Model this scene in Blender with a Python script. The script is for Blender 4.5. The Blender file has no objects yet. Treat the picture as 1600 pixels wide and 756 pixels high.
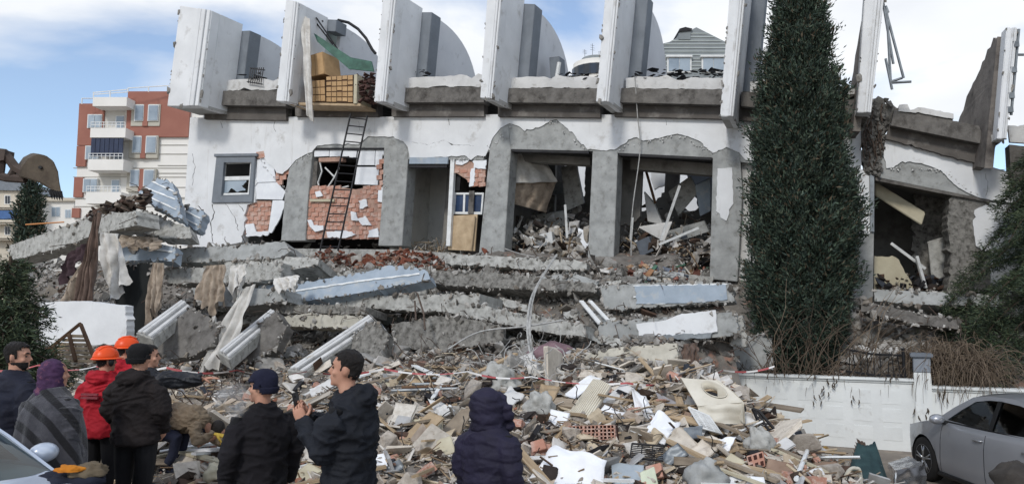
import bpy, bmesh, math, random
import numpy as np
from mathutils import Vector, Matrix, Euler, noise
from mathutils.geometry import tessellate_polygon

scene = bpy.context.scene
COL = scene.collection
R = random.Random(11)
NR = np.random.RandomState(5)
PI = math.pi

# ------------------------------------------------------------------ camera
CAMZ, FPX, HORIZON = 2.08, 1155.0, 490.0
PITCH = math.atan((HORIZON - 378.0) / FPX)
cam = bpy.data.cameras.new('camera')
cam.sensor_width = 36.0
cam.lens = FPX * 36.0 / 1600.0
cam.clip_start = 0.05
cam.clip_end = 3000
camo = bpy.data.objects.new('camera', cam)
COL.objects.link(camo)
camo.location = (0, 0, CAMZ)
camo.rotation_euler = (PI / 2 + PITCH, 0, 0)
scene.camera = camo

# ------------------------------------------------------------------ sky and sun
SUN_EL, SUN_AZ = math.radians(38), math.radians(205)
world = bpy.data.worlds.new('World')
scene.world = world
world.use_nodes = True
nt = world.node_tree
for n in list(nt.nodes):
    nt.nodes.remove(n)
wout = nt.nodes.new('ShaderNodeOutputWorld')
bg = nt.nodes.new('ShaderNodeBackground')
bg.inputs['Strength'].default_value = 0.15
sky = nt.nodes.new('ShaderNodeTexSky')
sky.sky_type = 'NISHITA'
sky.sun_disc = False
sky.sun_elevation = SUN_EL
sky.sun_rotation = SUN_AZ
sky.air_density = 1.0
sky.dust_density = 0.4
sky.ozone_density = 2.5
tc = nt.nodes.new('ShaderNodeTexCoord')
mp = nt.nodes.new('ShaderNodeMapping')
mp.inputs['Scale'].default_value = (1.0, 1.0, 2.6)
mp.inputs['Location'].default_value = (2.5, 4.89, 2.48)
nz = nt.nodes.new('ShaderNodeTexNoise')
nz.inputs['Scale'].default_value = 1.6
nz.inputs['Detail'].default_value = 7.0
nz.inputs['Roughness'].default_value = 0.52
nz.inputs['Distortion'].default_value = 0.3
rp = nt.nodes.new('ShaderNodeValToRGB')
rp.color_ramp.elements[0].position = 0.42
rp.color_ramp.elements[0].color = (0.12, 0.12, 0.12, 1)
rp.color_ramp.elements[1].position = 0.55
rp.color_ramp.elements[1].color = (1, 1, 1, 1)
nz2 = nt.nodes.new('ShaderNodeTexNoise')
nz2.inputs['Scale'].default_value = 3.5
nz2.inputs['Detail'].default_value = 5.0
rp2 = nt.nodes.new('ShaderNodeValToRGB')
rp2.color_ramp.elements[0].position = 0.3
rp2.color_ramp.elements[0].color = (4.7, 4.9, 5.25, 1)
rp2.color_ramp.elements[1].position = 0.65
rp2.color_ramp.elements[1].color = (5.75, 5.9, 6.05, 1)
mixc = nt.nodes.new('ShaderNodeMix')
mixc.data_type = 'RGBA'
L = nt.links.new
L(tc.outputs['Generated'], mp.inputs['Vector'])
L(mp.outputs['Vector'], nz.inputs['Vector'])
L(mp.outputs['Vector'], nz2.inputs['Vector'])
L(nz.outputs['Fac'], rp.inputs['Fac'])
L(nz2.outputs['Fac'], rp2.inputs['Fac'])
L(rp.outputs['Color'], mixc.inputs['Factor'])
L(sky.outputs['Color'], mixc.inputs['A'])
L(rp2.outputs['Color'], mixc.inputs['B'])
L(mixc.outputs['Result'], bg.inputs['Color'])
L(bg.outputs['Background'], wout.inputs['Surface'])

sl = bpy.data.lights.new('sun', 'SUN')
sl.energy = 1.5
sl.angle = math.radians(10)
sl.color = (1.0, 0.96, 0.9)
so = bpy.data.objects.new('sun', sl)
COL.objects.link(so)
# sun direction: azimuth measured like the sky's sun_rotation (from +Y towards +X)
sd = Vector((math.sin(SUN_AZ) * math.cos(SUN_EL), math.cos(SUN_AZ) * math.cos(SUN_EL), math.sin(SUN_EL)))
so.rotation_euler = sd.to_track_quat('Z', 'Y').to_euler()
so.location = sd * 60

vs = scene.view_settings
vs.view_transform = 'Standard'
vs.look = 'None'
vs.exposure = 0.26
vs.gamma = 1.0
vs.use_curve_mapping = False
scene.cycles.max_bounces = 6
scene.cycles.transparent_max_bounces = 8
scene.cycles.volume_bounces = 0

# ------------------------------------------------------------------ geometry of the place
RIGHT = Vector((1, 0, 0))
FWD = Vector((0, math.cos(PITCH), math.sin(PITCH)))
UPV = Vector((0, -math.sin(PITCH), math.cos(PITCH)))
CAMP = Vector((0, 0, CAMZ))
TH_K = 0.40                                   # slope of the street front in plan
TH = math.atan(TH_K)
E1 = Vector((math.cos(TH), -math.sin(TH), 0))
NOUT = Vector((-math.sin(TH), -math.cos(TH), 0))
FO = Vector((0, 20.5, 0))

def ray(x, y):
    return FWD + RIGHT * ((x - 800.0) / FPX) + UPV * ((378.0 - y) / FPX)

def YM(Y):
    return float(np.interp(Y, [0, 8.6, 9.5, 10.5, 12.0, 13.5, 15.0, 16.2, 17.2, 18.2, 19.0], [0, 8.6, 9.6, 10.7, 12.4, 14.2, 16.0, 17.4, 18.5, 19.6, 20.5])) if Y < 19 else (Y + 1.5 if Y < 25 else Y)

def W(x, y, Y):
    Y = YM(Y)
    d = ray(x, y)
    return CAMP + d * (Y / d.y)

def WZ(x, y, z):
    d = ray(x, y)
    return CAMP + d * ((z - CAMZ) / d.z)

def FP(x, y, c=0.0):
    d = ray(x, y)
    o = FO + NOUT * c
    t = (o - CAMP).dot(NOUT) / d.dot(NOUT)
    return CAMP + d * t

def vpdir(V):
    return Vector(((V - 800.0) / FPX, 1, 0)).normalized()

def interp(v, xs, ys):
    return float(np.interp(v, xs, ys))

# ------------------------------------------------------------------ materials
def lin(c):
    out = []
    for v in c[:3]:
        v = v / 255.0
        out.append(v / 12.92 if v <= 0.04045 else ((v + 0.055) / 1.055) ** 2.4)
    return (out[0], out[1], out[2], 1.0)

MATS = {}
def mat(name, c1, c2=None, scale=3.0, rough=0.85, bump=0.3, bscale=25.0, stain=None, island=None,
        metal=0.0, spec=0.3, trans=0.0, coat=0.0, sheen=0.0, wave=None, var=0.0, streak=None):
    if name in MATS:
        return MATS[name]
    m = bpy.data.materials.new(name)
    m.use_nodes = True
    t = m.node_tree
    b = t.nodes['Principled BSDF']
    b.inputs['Roughness'].default_value = rough
    b.inputs['Metallic'].default_value = metal
    b.inputs['Specular IOR Level'].default_value = spec
    b.inputs['Coat Weight'].default_value = coat
    if trans:
        b.inputs['Transmission Weight'].default_value = trans
    if sheen:
        b.inputs['Sheen Weight'].default_value = sheen
    tcn = t.nodes.new('ShaderNodeTexCoord')
    oi = t.nodes.new('ShaderNodeObjectInfo')
    ad = t.nodes.new('ShaderNodeVectorMath'); ad.operation = 'ADD'
    ml = t.nodes.new('ShaderNodeMath'); ml.operation = 'MULTIPLY'; ml.inputs[1].default_value = 37.0
    t.links.new(oi.outputs['Random'], ml.inputs[0])
    t.links.new(tcn.outputs['Object'], ad.inputs[0])
    t.links.new(ml.outputs[0], ad.inputs[1])
    vec = ad.outputs[0]
    def noisen(sc, det=6.0, ro=0.6):
        n = t.nodes.new('ShaderNodeTexNoise')
        n.inputs['Scale'].default_value = sc
        n.inputs['Detail'].default_value = det
        n.inputs['Roughness'].default_value = ro
        t.links.new(vec, n.inputs['Vector'])
        return n.outputs['Fac']
    def mixn(f, a, bb):
        n = t.nodes.new('ShaderNodeMix'); n.data_type = 'RGBA'
        for sock, v in ((n.inputs['Factor'], f), (n.inputs['A'], a), (n.inputs['B'], bb)):
            if hasattr(v, 'links'):
                t.links.new(v, sock)
            elif isinstance(v, (int, float)):
                sock.default_value = v
            else:
                sock.default_value = v
        return n.outputs['Result']
    def rampn(f, p0, p1):
        n = t.nodes.new('ShaderNodeMapRange')
        n.inputs['From Min'].default_value = p0
        n.inputs['From Max'].default_value = p1
        t.links.new(f, n.inputs['Value'])
        return n.outputs['Result']
    if island:
        geo = t.nodes.new('ShaderNodeNewGeometry')
        rr = t.nodes.new('ShaderNodeValToRGB')
        rr.color_ramp.interpolation = 'CONSTANT'
        els = rr.color_ramp.elements
        k = len(island)
        els[0].color = lin(island[0]); els[0].position = 0
        els[1].color = lin(island[1]); els[1].position = 1.0 / k
        for i in range(2, k):
            e = els.new(i / k); e.color = lin(island[i])
        t.links.new(geo.outputs['Random Per Island'], rr.inputs['Fac'])
        col = rr.outputs['Color']
        dark = t.nodes.new('ShaderNodeMix'); dark.data_type = 'RGBA'; dark.blend_type = 'MULTIPLY'
        t.links.new(rampn(noisen(scale), 0.75, 0.35), dark.inputs['Factor'])
        t.links.new(col, dark.inputs['A'])
        dark.inputs['B'].default_value = (0.6, 0.57, 0.54, 1)
        col = dark.outputs['Result']
    else:
        c2 = c2 or tuple(v * 0.82 for v in c1)
        col = mixn(rampn(noisen(scale), 0.32, 0.68), lin(c1), lin(c2))
        if var:
            hv = t.nodes.new('ShaderNodeHueSaturation')
            mr = t.nodes.new('ShaderNodeMapRange')
            mr.inputs['To Min'].default_value = 1 - var
            mr.inputs['To Max'].default_value = 1 + var
            t.links.new(oi.outputs['Random'], mr.inputs['Value'])
            t.links.new(mr.outputs['Result'], hv.inputs['Value'])
            t.links.new(col, hv.inputs['Color'])
            col = hv.outputs['Color']
    if stain:
        sc, ssc, lo, hi = stain
        col = mixn(rampn(noisen(ssc, 8.0, 0.65), lo, hi), col, lin(sc))
    if streak:
        kc, lo, hi = streak
        mpn = t.nodes.new('ShaderNodeMapping'); mpn.inputs['Scale'].default_value = (5.0, 5.0, 0.45)
        t.links.new(vec, mpn.inputs['Vector'])
        sn = t.nodes.new('ShaderNodeTexNoise'); sn.inputs['Scale'].default_value = 1.0; sn.inputs['Detail'].default_value = 7.0; sn.inputs['Roughness'].default_value = 0.65
        t.links.new(mpn.outputs['Vector'], sn.inputs['Vector'])
        col = mixn(rampn(sn.outputs['Fac'], lo, hi), col, lin(kc))
    if wave:
        wc, wsc, wdir, lo, hi = wave
        wv = t.nodes.new('ShaderNodeTexWave')
        wv.bands_direction = wdir
        wv.inputs['Scale'].default_value = wsc
        wv.inputs['Distortion'].default_value = 1.0
        t.links.new(tcn.outputs['Object'], wv.inputs['Vector'])
        col = mixn(rampn(wv.outputs['Fac'], lo, hi), col, lin(wc))
    t.links.new(col, b.inputs['Base Color'])
    if bump:
        bn = t.nodes.new('ShaderNodeBump')
        bn.inputs['Strength'].default_value = bump
        bn.inputs['Distance'].default_value = 0.02
        t.links.new(noisen(bscale, 8.0, 0.7), bn.inputs['Height'])
        t.links.new(bn.outputs['Normal'], b.inputs['Normal'])
    MATS[name] = m
    return m

M_plaster = mat('plaster_white', (226, 228, 230), (210, 212, 214), 1.2, 0.9, 0.25, 14, stain=((160, 156, 150), 1.7, 0.57, 0.80), streak=((178, 175, 170), 0.60, 0.86))
M_plaster_b = mat('plaster_edge', (214, 214, 213), (190, 190, 189), 2.0, 0.9, 0.3, 20, stain=((150, 146, 140), 5, 0.56, 0.8))
M_conc = mat('concrete_grey', (168, 170, 169), (140, 142, 141), 3.5, 0.92, 0.35, 22, stain=((108, 107, 103), 4.5, 0.53, 0.76))
M_conc_l = mat('concrete_light', (184, 184, 180), (150, 150, 146), 6, 0.92, 0.6, 16, stain=((104, 102, 97), 7.0, 0.50, 0.70))
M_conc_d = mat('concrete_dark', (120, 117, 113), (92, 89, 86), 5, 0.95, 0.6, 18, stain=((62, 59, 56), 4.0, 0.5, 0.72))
M_conc_r = mat('concrete_rough', (144, 142, 137), (100, 98, 94), 8.0, 0.95, 1.0, 12, stain=((62, 60, 56), 9.0, 0.48, 0.68))
M_soffit = mat('soffit', (176, 175, 172), (158, 157, 154), 1.5, 0.92, 0.2, 18)
M_bluegrey = mat('blue_grey_render', (128, 134, 141), (112, 118, 125), 2.0, 0.85, 0.2, 30, stain=((146, 148, 150), 4, 0.6, 0.8))
M_siding = mat('siding_blue', (158, 170, 182), (138, 150, 162), 2.5, 0.7, 0.2, 30, stain=((178, 178, 174), 4, 0.55, 0.75))
M_whitestrip = mat('white_strip', (228, 230, 230), (204, 206, 206), 6, 0.7, 0.15, 30)
M_foam = mat('foam_board', (232, 235, 238), (218, 221, 226), 3, 0.8, 0.1, 60)
M_brick = mat('brick_terracotta', (192, 146, 128), (172, 124, 106), 6, 0.92, 0.5, 40, stain=((198, 182, 172), 4, 0.46, 0.7), var=0.08)
M_mortar = mat('mortar', (186, 154, 138), (164, 134, 120), 6, 0.95, 0.6, 40)
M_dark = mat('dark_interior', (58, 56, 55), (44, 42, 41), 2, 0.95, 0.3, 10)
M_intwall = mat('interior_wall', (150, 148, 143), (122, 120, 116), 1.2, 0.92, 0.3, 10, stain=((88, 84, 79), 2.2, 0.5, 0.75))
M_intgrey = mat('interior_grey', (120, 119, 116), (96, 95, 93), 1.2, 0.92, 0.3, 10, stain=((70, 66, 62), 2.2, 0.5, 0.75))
M_cream = mat('cream_beam', (196, 190, 168), (176, 168, 146), 2, 0.9, 0.3, 20)
M_wood = mat('wood_tan', (184, 164, 136), (150, 130, 104), 4, 0.8, 0.3, 30, var=0.2)
M_wood_d = mat('wood_dark', (104, 80, 60), (78, 58, 44), 4, 0.85, 0.4, 30, var=0.25)
M_wood_g = mat('wood_grey', (152, 140, 124), (120, 108, 94), 4, 0.85, 0.4, 30, var=0.2)
M_carton = mat('carton_brown', (188, 156, 116), (166, 134, 96), 4, 0.85, 0.2, 30, var=0.08)
M_paper = mat('white_paper', (236, 238, 241), (222, 225, 230), 3, 0.7, 0.1, 12)
M_cloth_w = mat('cloth_white', (214, 212, 208), (184, 181, 175), 5, 0.95, 0.3, 60, sheen=0.2, stain=((150, 142, 132), 3, 0.55, 0.8))
M_cloth_b = mat('cloth_beige', (170, 156, 140), (134, 120, 106), 6, 0.95, 0.35, 60, sheen=0.2, stain=((104, 92, 82), 3, 0.55, 0.8))
M_cloth_br = mat('cloth_brown', (112, 94, 84), (86, 70, 62), 6, 0.95, 0.35, 60, sheen=0.2)
M_metal_d = mat('metal_dark', (52, 52, 54), (38, 38, 40), 6, 0.55, 0.2, 60, metal=0.5)
M_metal_w = mat('metal_white', (214, 216, 216), (180, 182, 182), 6, 0.5, 0.15, 40, stain=((140, 120, 100), 6, 0.62, 0.85))
M_metal_g = mat('metal_grey', (140, 146, 150), (108, 113, 118), 6, 0.45, 0.15, 40, metal=0.4)
M_rebar = mat('rebar', (96, 84, 76), (70, 58, 50), 10, 0.8, 0.2, 80)
M_cable = mat('cable_grey', (184, 184, 182), (140, 140, 138), 10, 0.6, 0.0, 80)
M_cable_d = mat('cable_dark', (46, 44, 44), (34, 32, 32), 10, 0.6, 0.0, 80)
M_glass = mat('glass_dark', (38, 46, 56), (26, 32, 40), 2, 0.08, 0.0, 5, spec=0.6)
M_glass_l = mat('glass_sky', (164, 178, 190), (128, 142, 156), 0.6, 0.08, 0.0, 5, spec=0.6)
M_ground = mat('street_ground', (136, 128, 118), (104, 97, 90), 0.8, 0.95, 0.6, 14, stain=((160, 148, 134), 2.5, 0.5, 0.7))
M_soil = mat('garden_soil', (112, 98, 82), (82, 70, 58), 1.5, 0.95, 0.8, 10)
M_mound = mat('rubble_fines', (132, 127, 121), (92, 88, 83), 3.5, 0.97, 1.0, 9, stain=((160, 112, 92), 2.0, 0.58, 0.74))

# ------------------------------------------------------------------ mesh helpers
ORIG = {}
def tag(o, label=None, cat=None, group=None, kind=None):
    if label: o['label'] = label
    if cat: o['category'] = cat
    if group: o['group'] = group
    if kind: o['kind'] = kind
    elif cat: o['kind'] = 'thing'
    return o

def empty(name, loc, label=None, cat=None, group=None):
    o = bpy.data.objects.new(name, None)
    o.empty_display_size = 0.2
    COL.objects.link(o)
    o.location = loc
    ORIG[o.name] = Vector(loc)
    return tag(o, label, cat, group)

def link(name, me, parent=None, origin=None):
    o = bpy.data.objects.new(name, me)
    COL.objects.link(o)
    o.location = origin if origin is not None else (0, 0, 0)
    ORIG[o.name] = Vector(o.location)
    if parent is not None:
        o.parent = parent
        o.location = Vector(o.location) - ORIG[parent.name]
    return o

class MB:
    def __init__(s):
        s.v = []; s.f = []; s.m = []
    def add(s, vs, fs, mi=0):
        n = len(s.v)
        s.v.extend([tuple(p) for p in vs])
        for f in fs:
            s.f.append(tuple(i + n for i in f)); s.m.append(mi)
        return s
    def box(s, c, size, rot=None, mi=0, jit=0.0):
        hx, hy, hz = size[0] / 2, size[1] / 2, size[2] / 2
        vs = [Vector((x, y, z)) for x in (-hx, hx) for y in (-hy, hy) for z in (-hz, hz)]
        if jit:
            vs = [v + Vector((R.uniform(-jit, jit), R.uniform(-jit, jit), R.uniform(-jit, jit))) for v in vs]
        if rot is not None:
            m = rot if isinstance(rot, Matrix) else Euler(rot).to_matrix()
            vs = [m @ v for v in vs]
        c = Vector(c)
        return s.add([v + c for v in vs], [(0, 1, 3, 2), (4, 6, 7, 5), (0, 4, 5, 1), (2, 3, 7, 6), (0, 2, 6, 4), (1, 5, 7, 3)], mi)
    def prism(s, pts, vec, mi=0, holes=(), cap=True):
        """closed prism: pts = front loop (3D), vec = vector to the back loop"""
        loops = [list(pts)] + [list(h) for h in holes]
        tris = tessellate_polygon([[Vector(p) for p in lp] for lp in loops])
        flat = [Vector(p) for lp in loops for p in lp]
        n = len(flat)
        vec = Vector(vec)
        vs = flat + [p + vec for p in flat]
        fs = [tuple(t) for t in tris] + [tuple(reversed([i + n for i in t])) for t in tris]
        b = 0
        for lp in loops:
            k = len(lp)
            for i in range(k):
                j = (i + 1) % k
                fs.append((b + i, b + i + n, b + j + n, b + j))
            b += k
        return s.add(vs, fs, mi)
    def tube(s, path, r, n=6, mi=0, caps=True):
        path = [Vector(p) for p in path]
        rs = r if isinstance(r, (list, tuple)) else [r] * len(path)
        vs, fs = [], []
        up = None
        for i, p in enumerate(path):
            d = (path[min(i + 1, len(path) - 1)] - path[max(i - 1, 0)])
            d = d.normalized() if d.length > 1e-9 else Vector((0, 0, 1))
            if up is None:
                up = d.orthogonal().normalized()
            else:
                up = (up - d * up.dot(d))
                up = up.normalized() if up.length > 1e-6 else d.orthogonal().normalized()
            sd_ = d.cross(up)
            for k in range(n):
                a = 2 * PI * k / n
                vs.append(p + (up * math.cos(a) + sd_ * math.sin(a)) * rs[i])
        for i in range(len(path) - 1):
            for k in range(n):
                k2 = (k + 1) % n
                fs.append((i * n + k, i * n + k2, (i + 1) * n + k2, (i + 1) * n + k))
        if caps:
            fs.append(tuple(reversed(range(n))))
            fs.append(tuple(range((len(path) - 1) * n, len(path) * n)))
        return s.add(vs, fs, mi)
    def loft(s, rings, mi=0, caps=True):
        n = len(rings[0]); vs = []; fs = []
        for rg in rings:
            vs.extend(rg)
        for i in range(len(rings) - 1):
            for k in range(n):
                k2 = (k + 1) % n
                fs.append((i * n + k, i * n + k2, (i + 1) * n + k2, (i + 1) * n + k))
        if caps:
            fs.append(tuple(reversed(range(n))))
            fs.append(tuple(range((len(rings) - 1) * n, len(rings) * n)))
        return s.add(vs, fs, mi)
    def grid(s, fn, nu, nv, mi=0):
        vs = [fn(i / nu, j / nv) for j in range(nv + 1) for i in range(nu + 1)]
        fs = [(j * (nu + 1) + i, j * (nu + 1) + i + 1, (j + 1) * (nu + 1) + i + 1, (j + 1) * (nu + 1) + i) for j in range(nv) for i in range(nu)]
        return s.add(vs, fs, mi)
    def ellipsoid(s, c, r, nu=16, nv=10, mi=0, rot=None):
        vs, fs = [], []
        c = Vector(c)
        m = Euler(rot).to_matrix() if rot is not None else Matrix.Identity(3)
        for j in range(1, nv):
            ph = PI * j / nv
            for i in range(nu):
                th = 2 * PI * i / nu
                vs.append(c + m @ Vector((r[0] * math.sin(ph) * math.cos(th), r[1] * math.sin(ph) * math.sin(th), r[2] * math.cos(ph))))
        for j in range(nv - 2):
            for i in range(nu):
                i2 = (i + 1) % nu
                fs.append((j * nu + i, (j + 1) * nu + i, (j + 1) * nu + i2, j * nu + i2))
        a = len(vs); vs.append(c + m @ Vector((0, 0, r[2]))); vs.append(c + m @ Vector((0, 0, -r[2])))
        for i in range(nu):
            i2 = (i + 1) % nu
            fs.append((a, i, i2)); fs.append((a + 1, (nv - 2) * nu + i2, (nv - 2) * nu + i))
        return s.add(vs, fs, mi)
    def mesh(s, name, mats, origin=None, smooth=False):
        me = bpy.data.meshes.new(name)
        o = Vector(origin) if origin is not None else Vector((0, 0, 0))
        me.from_pydata([(p[0] - o.x, p[1] - o.y, p[2] - o.z) for p in s.v], [], s.f)
        if not isinstance(mats, (list, tuple)):
            mats = [mats]
        for m in mats:
            me.materials.append(m)
        if len(mats) > 1:
            me.polygons.foreach_set('material_index', s.m)
        if smooth:
            me.polygons.foreach_set('use_smooth', [True] * len(me.polygons))
        me.update()
        return me
    def base(s):
        a = np.array([tuple(p) for p in s.v])
        mn, mx = a.min(0), a.max(0)
        return Vector(((mn[0] + mx[0]) / 2, (mn[1] + mx[1]) / 2, mn[2]))
    def build(s, name, mats, parent=None, smooth=False, bevel=0.0, label=None, cat=None, group=None, kind=None, fixn=True):
        og = s.base()
        me = s.mesh(name, mats, og, smooth)
        if fixn or bevel:
            bm = bmesh.new(); bm.from_mesh(me)
            if bevel:
                es = [e for e in bm.edges if len(e.link_faces) == 2 and e.calc_face_angle(0) > 0.5]
                bmesh.ops.bevel(bm, geom=es, offset=bevel, segments=2, affect='EDGES', clamp_overlap=True)
            bmesh.ops.recalc_face_normals(bm, faces=bm.faces)
            bm.to_mesh(me); bm.free()
        o = link(name, me, parent, og)
        tag(o, label, cat, group, kind)
        return o

def rag(pts, amp=1.5, step=5.0, seed=0):
    """pts: (x, y[, ragged]) in order; adds jitter on the segments that leave a ragged point"""
    rr = random.Random(seed)
    out = []
    n = len(pts)
    for i in range(n):
        p, q = pts[i], pts[(i + 1) % n]
        out.append((p[0], p[1]))
        if len(p) > 2 and p[2]:
            L_ = math.hypot(q[0] - p[0], q[1] - p[1])
            k = int(L_ / step)
            nx, ny = -(q[1] - p[1]) / max(L_, 1e-6), (q[0] - p[0]) / max(L_, 1e-6)
            for j in range(1, k):
                t = j / k + rr.uniform(-0.2, 0.2) / k
                a = rr.uniform(-1, 1) * amp * (0.45 if rr.random() < 0.78 else 2.1)
                out.append((p[0] + (q[0] - p[0]) * t + nx * a, p[1] + (q[1] - p[1]) * t + ny * a))
    return out

def fpoly(pts, c):
    return [FP(p[0], p[1], c) for p in pts]

def fprism(name, pts, c, thick, m, parent, holes=(), inward=None, amp=1.5, step=5.0, seed=0, bevel=0, **kw):
    mb = MB()
    d = (inward or -NOUT) * thick
    mb.prism(fpoly(rag(pts, amp, step, seed), c), d, 0, [fpoly(h, c) for h in holes])
    return mb.build(name, m, parent, bevel=bevel, **kw)

def fuse(mb, voxel, smooth_it=4, factor=0.5):
    """join overlapping closed shapes into one continuous skin"""
    me = mb.mesh('tmp', [M_dark])
    o = bpy.data.objects.new('tmp', me)
    COL.objects.link(o)
    md = o.modifiers.new('r', 'REMESH'); md.mode = 'VOXEL'; md.voxel_size = voxel
    if smooth_it:
        sm = o.modifiers.new('s', 'SMOOTH'); sm.iterations = smooth_it; sm.factor = factor
    dg = bpy.context.evaluated_depsgraph_get()
    out = bpy.data.meshes.new_from_object(o.evaluated_get(dg))
    bpy.data.objects.remove(o); bpy.data.meshes.remove(me)
    out.polygons.foreach_set('use_smooth', [True] * len(out.polygons))
    return out

def mesh_np(me):
    a = np.empty(len(me.vertices) * 3, dtype=np.float64)
    me.vertices.foreach_get('co', a)
    return a.reshape(-1, 3)

def mesh_nrm(me):
    a = np.empty(len(me.vertices) * 3, dtype=np.float64)
    me.vertices.foreach_get('normal', a)
    return a.reshape(-1, 3)

def noise3(a, sc, seed=0.0):
    return np.array([noise.noise(Vector((p[0] * sc + seed, p[1] * sc - seed, p[2] * sc + 2 * seed))) for p in a])

# chunk templates (convex lumps) used for rubble
def hull_template(seed, n=11):
    rr = random.Random(seed)
    bm = bmesh.new()
    for _ in range(n):
        p = Vector((rr.uniform(-1, 1), rr.uniform(-1, 1), rr.uniform(-1, 1)))
        m_ = max(abs(p.x), abs(p.y), abs(p.z))
        p = p / m_ * rr.uniform(0.75, 1.0)
        bm.verts.new(p * 0.5)
    r = bmesh.ops.convex_hull(bm, input=bm.verts)
    bad = [g for g in r['geom_interior'] if isinstance(g, bmesh.types.BMVert)]
    bmesh.ops.delete(bm, geom=bad, context='VERTS')
    bm.verts.index_update()
    v = np.array([tuple(x.co) for x in bm.verts]); f = [tuple(x.index for x in fc.verts) for fc in bm.faces]
    bm.free()
    return v, f
HULLS = [hull_template(100 + i) for i in range(24)]
BOXT = [(np.array([(x, y, z) for x in (-.5, .5) for y in (-.5, .5) for z in (-.5, .5)]), [(0, 1, 3, 2), (4, 6, 7, 5), (0, 4, 5, 1), (2, 3, 7, 6), (0, 2, 6, 4), (1, 5, 7, 3)])]
def jbox(seed):
    r_ = np.random.RandomState(seed)
    v, f = BOXT[0]
    return v + r_.uniform(-0.12, 0.12, v.shape), f
JBOX = [jbox(i) for i in range(12)]

def eul(rx, ry, rz):
    return np.array(Euler((rx, ry, rz)).to_matrix())

def scatter(name, tmpls, items, m, parent=None, **kw):
    """items: list of (pos, (sx,sy,sz), (rx,ry,rz)); one joined mesh"""
    vs, fs, n = [], [], 0
    for i, (p, s_, r_) in enumerate(items):
        v, f = tmpls[i % len(tmpls)]
        a = (v * np.array(s_)) @ eul(*r_).T + np.array(p)
        vs.append(a); fs.extend([tuple(k + n for k in q) for q in f]); n += len(a)
    mb = MB(); mb.v = np.concatenate(vs).tolist(); mb.f = fs; mb.m = [0] * len(fs)
    return mb.build(name, m, parent, fixn=False, **kw)

# ------------------------------------------------------------------ ground and rubble mound
def sstep(v, a, b):
    t = min(1.0, max(0.0, (v - a) / (b - a)))
    return t * t * (3 - 2 * t)

def gz(x, Y=0.0):                       # the street falls away to the right
    return -0.5 * sstep(x, 1.5, 6.0)

mb = MB()
gx = [-900, -200, -60, -20] + [i * 0.5 for i in range(-20, 30)] + [20, 60, 200, 900]
gy = [-60, 0, 4, 8, 12, 16, 20, 40, 120, 500, 1600]
mb.v = [(x, y, gz(x)) for y in gy for x in gx]
nx_ = len(gx)
mb.f = [(j * nx_ + i, j * nx_ + i + 1, (j + 1) * nx_ + i + 1, (j + 1) * nx_ + i) for j in range(len(gy) - 1) for i in range(nx_ - 1)]
mb.m = [0] * len(mb.f)
mb.build('ground', M_ground, kind='structure', fixn=False, smooth=True)

YPS = [8.0, 8.6, 9.6, 10.7, 12.4, 14.2, 15.6, 16.8, 17.5, 18.5, 19.6, 20.5, 32.0]
ZPS = [-0.05, 0.10, 0.335, 0.60, 0.90, 1.20, 1.33, 1.62, 2.2, 2.75, 3.4, 3.7, 3.7]

def wall_line_y(x):          # plan line of the garden wall
    return 18.0 - 0.49 * x

def heap(x, Y, rough=True):
    u = x / max(Y, 1.0)
    w = sstep(Y, 8.5, 16.0)
    Yp = Y * (1 + TH_K * u * w)
    z = interp(Yp, YPS, ZPS)
    z = CAMZ + (z - CAMZ) * (Y / Yp)
    f = 1.0
    if Y < wall_line_y(x) + 0.45:
        f = 1 - sstep(x, 2.7, 5.7)
        if x < 4.6:
            f = max(f, sstep(Y, 13.8, 15.6))
    fl = sstep(u, -0.80, -0.62)
    if x > 4.1 and Y >= wall_line_y(x) + 0.45:
        z = min(z, 0.45 + 0.85 * (Y - wall_line_y(x) - 0.4), 3.6 - 1.2 * sstep(x, 5.0, 7.0))
    g = gz(x) - 0.06
    z = g + (z - g) * f * (0.12 + 0.88 * fl)
    if rough:
        n1 = noise.noise(Vector((x * 0.75, Y * 0.75, 1.7))) * 0.25
        n2 = noise.noise(Vector((x * 2.7, Y * 2.7, 5.1))) * 0.07
        z += (n1 + n2) * min(1.0, max(z - g, 0) * 2.0) * f
    return z

mb = MB()
NX, NY = 170, 130
def hp(a, b):
    x = -19 + 33 * a
    Y = 8.0 + 17.5 * b
    return (x, Y, heap(x, Y))
mb.grid(hp, NX, NY)
mb.build('rubble_mound', M_mound, smooth=True, label='dusty mound of crushed masonry beneath the collapsed storeys', cat='rubble', kind='stuff', fixn=False)

# garden behind the wall
mb = MB()
mb.add([(4.3, 18.0 - 0.49 * 4.3 + 0.1, 0.62), (30, 18 - 0.49 * 30 + 0.1, 0.62), (40, 30, 0.62), (4.3, 19, 0.62)], [(0, 1, 2, 3)])
mb.build('garden_ground', M_soil, kind='structure', fixn=False)

# ------------------------------------------------------------------ the wrecked building
BLD = empty('wrecked_building', FP(800, 400), 'wrecked white building with tall fins standing on its crushed lower floors', 'building')

# --- white front wall at the left end, with the window hole
wl = [(297, 184), (345, 184), (400, 182), (400, 240, 1), (399, 316, 1), (386, 320, 1), (381, 352, 1), (378, 378), (340, 386, 1), (284, 384)]
fprism('wall', wl, 0.03, 0.28, M_plaster, BLD, holes=[[(340, 251), (393, 250), (388, 308), (336, 309)]], seed=3)
# side return of the left end
mb = MB(); d_in = vpdir(1350)
mb.prism([FP(297, 184, -0.25), FP(284, 384, -0.25), FP(284, 384, -0.25) + d_in * 6, FP(297, 184, -0.25) + d_in * 6], E1 * 0.2)
mb.build('wall', M_plaster, BLD)

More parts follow.
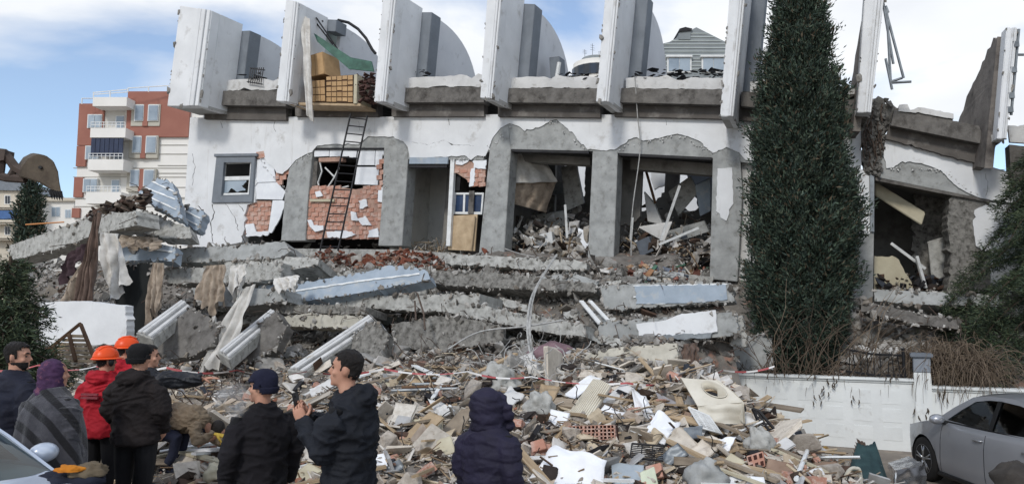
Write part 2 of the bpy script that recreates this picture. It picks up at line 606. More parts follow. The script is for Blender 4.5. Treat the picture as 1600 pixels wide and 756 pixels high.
# --- plaster skin above the openings
pm = [(399, 182), (560, 184), (700, 180), (850, 178), (1000, 180), (1130, 187), (1345, 204), (1346, 258, 1), (1320, 264, 1), (1240, 256), (1165, 250, 1),
      (1155, 238, 1), (1135, 230, 1), (1115, 239, 1), (1108, 235, 1), (1094, 221, 1), (1075, 213, 1), (1058, 209, 1), (1020, 218, 1), (1005, 220, 1), (990, 215, 1),
      (975, 225, 1), (960, 234, 1), (918, 234, 1), (905, 222, 1), (894, 206, 1), (884, 199, 1), (869, 186, 1), (860, 189, 1), (845, 198, 1), (820, 205, 1),
      (810, 197, 1), (796, 193, 1), (782, 200, 1), (770, 215, 1), (762, 236, 1), (758, 244, 1), (746, 243, 1), (736, 250, 1), (726, 243, 1), (700, 245, 1),
      (640, 247, 1), (637, 230, 1), (630, 221, 1), (610, 214, 1), (575, 213, 1), (560, 226, 1), (520, 225, 1), (495, 228, 1), (487, 238, 1), (476, 242, 1),
      (462, 250, 1), (452, 262, 1), (441, 272, 1), (432, 270, 1), (427, 262, 1), (419, 256, 1), (412, 246, 1), (399, 242, 1)]
fprism('plaster', pm, 0.035, 0.035, M_plaster, BLD, amp=1.1, step=4, seed=8)
# --- concrete frame
bm_ = [(402, 184), (700, 182), (860, 181), (1000, 183), (1130, 190), (1345, 206), (1345, 268), (1165, 254), (1112, 247), (1040, 243), (965, 239), (926, 236), (800, 233), (757, 238), (755, 250), (640, 249), (600, 246), (600, 231), (490, 231),
       (486, 250), (470, 262), (430, 262), (402, 246)]
fprism('beam', bm_, 0.0, 0.4, M_conc, BLD)
cols = [
    [(488, 240), (478, 243), (462, 250), (452, 263, 1), (445, 300, 1), (439, 376), (477, 376), (481, 312), (486, 262)],
    [(600, 232), (609, 216), (632, 222), (638, 240), (634, 300), (628, 384), (591, 384), (597, 310)],
    [(765, 235), (770, 216), (782, 201), (795, 195), (798, 236), (793, 310), (787, 408), (747, 408), (755, 330)],
    [(926, 236), (965, 236), (963, 300), (958, 416), (918, 412), (922, 320)],
    [(1114, 240), (1135, 231), (1156, 240), (1160, 300), (1152, 440), (1109, 436), (1112, 320)],
    [(1342, 268), (1366, 276), (1366, 330), (1364, 470), (1322, 470), (1325, 330)],
]
for i, c in enumerate(cols):
    fprism('column', c, 0.012 + 0.002 * i, 0.5, M_conc, BLD, amp=0.8, seed=20 + i, inward=vpdir(1330 if i < 5 else 1150), bevel=0.012)
# patches of plaster left on columns
fprism('plaster_patch', [(1121, 263, 1), (1144, 262, 1), (1146, 318, 1), (1135, 345, 1), (1126, 340, 1), (1119, 330, 1)], 0.045, 0.03, M_plaster, BLD, seed=2)
fprism('plaster_patch', [(1318, 262, 1), (1345, 264, 1), (1358, 275), (1359, 365, 1), (1335, 366, 1), (1318, 350, 1)], 0.05, 0.035, M_plaster, BLD, seed=4)
fprism('metal_trim', [(1359, 272), (1366, 276), (1366, 362), (1360, 362)], 0.075, 0.06, M_metal_g, BLD)
# door header strip
fprism('lintel_strip', [(640, 246), (700, 246), (699, 256), (639, 256)], 0.05, 0.08, M_siding, BLD)
fprism('lintel_strip', [(640, 258), (698, 258), (698, 262), (640, 262)], 0.03, 0.1, M_metal_d, BLD)
# thin dark steel lintels under the big openings
for q in ([(800, 233), (920, 237), (920, 240), (800, 237)], [(967, 239), (1112, 246), (1112, 250), (967, 243)], [(490, 231), (600, 231), (600, 234), (490, 234)]):
    fprism('steel_lintel', q, 0.02, 0.3, M_metal_d, BLD)
# lower inner beam seen behind the lintels
fprism('inner_beam', [(815, 240), (922, 246), (922, 258), (815, 252)], -0.9, 0.35, M_intwall, BLD)
fprism('inner_beam', [(985, 246), (1118, 256), (1118, 274), (985, 264)], -0.9, 0.35, M_intwall, BLD)

# --- window of the left wall
win = empty('window', FP(365, 308, 0.05)); win.parent = BLD; win.location = FP(365, 308, 0.05) - ORIG[BLD.name]
fr_o = [(345, 242), (400, 242), (394, 316), (330, 317), (337, 250)]
fprism('surround', [(338, 242), (399, 241), (394, 316), (330, 317)], 0.10, 0.075, M_bluegrey, win, holes=[[(350, 254), (393, 253), (389, 304), (346, 305)]], bevel=0.012)
fprism('surround_lip', [(334, 240.5), (401, 239.5), (401, 244), (334, 245)], 0.14, 0.10, M_bluegrey, win, bevel=0.01)
fprism('sash', [(346, 251), (395, 250), (391, 306), (342, 307)], 0.02, 0.06, M_whitestrip, win, holes=[[(352, 256), (391, 255), (390, 275), (350, 276)], [(350, 282), (389, 281), (387, 301), (347, 302)]])
fprism('pane', [(350, 282), (389, 281, 1), (378, 290, 1), (384, 297, 1), (370, 300, 1), (362, 294, 1), (356, 301), (347, 302)], -0.01, 0.008, M_glass_l, win, seed=5, step=2)

# --- masonry infill: single bricks
def brick_panel(poly, x0, x1, y0, y1, rh, bw, c, parent, holes=(), drop=0.04, seed=1, lean=0.0):
    from mathutils.geometry import intersect_point_tri_2d
    rr = random.Random(seed)
    tri = tessellate_polygon([[Vector((p[0], p[1], 0)) for p in poly]])
    def inside(px, py):
        for t in tri:
            a, b, cc = [Vector(poly[i][:2]) for i in t]
            if intersect_point_tri_2d(Vector((px, py)), a, b, cc):
                return True
        return False
    me = None
    row = 0; y = y1
    # the backing of mortar
    while y > y0:
        off = (row % 2) * bw / 2
        x = x0 - off
        while x < x1:
            cx, cy = x + bw / 2, y - rh / 2
            if inside(cx, cy) and not any(h[0] < cx < h[2] and h[1] < cy < h[3] for h in holes) and rr.random() > drop:
                p = FP(cx + lean * (y1 - cy), cy, c)
                wl_ = (FP(cx + bw / 2 - 0.35, cy, c) - FP(cx - bw / 2 + 0.35, cy, c)).length
                hl_ = (FP(cx, cy - rh / 2 + 0.4, c) - FP(cx, cy + rh / 2 - 0.4, c)).length
                if me is None:
                    t_ = MB(); t_.box((0, 0, 0), (wl_, 0.06, hl_)); 
                    b0 = t_.mesh('brick', M_brick); me = b0; w0, h0 = wl_, hl_
                o = link('brick', me, parent, p + NOUT * rr.uniform(-0.012, 0.008))
                o.rotation_euler = (rr.uniform(-.02, .02), rr.uniform(-.015, .015) - 0.06, -TH + rr.uniform(-.03, .03))
                o.scale = (wl_ / w0 * rr.uniform(.9, 1.0), 1, hl_ / h0 * rr.uniform(.92, 1.0))
            x += bw
        y -= rh; row += 1

infA = [(482, 294), (520, 292), (556, 296), (598, 288), (600, 310), (592, 372), (474, 374)]
fprism('infill', infA, -0.062, 0.1, M_mortar, BLD)
brick_panel([p[:2] for p in infA], 470, 604, 288, 374, 7.0, 11.5, -0.07, BLD, holes=[(548, 296, 560, 304)], seed=3, drop=0.09)
infB = [(385, 314), (424, 314), (420, 362), (381, 366)]
fprism('infill', infB, -0.062, 0.1, M_mortar, BLD)
brick_panel(infB, 380, 428, 312, 366, 7.0, 11.5, -0.07, BLD, drop=0.0, seed=4)
infC = [(704, 252), (760, 252), (756, 290), (738, 288), (728, 280), (716, 272), (706, 268)]
fprism('infill', infC, -0.062, 0.1, M_mortar, BLD, amp=1.5)
brick_panel([(704, 262), (760, 262), (757, 292), (738, 289), (728, 282), (716, 274), (706, 272)], 702, 764, 250, 292, 7.0, 11.5, -0.07, BLD, seed=6, drop=0.12)
infD = [(590, 250), (600, 248), (598, 300), (588, 292), (592, 270)]
brick_panel(infD, 584, 604, 248, 306, 8.2, 9, -0.03, BLD, seed=8, drop=0.0)
infE = [(428, 270), (450, 262), (445, 292), (436, 296), (430, 286)]
brick_panel(infE, 426, 452, 262, 298, 8.2, 11, -0.05, BLD, seed=9, drop=0.05)

# --- white insulation boards
boards = [
    ([(402, 249, 1), (414, 247, 1), (428, 262, 1), (431, 284), (400, 285)], 0.0),
    ([(399, 286), (432, 285, 1), (446, 300, 1), (441, 312), (396, 311)], 0.004),
    ([(426, 313), (441, 313, 1), (446, 318, 1), (436, 344, 1), (424, 364, 1), (419, 363)], 0.0),
    ([(491, 235), (514, 234), (514, 244), (491, 245)], -0.03),
    ([(515, 234), (558, 233), (556, 246, 1), (530, 244, 1), (515, 245)], -0.03),
    ([(560, 234), (586, 233), (585, 258), (556, 258)], -0.028),
    ([(587, 233), (600, 233, 1), (597, 248, 1), (591, 259, 1), (586, 259)], -0.03),
    ([(558, 261), (592, 261), (590, 289), (554, 288)], -0.03),
    ([(591, 294), (598, 292), (597, 316), (590, 315)], 0.0),
    ([(480, 344, 1), (486, 343, 1), (490, 352, 1), (505, 352, 1), (505, 359, 1), (492, 362, 1), (484, 354, 1)], 0.02),
    ([(548, 330, 1), (556, 332, 1), (559, 345, 1), (549, 344, 1)], 0.02),
    ([(558, 342, 1), (570, 337, 1), (580, 352, 1), (566, 352, 1)], 0.02),
    ([(384, 350, 1), (396, 349, 1), (400, 362, 1), (420, 361, 1), (418, 368, 1), (384, 369, 1)], 0.02),
    ([(492, 300, 1), (500, 298, 1), (504, 306, 1), (494, 308, 1)], 0.02), ([(560, 314, 1), (572, 311, 1), (574, 322, 1), (562, 326, 1)], 0.02), ([(510, 362, 1), (540, 360, 1), (556, 366, 1), (540, 372, 1), (512, 371, 1)], 0.02), ([(576, 360, 1), (590, 356, 1), (592, 370, 1), (574, 371, 1)], 0.02),
    ([(712, 247), (728, 246, 1), (732, 252, 1), (722, 258, 1), (712, 257)], -0.02),
    ([(738, 252, 1), (760, 250, 1), (759, 264, 1), (740, 262, 1)], -0.02),
    ([(736, 264, 1), (742, 262, 1), (740, 290, 1), (733, 292, 1)], -0.02),
]
for i, (p, c) in enumerate(boards):
    fprism('insulation_board', p, c, 0.04, M_foam, BLD, amp=1.0, step=3.5, seed=60 + i)
fprism('brick_cap', [(400, 238), (412, 236), (414, 246), (402, 248)], 0.04, 0.2, M_brick, BLD, amp=1, seed=2)
# sill and broken window bars of bay A
fprism('sill', [(484, 311), (522, 311), (522, 315), (484, 315)], 0.03, 0.2, M_cream, BLD)
fprism('lintel_block', [(498, 247), (535, 245), (535, 252), (498, 253)], -0.05, 0.2, M_mortar, BLD)
fprism('window_frame', [(489, 252), (496, 252), (493, 312), (486, 312)], -0.1, 0.1, M_conc_d, BLD)
t_ = MB()
for path in ([(500, 254), (503, 268), (497, 285), (500, 300)], [(495, 300), (520, 297), (545, 291)], [(508, 262), (522, 276)], [(530, 262), (522, 278), (510, 296)], [(493, 302), (500, 312)], [(518, 300), (528, 312)]):
    t_.tube([FP(a, b, -0.15) for a, b in path], 0.028, 5)
t_.build('bent_window_bar', M_metal_w, BLD)

# bay of the small window: jamb, brown board, blue window
fprism('door_jamb', [(704, 248), (710, 248), (703, 384), (697, 384)], 0.0, 0.14, M_whitestrip, BLD)
fprism('brown_panel', [(705, 337), (746, 335), (742, 392), (700, 390)], -0.12, 0.05, M_wood, BLD)
wn = empty('window', FP(727, 334, -0.25)); wn.parent = BLD; wn.location = FP(727, 334, -0.25) - ORIG[BLD.name]
fprism('frame', [(709, 301), (756, 301), (753, 335), (707, 334)], -0.2, 0.08, M_whitestrip, wn, holes=[[(712, 304), (724, 304), (723, 331), (710, 331)], [(727, 304), (753, 304), (751, 331), (726, 331)]])
fprism('pane', [(712, 304), (724, 304), (723, 331), (710, 331)], -0.24, 0.02, mat('blue_glass', (52, 70, 100), (34, 48, 74), 3, 0.1, 0, 5), wn)
fprism('pane', [(727, 304), (753, 304), (751, 331), (726, 331)], -0.24, 0.02, mat('blue_glass', (52, 70, 100)), wn)
fprism('post', [(733, 298), (741, 298), (739, 334), (731, 334)], -0.15, 0.06, M_conc_d, BLD)
fprism('post', [(711, 272), (720, 273), (718, 298), (709, 298)], -0.17, 0.06, M_metal_d, BLD)
t_ = MB()
t_.tube([FP(742, 338, -0.05), FP(736, 392, -0.05)], 0.03, 5); t_.build('batten', M_wood, BLD)

# --- interior: ceiling, floor, partitions, back walls
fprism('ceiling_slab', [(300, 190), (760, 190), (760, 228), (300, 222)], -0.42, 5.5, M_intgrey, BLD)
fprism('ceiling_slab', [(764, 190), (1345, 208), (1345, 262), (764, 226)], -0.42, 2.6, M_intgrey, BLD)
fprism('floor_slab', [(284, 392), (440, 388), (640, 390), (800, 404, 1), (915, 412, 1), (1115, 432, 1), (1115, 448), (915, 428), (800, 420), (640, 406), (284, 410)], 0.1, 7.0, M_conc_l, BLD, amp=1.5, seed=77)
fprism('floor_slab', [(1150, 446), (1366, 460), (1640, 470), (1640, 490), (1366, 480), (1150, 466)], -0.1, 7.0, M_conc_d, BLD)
# partitions running back from the columns
for (xt, yt, xb, yb, c0, dep, m, V) in [(618, 232, 608, 400, -0.5, 3.2, mat('interior_light', (212, 211, 207), (190, 189, 185), 1.2, 0.92, 0.2, 10, stain=((150, 147, 142), 2.2, 0.55, 0.8)), 1330), (700, 250, 690, 392, -1.5, 2.2, M_intwall, 1330), (778, 225, 768, 405, -0.5, 3.0, M_intgrey, 1330),
                                        (946, 236, 938, 412, -0.5, 1.6, M_intwall, 1330), (1140, 242, 1132, 430, -0.5, 5, M_intgrey, 1330)]:
    t_ = MB(); dd = vpdir(V)
    a, b = FP(xt, yt, c0), FP(xb, yb, c0)
    t_.prism([a, b, b + dd * dep, a + dd * dep], E1 * 0.16)
    t_.build('partition', m, BLD)
def back(name, pts, c, m, thick=0.2, **kw):
    return fprism(name, pts, c, thick, m, BLD, **kw)
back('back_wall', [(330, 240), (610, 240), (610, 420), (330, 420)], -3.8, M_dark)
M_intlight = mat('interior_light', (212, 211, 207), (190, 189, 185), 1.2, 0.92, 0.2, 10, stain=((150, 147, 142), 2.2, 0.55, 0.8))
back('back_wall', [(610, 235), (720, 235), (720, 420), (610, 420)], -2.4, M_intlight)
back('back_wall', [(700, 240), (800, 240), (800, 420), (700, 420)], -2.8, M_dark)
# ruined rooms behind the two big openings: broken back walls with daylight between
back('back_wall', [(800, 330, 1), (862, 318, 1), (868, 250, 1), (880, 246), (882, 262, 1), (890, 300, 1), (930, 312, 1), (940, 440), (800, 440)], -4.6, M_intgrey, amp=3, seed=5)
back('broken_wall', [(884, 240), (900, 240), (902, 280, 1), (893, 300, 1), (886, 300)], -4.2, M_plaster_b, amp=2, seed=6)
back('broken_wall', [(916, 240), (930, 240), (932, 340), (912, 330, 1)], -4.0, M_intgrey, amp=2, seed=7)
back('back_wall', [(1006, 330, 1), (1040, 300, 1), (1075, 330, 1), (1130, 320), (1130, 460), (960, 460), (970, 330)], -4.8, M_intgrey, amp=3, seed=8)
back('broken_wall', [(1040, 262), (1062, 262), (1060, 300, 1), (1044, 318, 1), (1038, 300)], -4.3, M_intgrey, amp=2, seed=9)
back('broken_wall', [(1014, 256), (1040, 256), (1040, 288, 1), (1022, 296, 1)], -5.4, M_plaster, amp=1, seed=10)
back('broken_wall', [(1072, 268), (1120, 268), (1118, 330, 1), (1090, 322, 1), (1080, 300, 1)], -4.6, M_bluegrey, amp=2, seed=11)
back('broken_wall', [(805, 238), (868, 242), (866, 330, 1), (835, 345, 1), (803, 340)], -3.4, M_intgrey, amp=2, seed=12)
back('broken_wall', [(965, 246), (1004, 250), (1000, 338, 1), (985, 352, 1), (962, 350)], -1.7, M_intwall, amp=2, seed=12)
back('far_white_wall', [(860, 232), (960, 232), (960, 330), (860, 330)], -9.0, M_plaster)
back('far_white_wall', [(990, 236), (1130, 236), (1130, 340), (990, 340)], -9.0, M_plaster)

# hanging ceiling membrane of bay 3 and its dusty lower edge
def cloth(name, P, nu, nv, fold, m, parent=None, nf=5, seed=0, thick=0.006, **kw):
    """P(u,v)->point; fold depth along the camera direction; closed thin sheet"""
    rr = random.Random(seed); ph = rr.uniform(0, 6)
    def f(u, v):
        p = Vector(P(u, v))
        a = math.sin(u * nf * 2 * PI + ph + 1.3 * math.sin(v * 3 + ph)) * fold * (0.35 + 0.65 * v)
        a += noise.noise(Vector((u * 5 + seed, v * 4, seed))) * fold * 0.9
        b = noise.noise(Vector((u * 7, v * 7 + seed, 3.3))) * fold * 0.5
        return p + NOUT * a + E1 * b
    t = MB()
    t.grid(f, nu, nv)
    n = len(t.v)
    t.v += [tuple(Vector(p) - NOUT * thick) for p in t.v]
    t.f += [tuple(reversed([i + n for i in q])) for q in t.f]
    t.m = [0] * len(t.f)
    return t.build(name, m, parent, smooth=True, fixn=False, **kw)

def bil(a, b, c, d):
    a, b, c, d = Vector(a), Vector(b), Vector(c), Vector(d)
    return lambda u, v: (a * (1 - u) + b * u) * (1 - v) + (d * (1 - u) + c * u) * v

cloth('ceiling_membrane', bil(FP(803, 238, -0.6), FP(846, 240, -1.6), FP(872, 284, -1.6), FP(806, 286, -0.6)), 20, 10, 0.06, M_cloth_w, BLD, nf=2, seed=4)
cloth('ceiling_membrane', bil(FP(806, 286, -0.7), FP(870, 284, -1.7), FP(852, 332, -1.8), FP(800, 318, -0.7)), 20, 10, 0.07, M_cloth_b, BLD, nf=3, seed=5)

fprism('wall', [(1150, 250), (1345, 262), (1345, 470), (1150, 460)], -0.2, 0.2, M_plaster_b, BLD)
# --- right hand bay (sagging)
pr = [(1384, 217, 1), (1480, 243, 1), (1560, 266, 1), (1600, 283), (1700, 312), (1700, 345), (1600, 320), (1546, 312, 1), (1531, 309, 1), (1510, 300, 1), (1490, 287, 1), (1470, 266, 1), (1440, 255, 1), (1410, 252, 1), (1396, 262, 1), (1385, 263, 1), (1380, 240, 1)]
fprism('plaster', pr, 0.035, 0.035, M_plaster, BLD, amp=1.1, step=4, seed=31)
fprism('beam', [(1372, 212), (1480, 240), (1700, 306), (1700, 345), (1546, 313), (1470, 297), (1372, 277)], 0.0, 0.4, M_conc, BLD)
fprism('steel_lintel', [(1368, 277), (1470, 297), (1546, 312), (1546, 316), (1470, 302), (1368, 282)], 0.02, 0.35, M_conc_d, BLD)
fprism('wall', [(1546, 316), (1640, 330), (1700, 345), (1700, 480), (1550, 480), (1548, 400, 1), (1552, 360, 1)], 0.02, 0.2, M_plaster, BLD, seed=5)
fprism('rough_column', [(1486, 302, 1), (1556, 318, 1), (1562, 400, 1), (1566, 470), (1478, 470, 1), (1486, 400, 1), (1480, 350, 1)], -0.05, 0.5, M_conc_r, BLD, amp=3, seed=9, inward=vpdir(1150))
fprism('plaster_patch', [(1523, 328, 1), (1540, 320, 1), (1550, 324, 1), (1555, 386, 1), (1540, 392, 1), (1525, 384, 1), (1520, 350, 1)], 0.0, 0.04, M_plaster, BLD, amp=1.6, seed=7)
fprism('ceiling_slab', [(1366, 230), (1640, 300), (1640, 332), (1366, 276)], -0.42, 4.5, M_intgrey, BLD)
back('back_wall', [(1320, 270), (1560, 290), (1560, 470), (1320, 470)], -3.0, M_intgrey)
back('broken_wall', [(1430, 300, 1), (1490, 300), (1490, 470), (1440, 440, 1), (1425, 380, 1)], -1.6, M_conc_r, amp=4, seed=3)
t_ = MB()
t_.prism([FP(1368, 284, -0.5), FP(1446, 332, -0.5), FP(1440, 352, -0.5), FP(1368, 306, -0.5)], -NOUT * 0.5 + Vector((0, 0, 0.1)))
t_.build('fallen_beam', M_cream, BLD, bevel=0.02)
back('fallen_slab', [(1366, 400, 1), (1400, 402, 1), (1424, 440, 1), (1432, 466), (1366, 466)], -0.8, M_cream, amp=2, seed=14)
fprism('shattered_column', [(1350, 158, 1), (1372, 150, 1), (1400, 168, 1), (1392, 190, 1), (1380, 216, 1), (1378, 262, 1), (1370, 276, 1), (1352, 272, 1), (1346, 240, 1), (1344, 206, 1)], 0.02, 0.4, M_conc_r, BLD, amp=3, seed=15)
items = []
for i in range(150):
    v = R.random()
    x = 1360 + R.uniform(-13, 20) * (1 - 0.3 * v) + 14 * (1 - v); y = 156 + 118 * v
    s_ = R.uniform(0.06, 0.17)
    items.append((FP(x, y, R.uniform(0.0, 0.12)), (s_, s_ * R.uniform(.6, 1), s_ * R.uniform(.5, 1)), (R.uniform(0, 6), R.uniform(0, 6), R.uniform(0, 6))))
scatter('broken_concrete', HULLS, items, mat('chunk_grey', (128, 126, 122), (92, 90, 87), 6, 0.95, 0.8, 20), BLD, kind='stuff')
t_ = MB()
for i in range(26):
    x = 1356 + R.uniform(-8, 26); y = 160 + R.uniform(0, 90)
    t_.tube([FP(x, y, 0.1), FP(x + R.uniform(-4, 4), y + 12, 0.2), FP(x + R.uniform(-8, 8), y + 26, 0.12)], 0.012, 4)
t_.build('rebar', M_rebar, BLD)

# --- fins with their mouldings, columns and curved party walls
FC = 1.25
fins = [  # bottom-left, top-left, top-right, bottom-right, VP, wing height etc
    ((261, 166), (281, 9), (331, 17), (312, 166), 1400),
    ((431, 158), (447, -2), (468, 5), (453, 160), 1400),
    ((584, 159), (599, -16), (621, -12), (604, 160), 1400),
    ((750, 153), (763, -32), (787, -28), (770, 155), 1400),
    ((931, 159), (949, -48), (972, -44), (952, 160), 1370),
    ((1125, 182), (1144, -62), (1170, -58), (1146, 183), 1290),
    ((1339, 176), (1354, -50), (1386, -44), (1361, 177), 1180),
    ((1558, 217), (1573, 42), (1589, 45), (1572, 218), 1150),
]
def fin_parts(i, bl, tl, tr, br, V):
    d = vpdir(V)
    fin = empty('fin', FP(bl[0], bl[1], FC)); fin.parent = BLD; fin.location = FP(bl[0], bl[1], FC) - ORIG[BLD.name]
    A, B, C, D = FP(*bl, FC), FP(*tl, FC), FP(*tr, FC), FP(*br, FC)
    t = MB(); t.prism([A, B, C, D], d * 0.34)
    t.build('fin_face', M_plaster, fin, bevel=0.015)
    # stepped vertical mouldings on the right part of the face
    w = (D - A)
    for k, (a, b, pr_) in enumerate(((0.52, 0.68, 0.05), (0.70, 0.84, 0.075), (0.86, 0.985, 0.05)) if i else ((0.60, 0.72, 0.05), (0.74, 0.86, 0.075), (0.88, 0.985, 0.05))):
        t = MB()
        p = [A.lerp(D, a), B.lerp(C, a), B.lerp(C, b), A.lerp(D, b)]
        t.prism([q + NOUT * pr_ for q in p], -NOUT * (pr_ + 0.02))
        t.build('moulding', M_plaster, fin, bevel=0.012)
    # wing going back to the wall line
    wt = min((D - A).length * 0.42, 0.26)
    e = (D - A).normalized()
    X0, X1 = D - e * wt, D
    Z0 = C - e * wt
    t = MB()
    t.prism([X0 + d * 0.34, X1 - e * 0.01 + d * 0.34, C - e * 0.01 + d * 0.34, Z0 + d * 0.34], d * 0.95)
    t.build('fin_wing', M_plaster if i < 6 else M_conc_r, fin)
    # soffit block under the balcony
    t = MB()
    s0, s1 = A + Vector((0, 0, 0.005)), D + Vector((0, 0, 0.005))
    up = Vector((0, 0, 0.16))
    t.prism([s0 + d * 0.34, s1 + d * 0.34, s1 + d * 0.34 + up, s0 + d * 0.34 + up], d * 0.94)
    t.build('soffit', M_soffit, fin)
    return fin, d, C, D, e, wt
FINS = []
for i, f in enumerate(fins):
    fin, d, C, D, e, wt = fin_parts(i, *f)
    FINS.append((fin, d, C, D, e, wt))
    if i < 6:
        # painted column behind the wing, a little lower than the fin
        o = D + d * 1.30
        hh = (C - D)
        t = MB()
        k0, k1 = 0.22, (0.93 if i == 0 else 0.965)
        if i == 1: k0, k1 = 0.86, 0.985
        b0 = D + d * 1.30 + hh * k0 - e * 0.10; b1 = D + d * 1.30 + hh * k1 - e * 0.10
        wd = 0.42
        t.prism([b0, b0 + e * wd, b1 + e * wd, b1], d * 0.5)
        t.build('roof_column', M_bluegrey, BLD, bevel=0.01)
        # curved party wall further back
        t = MB()
        pts = []
        b = D + d * 1.82 + hh * 0.05 - e * 0.05
        n = 14
        Hc = hh.length * (0.90 if i == 0 else 0.93); Lc = 3.1
        upv = hh.normalized()
        pts.append(b)
        for k in range(n + 1):
            a = k / n * PI / 2
            s_ = math.sin(a); pts.append(b + d * (Lc * s_) + upv * (Hc * (0.15 + 0.85 * math.sqrt(max(0.0, 1 - s_ ** 2.6)))))
        pts.append(b + d * Lc)
        t.prism(pts, e * 0.14)
        t.build('party_wall', mat('party_wall_grey', (212, 214, 217), (198, 200, 204), 1.0, 0.9, 0.15, 14, stain=((150, 150, 150), 2, 0.6, 0.8)), BLD)
# broken rough party walls of the two right hand fins, seen from their torn side
for (V, D0, pts) in ((1180, FINS[6], [(0.0, -0.1), (0.0, 1.05), (-0.2, 1.0), (-0.75, 0.86), (-1.3, 0.66), (-1.8, 0.42), (-2.2, 0.16), (-2.2, -0.1)]),
                     (1150, FINS[7], [(0.0, -0.22), (0.0, 0.99), (-0.25, 0.99), (-0.8, 0.9), (-1.2, 0.80), (-1.7, 0.70), (-2.4, 0.5), (-3.1, 0.3), (-3.7, 0.1), (-4.0, 0.02), (-3.6, -0.1), (-1.6, -0.16)])):
    fin, d, C, D, e, wt = D0
    hh = C - D
    loop = []
    rr = random.Random(V)
    for k, (s_, h_) in enumerate(pts):
        loop.append(D - e * (wt + 0.02) + d * (0.36 - s_) + hh * h_ + Vector((0, 0, rr.uniform(-.05, .05))))
        s2, h2 = pts[(k + 1) % len(pts)]
        for q in (0.33, 0.66):
            loop.append(D - e * (wt + 0.02) + d * (0.36 - (s_ + (s2 - s_) * q)) + hh * (h_ + (h2 - h_) * q) + Vector((0, 0, rr.uniform(-.07, .07))))
    t = MB(); t.prism(loop, -e * 0.16)
    t.build('torn_party_wall', mat('torn_wall', (136, 130, 124), (100, 95, 91), 1.6, 0.95, 0.9, 8, stain=((66, 62, 60), 1.5, 0.52, 0.68)), BLD)

# --- balcony bands between the fins: upstand, dark soffit band, white tile strip on top
bands = [((313, 447), 128, 128), ((455, 590), 124, 122), ((606, 756), 124, 122), ((772, 938), 124, 124), ((954, 1132), 124, 126), ((1148, 1345), 130, 142)]
for i, ((x0, x1), ya, yb) in enumerate(bands):
    y_b0 = 182 if i < 4 else 184
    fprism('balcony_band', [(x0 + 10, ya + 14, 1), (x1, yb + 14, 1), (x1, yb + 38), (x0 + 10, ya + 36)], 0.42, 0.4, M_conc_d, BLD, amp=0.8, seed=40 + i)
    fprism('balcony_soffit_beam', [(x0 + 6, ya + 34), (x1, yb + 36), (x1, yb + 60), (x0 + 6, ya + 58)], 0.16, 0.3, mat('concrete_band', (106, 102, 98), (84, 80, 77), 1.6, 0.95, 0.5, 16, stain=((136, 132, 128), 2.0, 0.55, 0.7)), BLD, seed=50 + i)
    if i != 1:
        fprism('parapet', [(x0 + 24, ya - 2, 1), (x0 + 60, ya - 4, 1), (x1, yb - 4), (x1, yb + 14, 1), (x0 + 90, yb + 12, 1), (x0 + 50, ya + 15, 1), (x0 + 24, ya + 14)], 0.30, 0.14, M_plaster_b, BLD, amp=2.2, step=9, seed=70 + i)
    fprism('roof_floor', [(x0, ya + 12), (x1, yb + 12), (x1, yb + 30), (x0, ya + 30)], 0.0, 3.4, M_conc_d, BLD)
# sagging band of the right bay
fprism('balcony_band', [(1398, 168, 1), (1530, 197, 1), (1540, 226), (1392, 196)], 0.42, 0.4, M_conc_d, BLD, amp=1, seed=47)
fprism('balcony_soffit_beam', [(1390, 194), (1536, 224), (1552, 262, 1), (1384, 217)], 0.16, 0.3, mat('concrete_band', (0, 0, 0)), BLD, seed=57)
fprism('parapet', [(1405, 164, 1), (1418, 163, 1), (1422, 172, 1), (1440, 168, 1), (1490, 178, 1), (1490, 186, 1), (1440, 177, 1), (1404, 174, 1)], 0.46, 0.2, M_plaster_b, BLD, amp=1, seed=48)
fprism('balcony_band', [(1577, 226, 1), (1640, 232), (1640, 300), (1580, 278)], 0.3, 0.4, M_conc_d, BLD, seed=49)
fprism('parapet', [(1575, 196, 1), (1640, 200), (1640, 226), (1578, 222)], 0.36, 0.1, M_plaster_b, BLD, seed=46)

# --- cracks in the plaster of the left wall and above the openings
def crack(pts, w, c=0.036, seed=0):
    q = random.Random(seed); P = []
    for (a, b) in zip(pts[:-1], pts[1:]):
        n_ = max(2, int(math.hypot(b[0] - a[0], b[1] - a[1]) / 4))
        for k in range(n_):
            t = k / n_; P.append((a[0] + (b[0] - a[0]) * t + q.uniform(-1.2, 1.2), a[1] + (b[1] - a[1]) * t + q.uniform(-1.0, 1.0)))
    P.append(pts[-1])
    L1 = [FP(x, y, c) for x, y in P]; L2 = [FP(x + w * q.uniform(.3, 1.2), y + w * q.uniform(-.4, .6), c) for x, y in P]
    t = MB(); t.prism(L1 + L2[::-1], -NOUT * 0.012); t.build('crack', M_dark, BLD)
for k, (p, w) in enumerate((([(330, 318), (334, 332), (328, 350), (332, 378)], 1.3), ([(352, 318), (360, 330), (368, 344), (372, 360)], 0.7), ([(310, 330), (318, 345), (312, 372)], 0.5), ([(372, 318), (380, 330)], 0.8), ([(640, 222), (668, 226), (694, 219), (704, 226), (740, 228)], 0.8),
                         ([(300, 240), (304, 262), (300, 290)], 0.5), ([(430, 186), (428, 200), (431, 206)], 0.6), ([(560, 190), (562, 204)], 0.6), ([(1230, 215), (1236, 240)], 0.6), ([(1540, 272), (1544, 292), (1540, 306)], 0.7), ([(700, 186), (702, 196)], 0.7), ([(850, 184), (851, 190)], 0.7), ([(1040, 186), (1041, 196)], 0.6), ([(345, 190), (347, 200)], 0.6))):
    crack(p, w, seed=k)
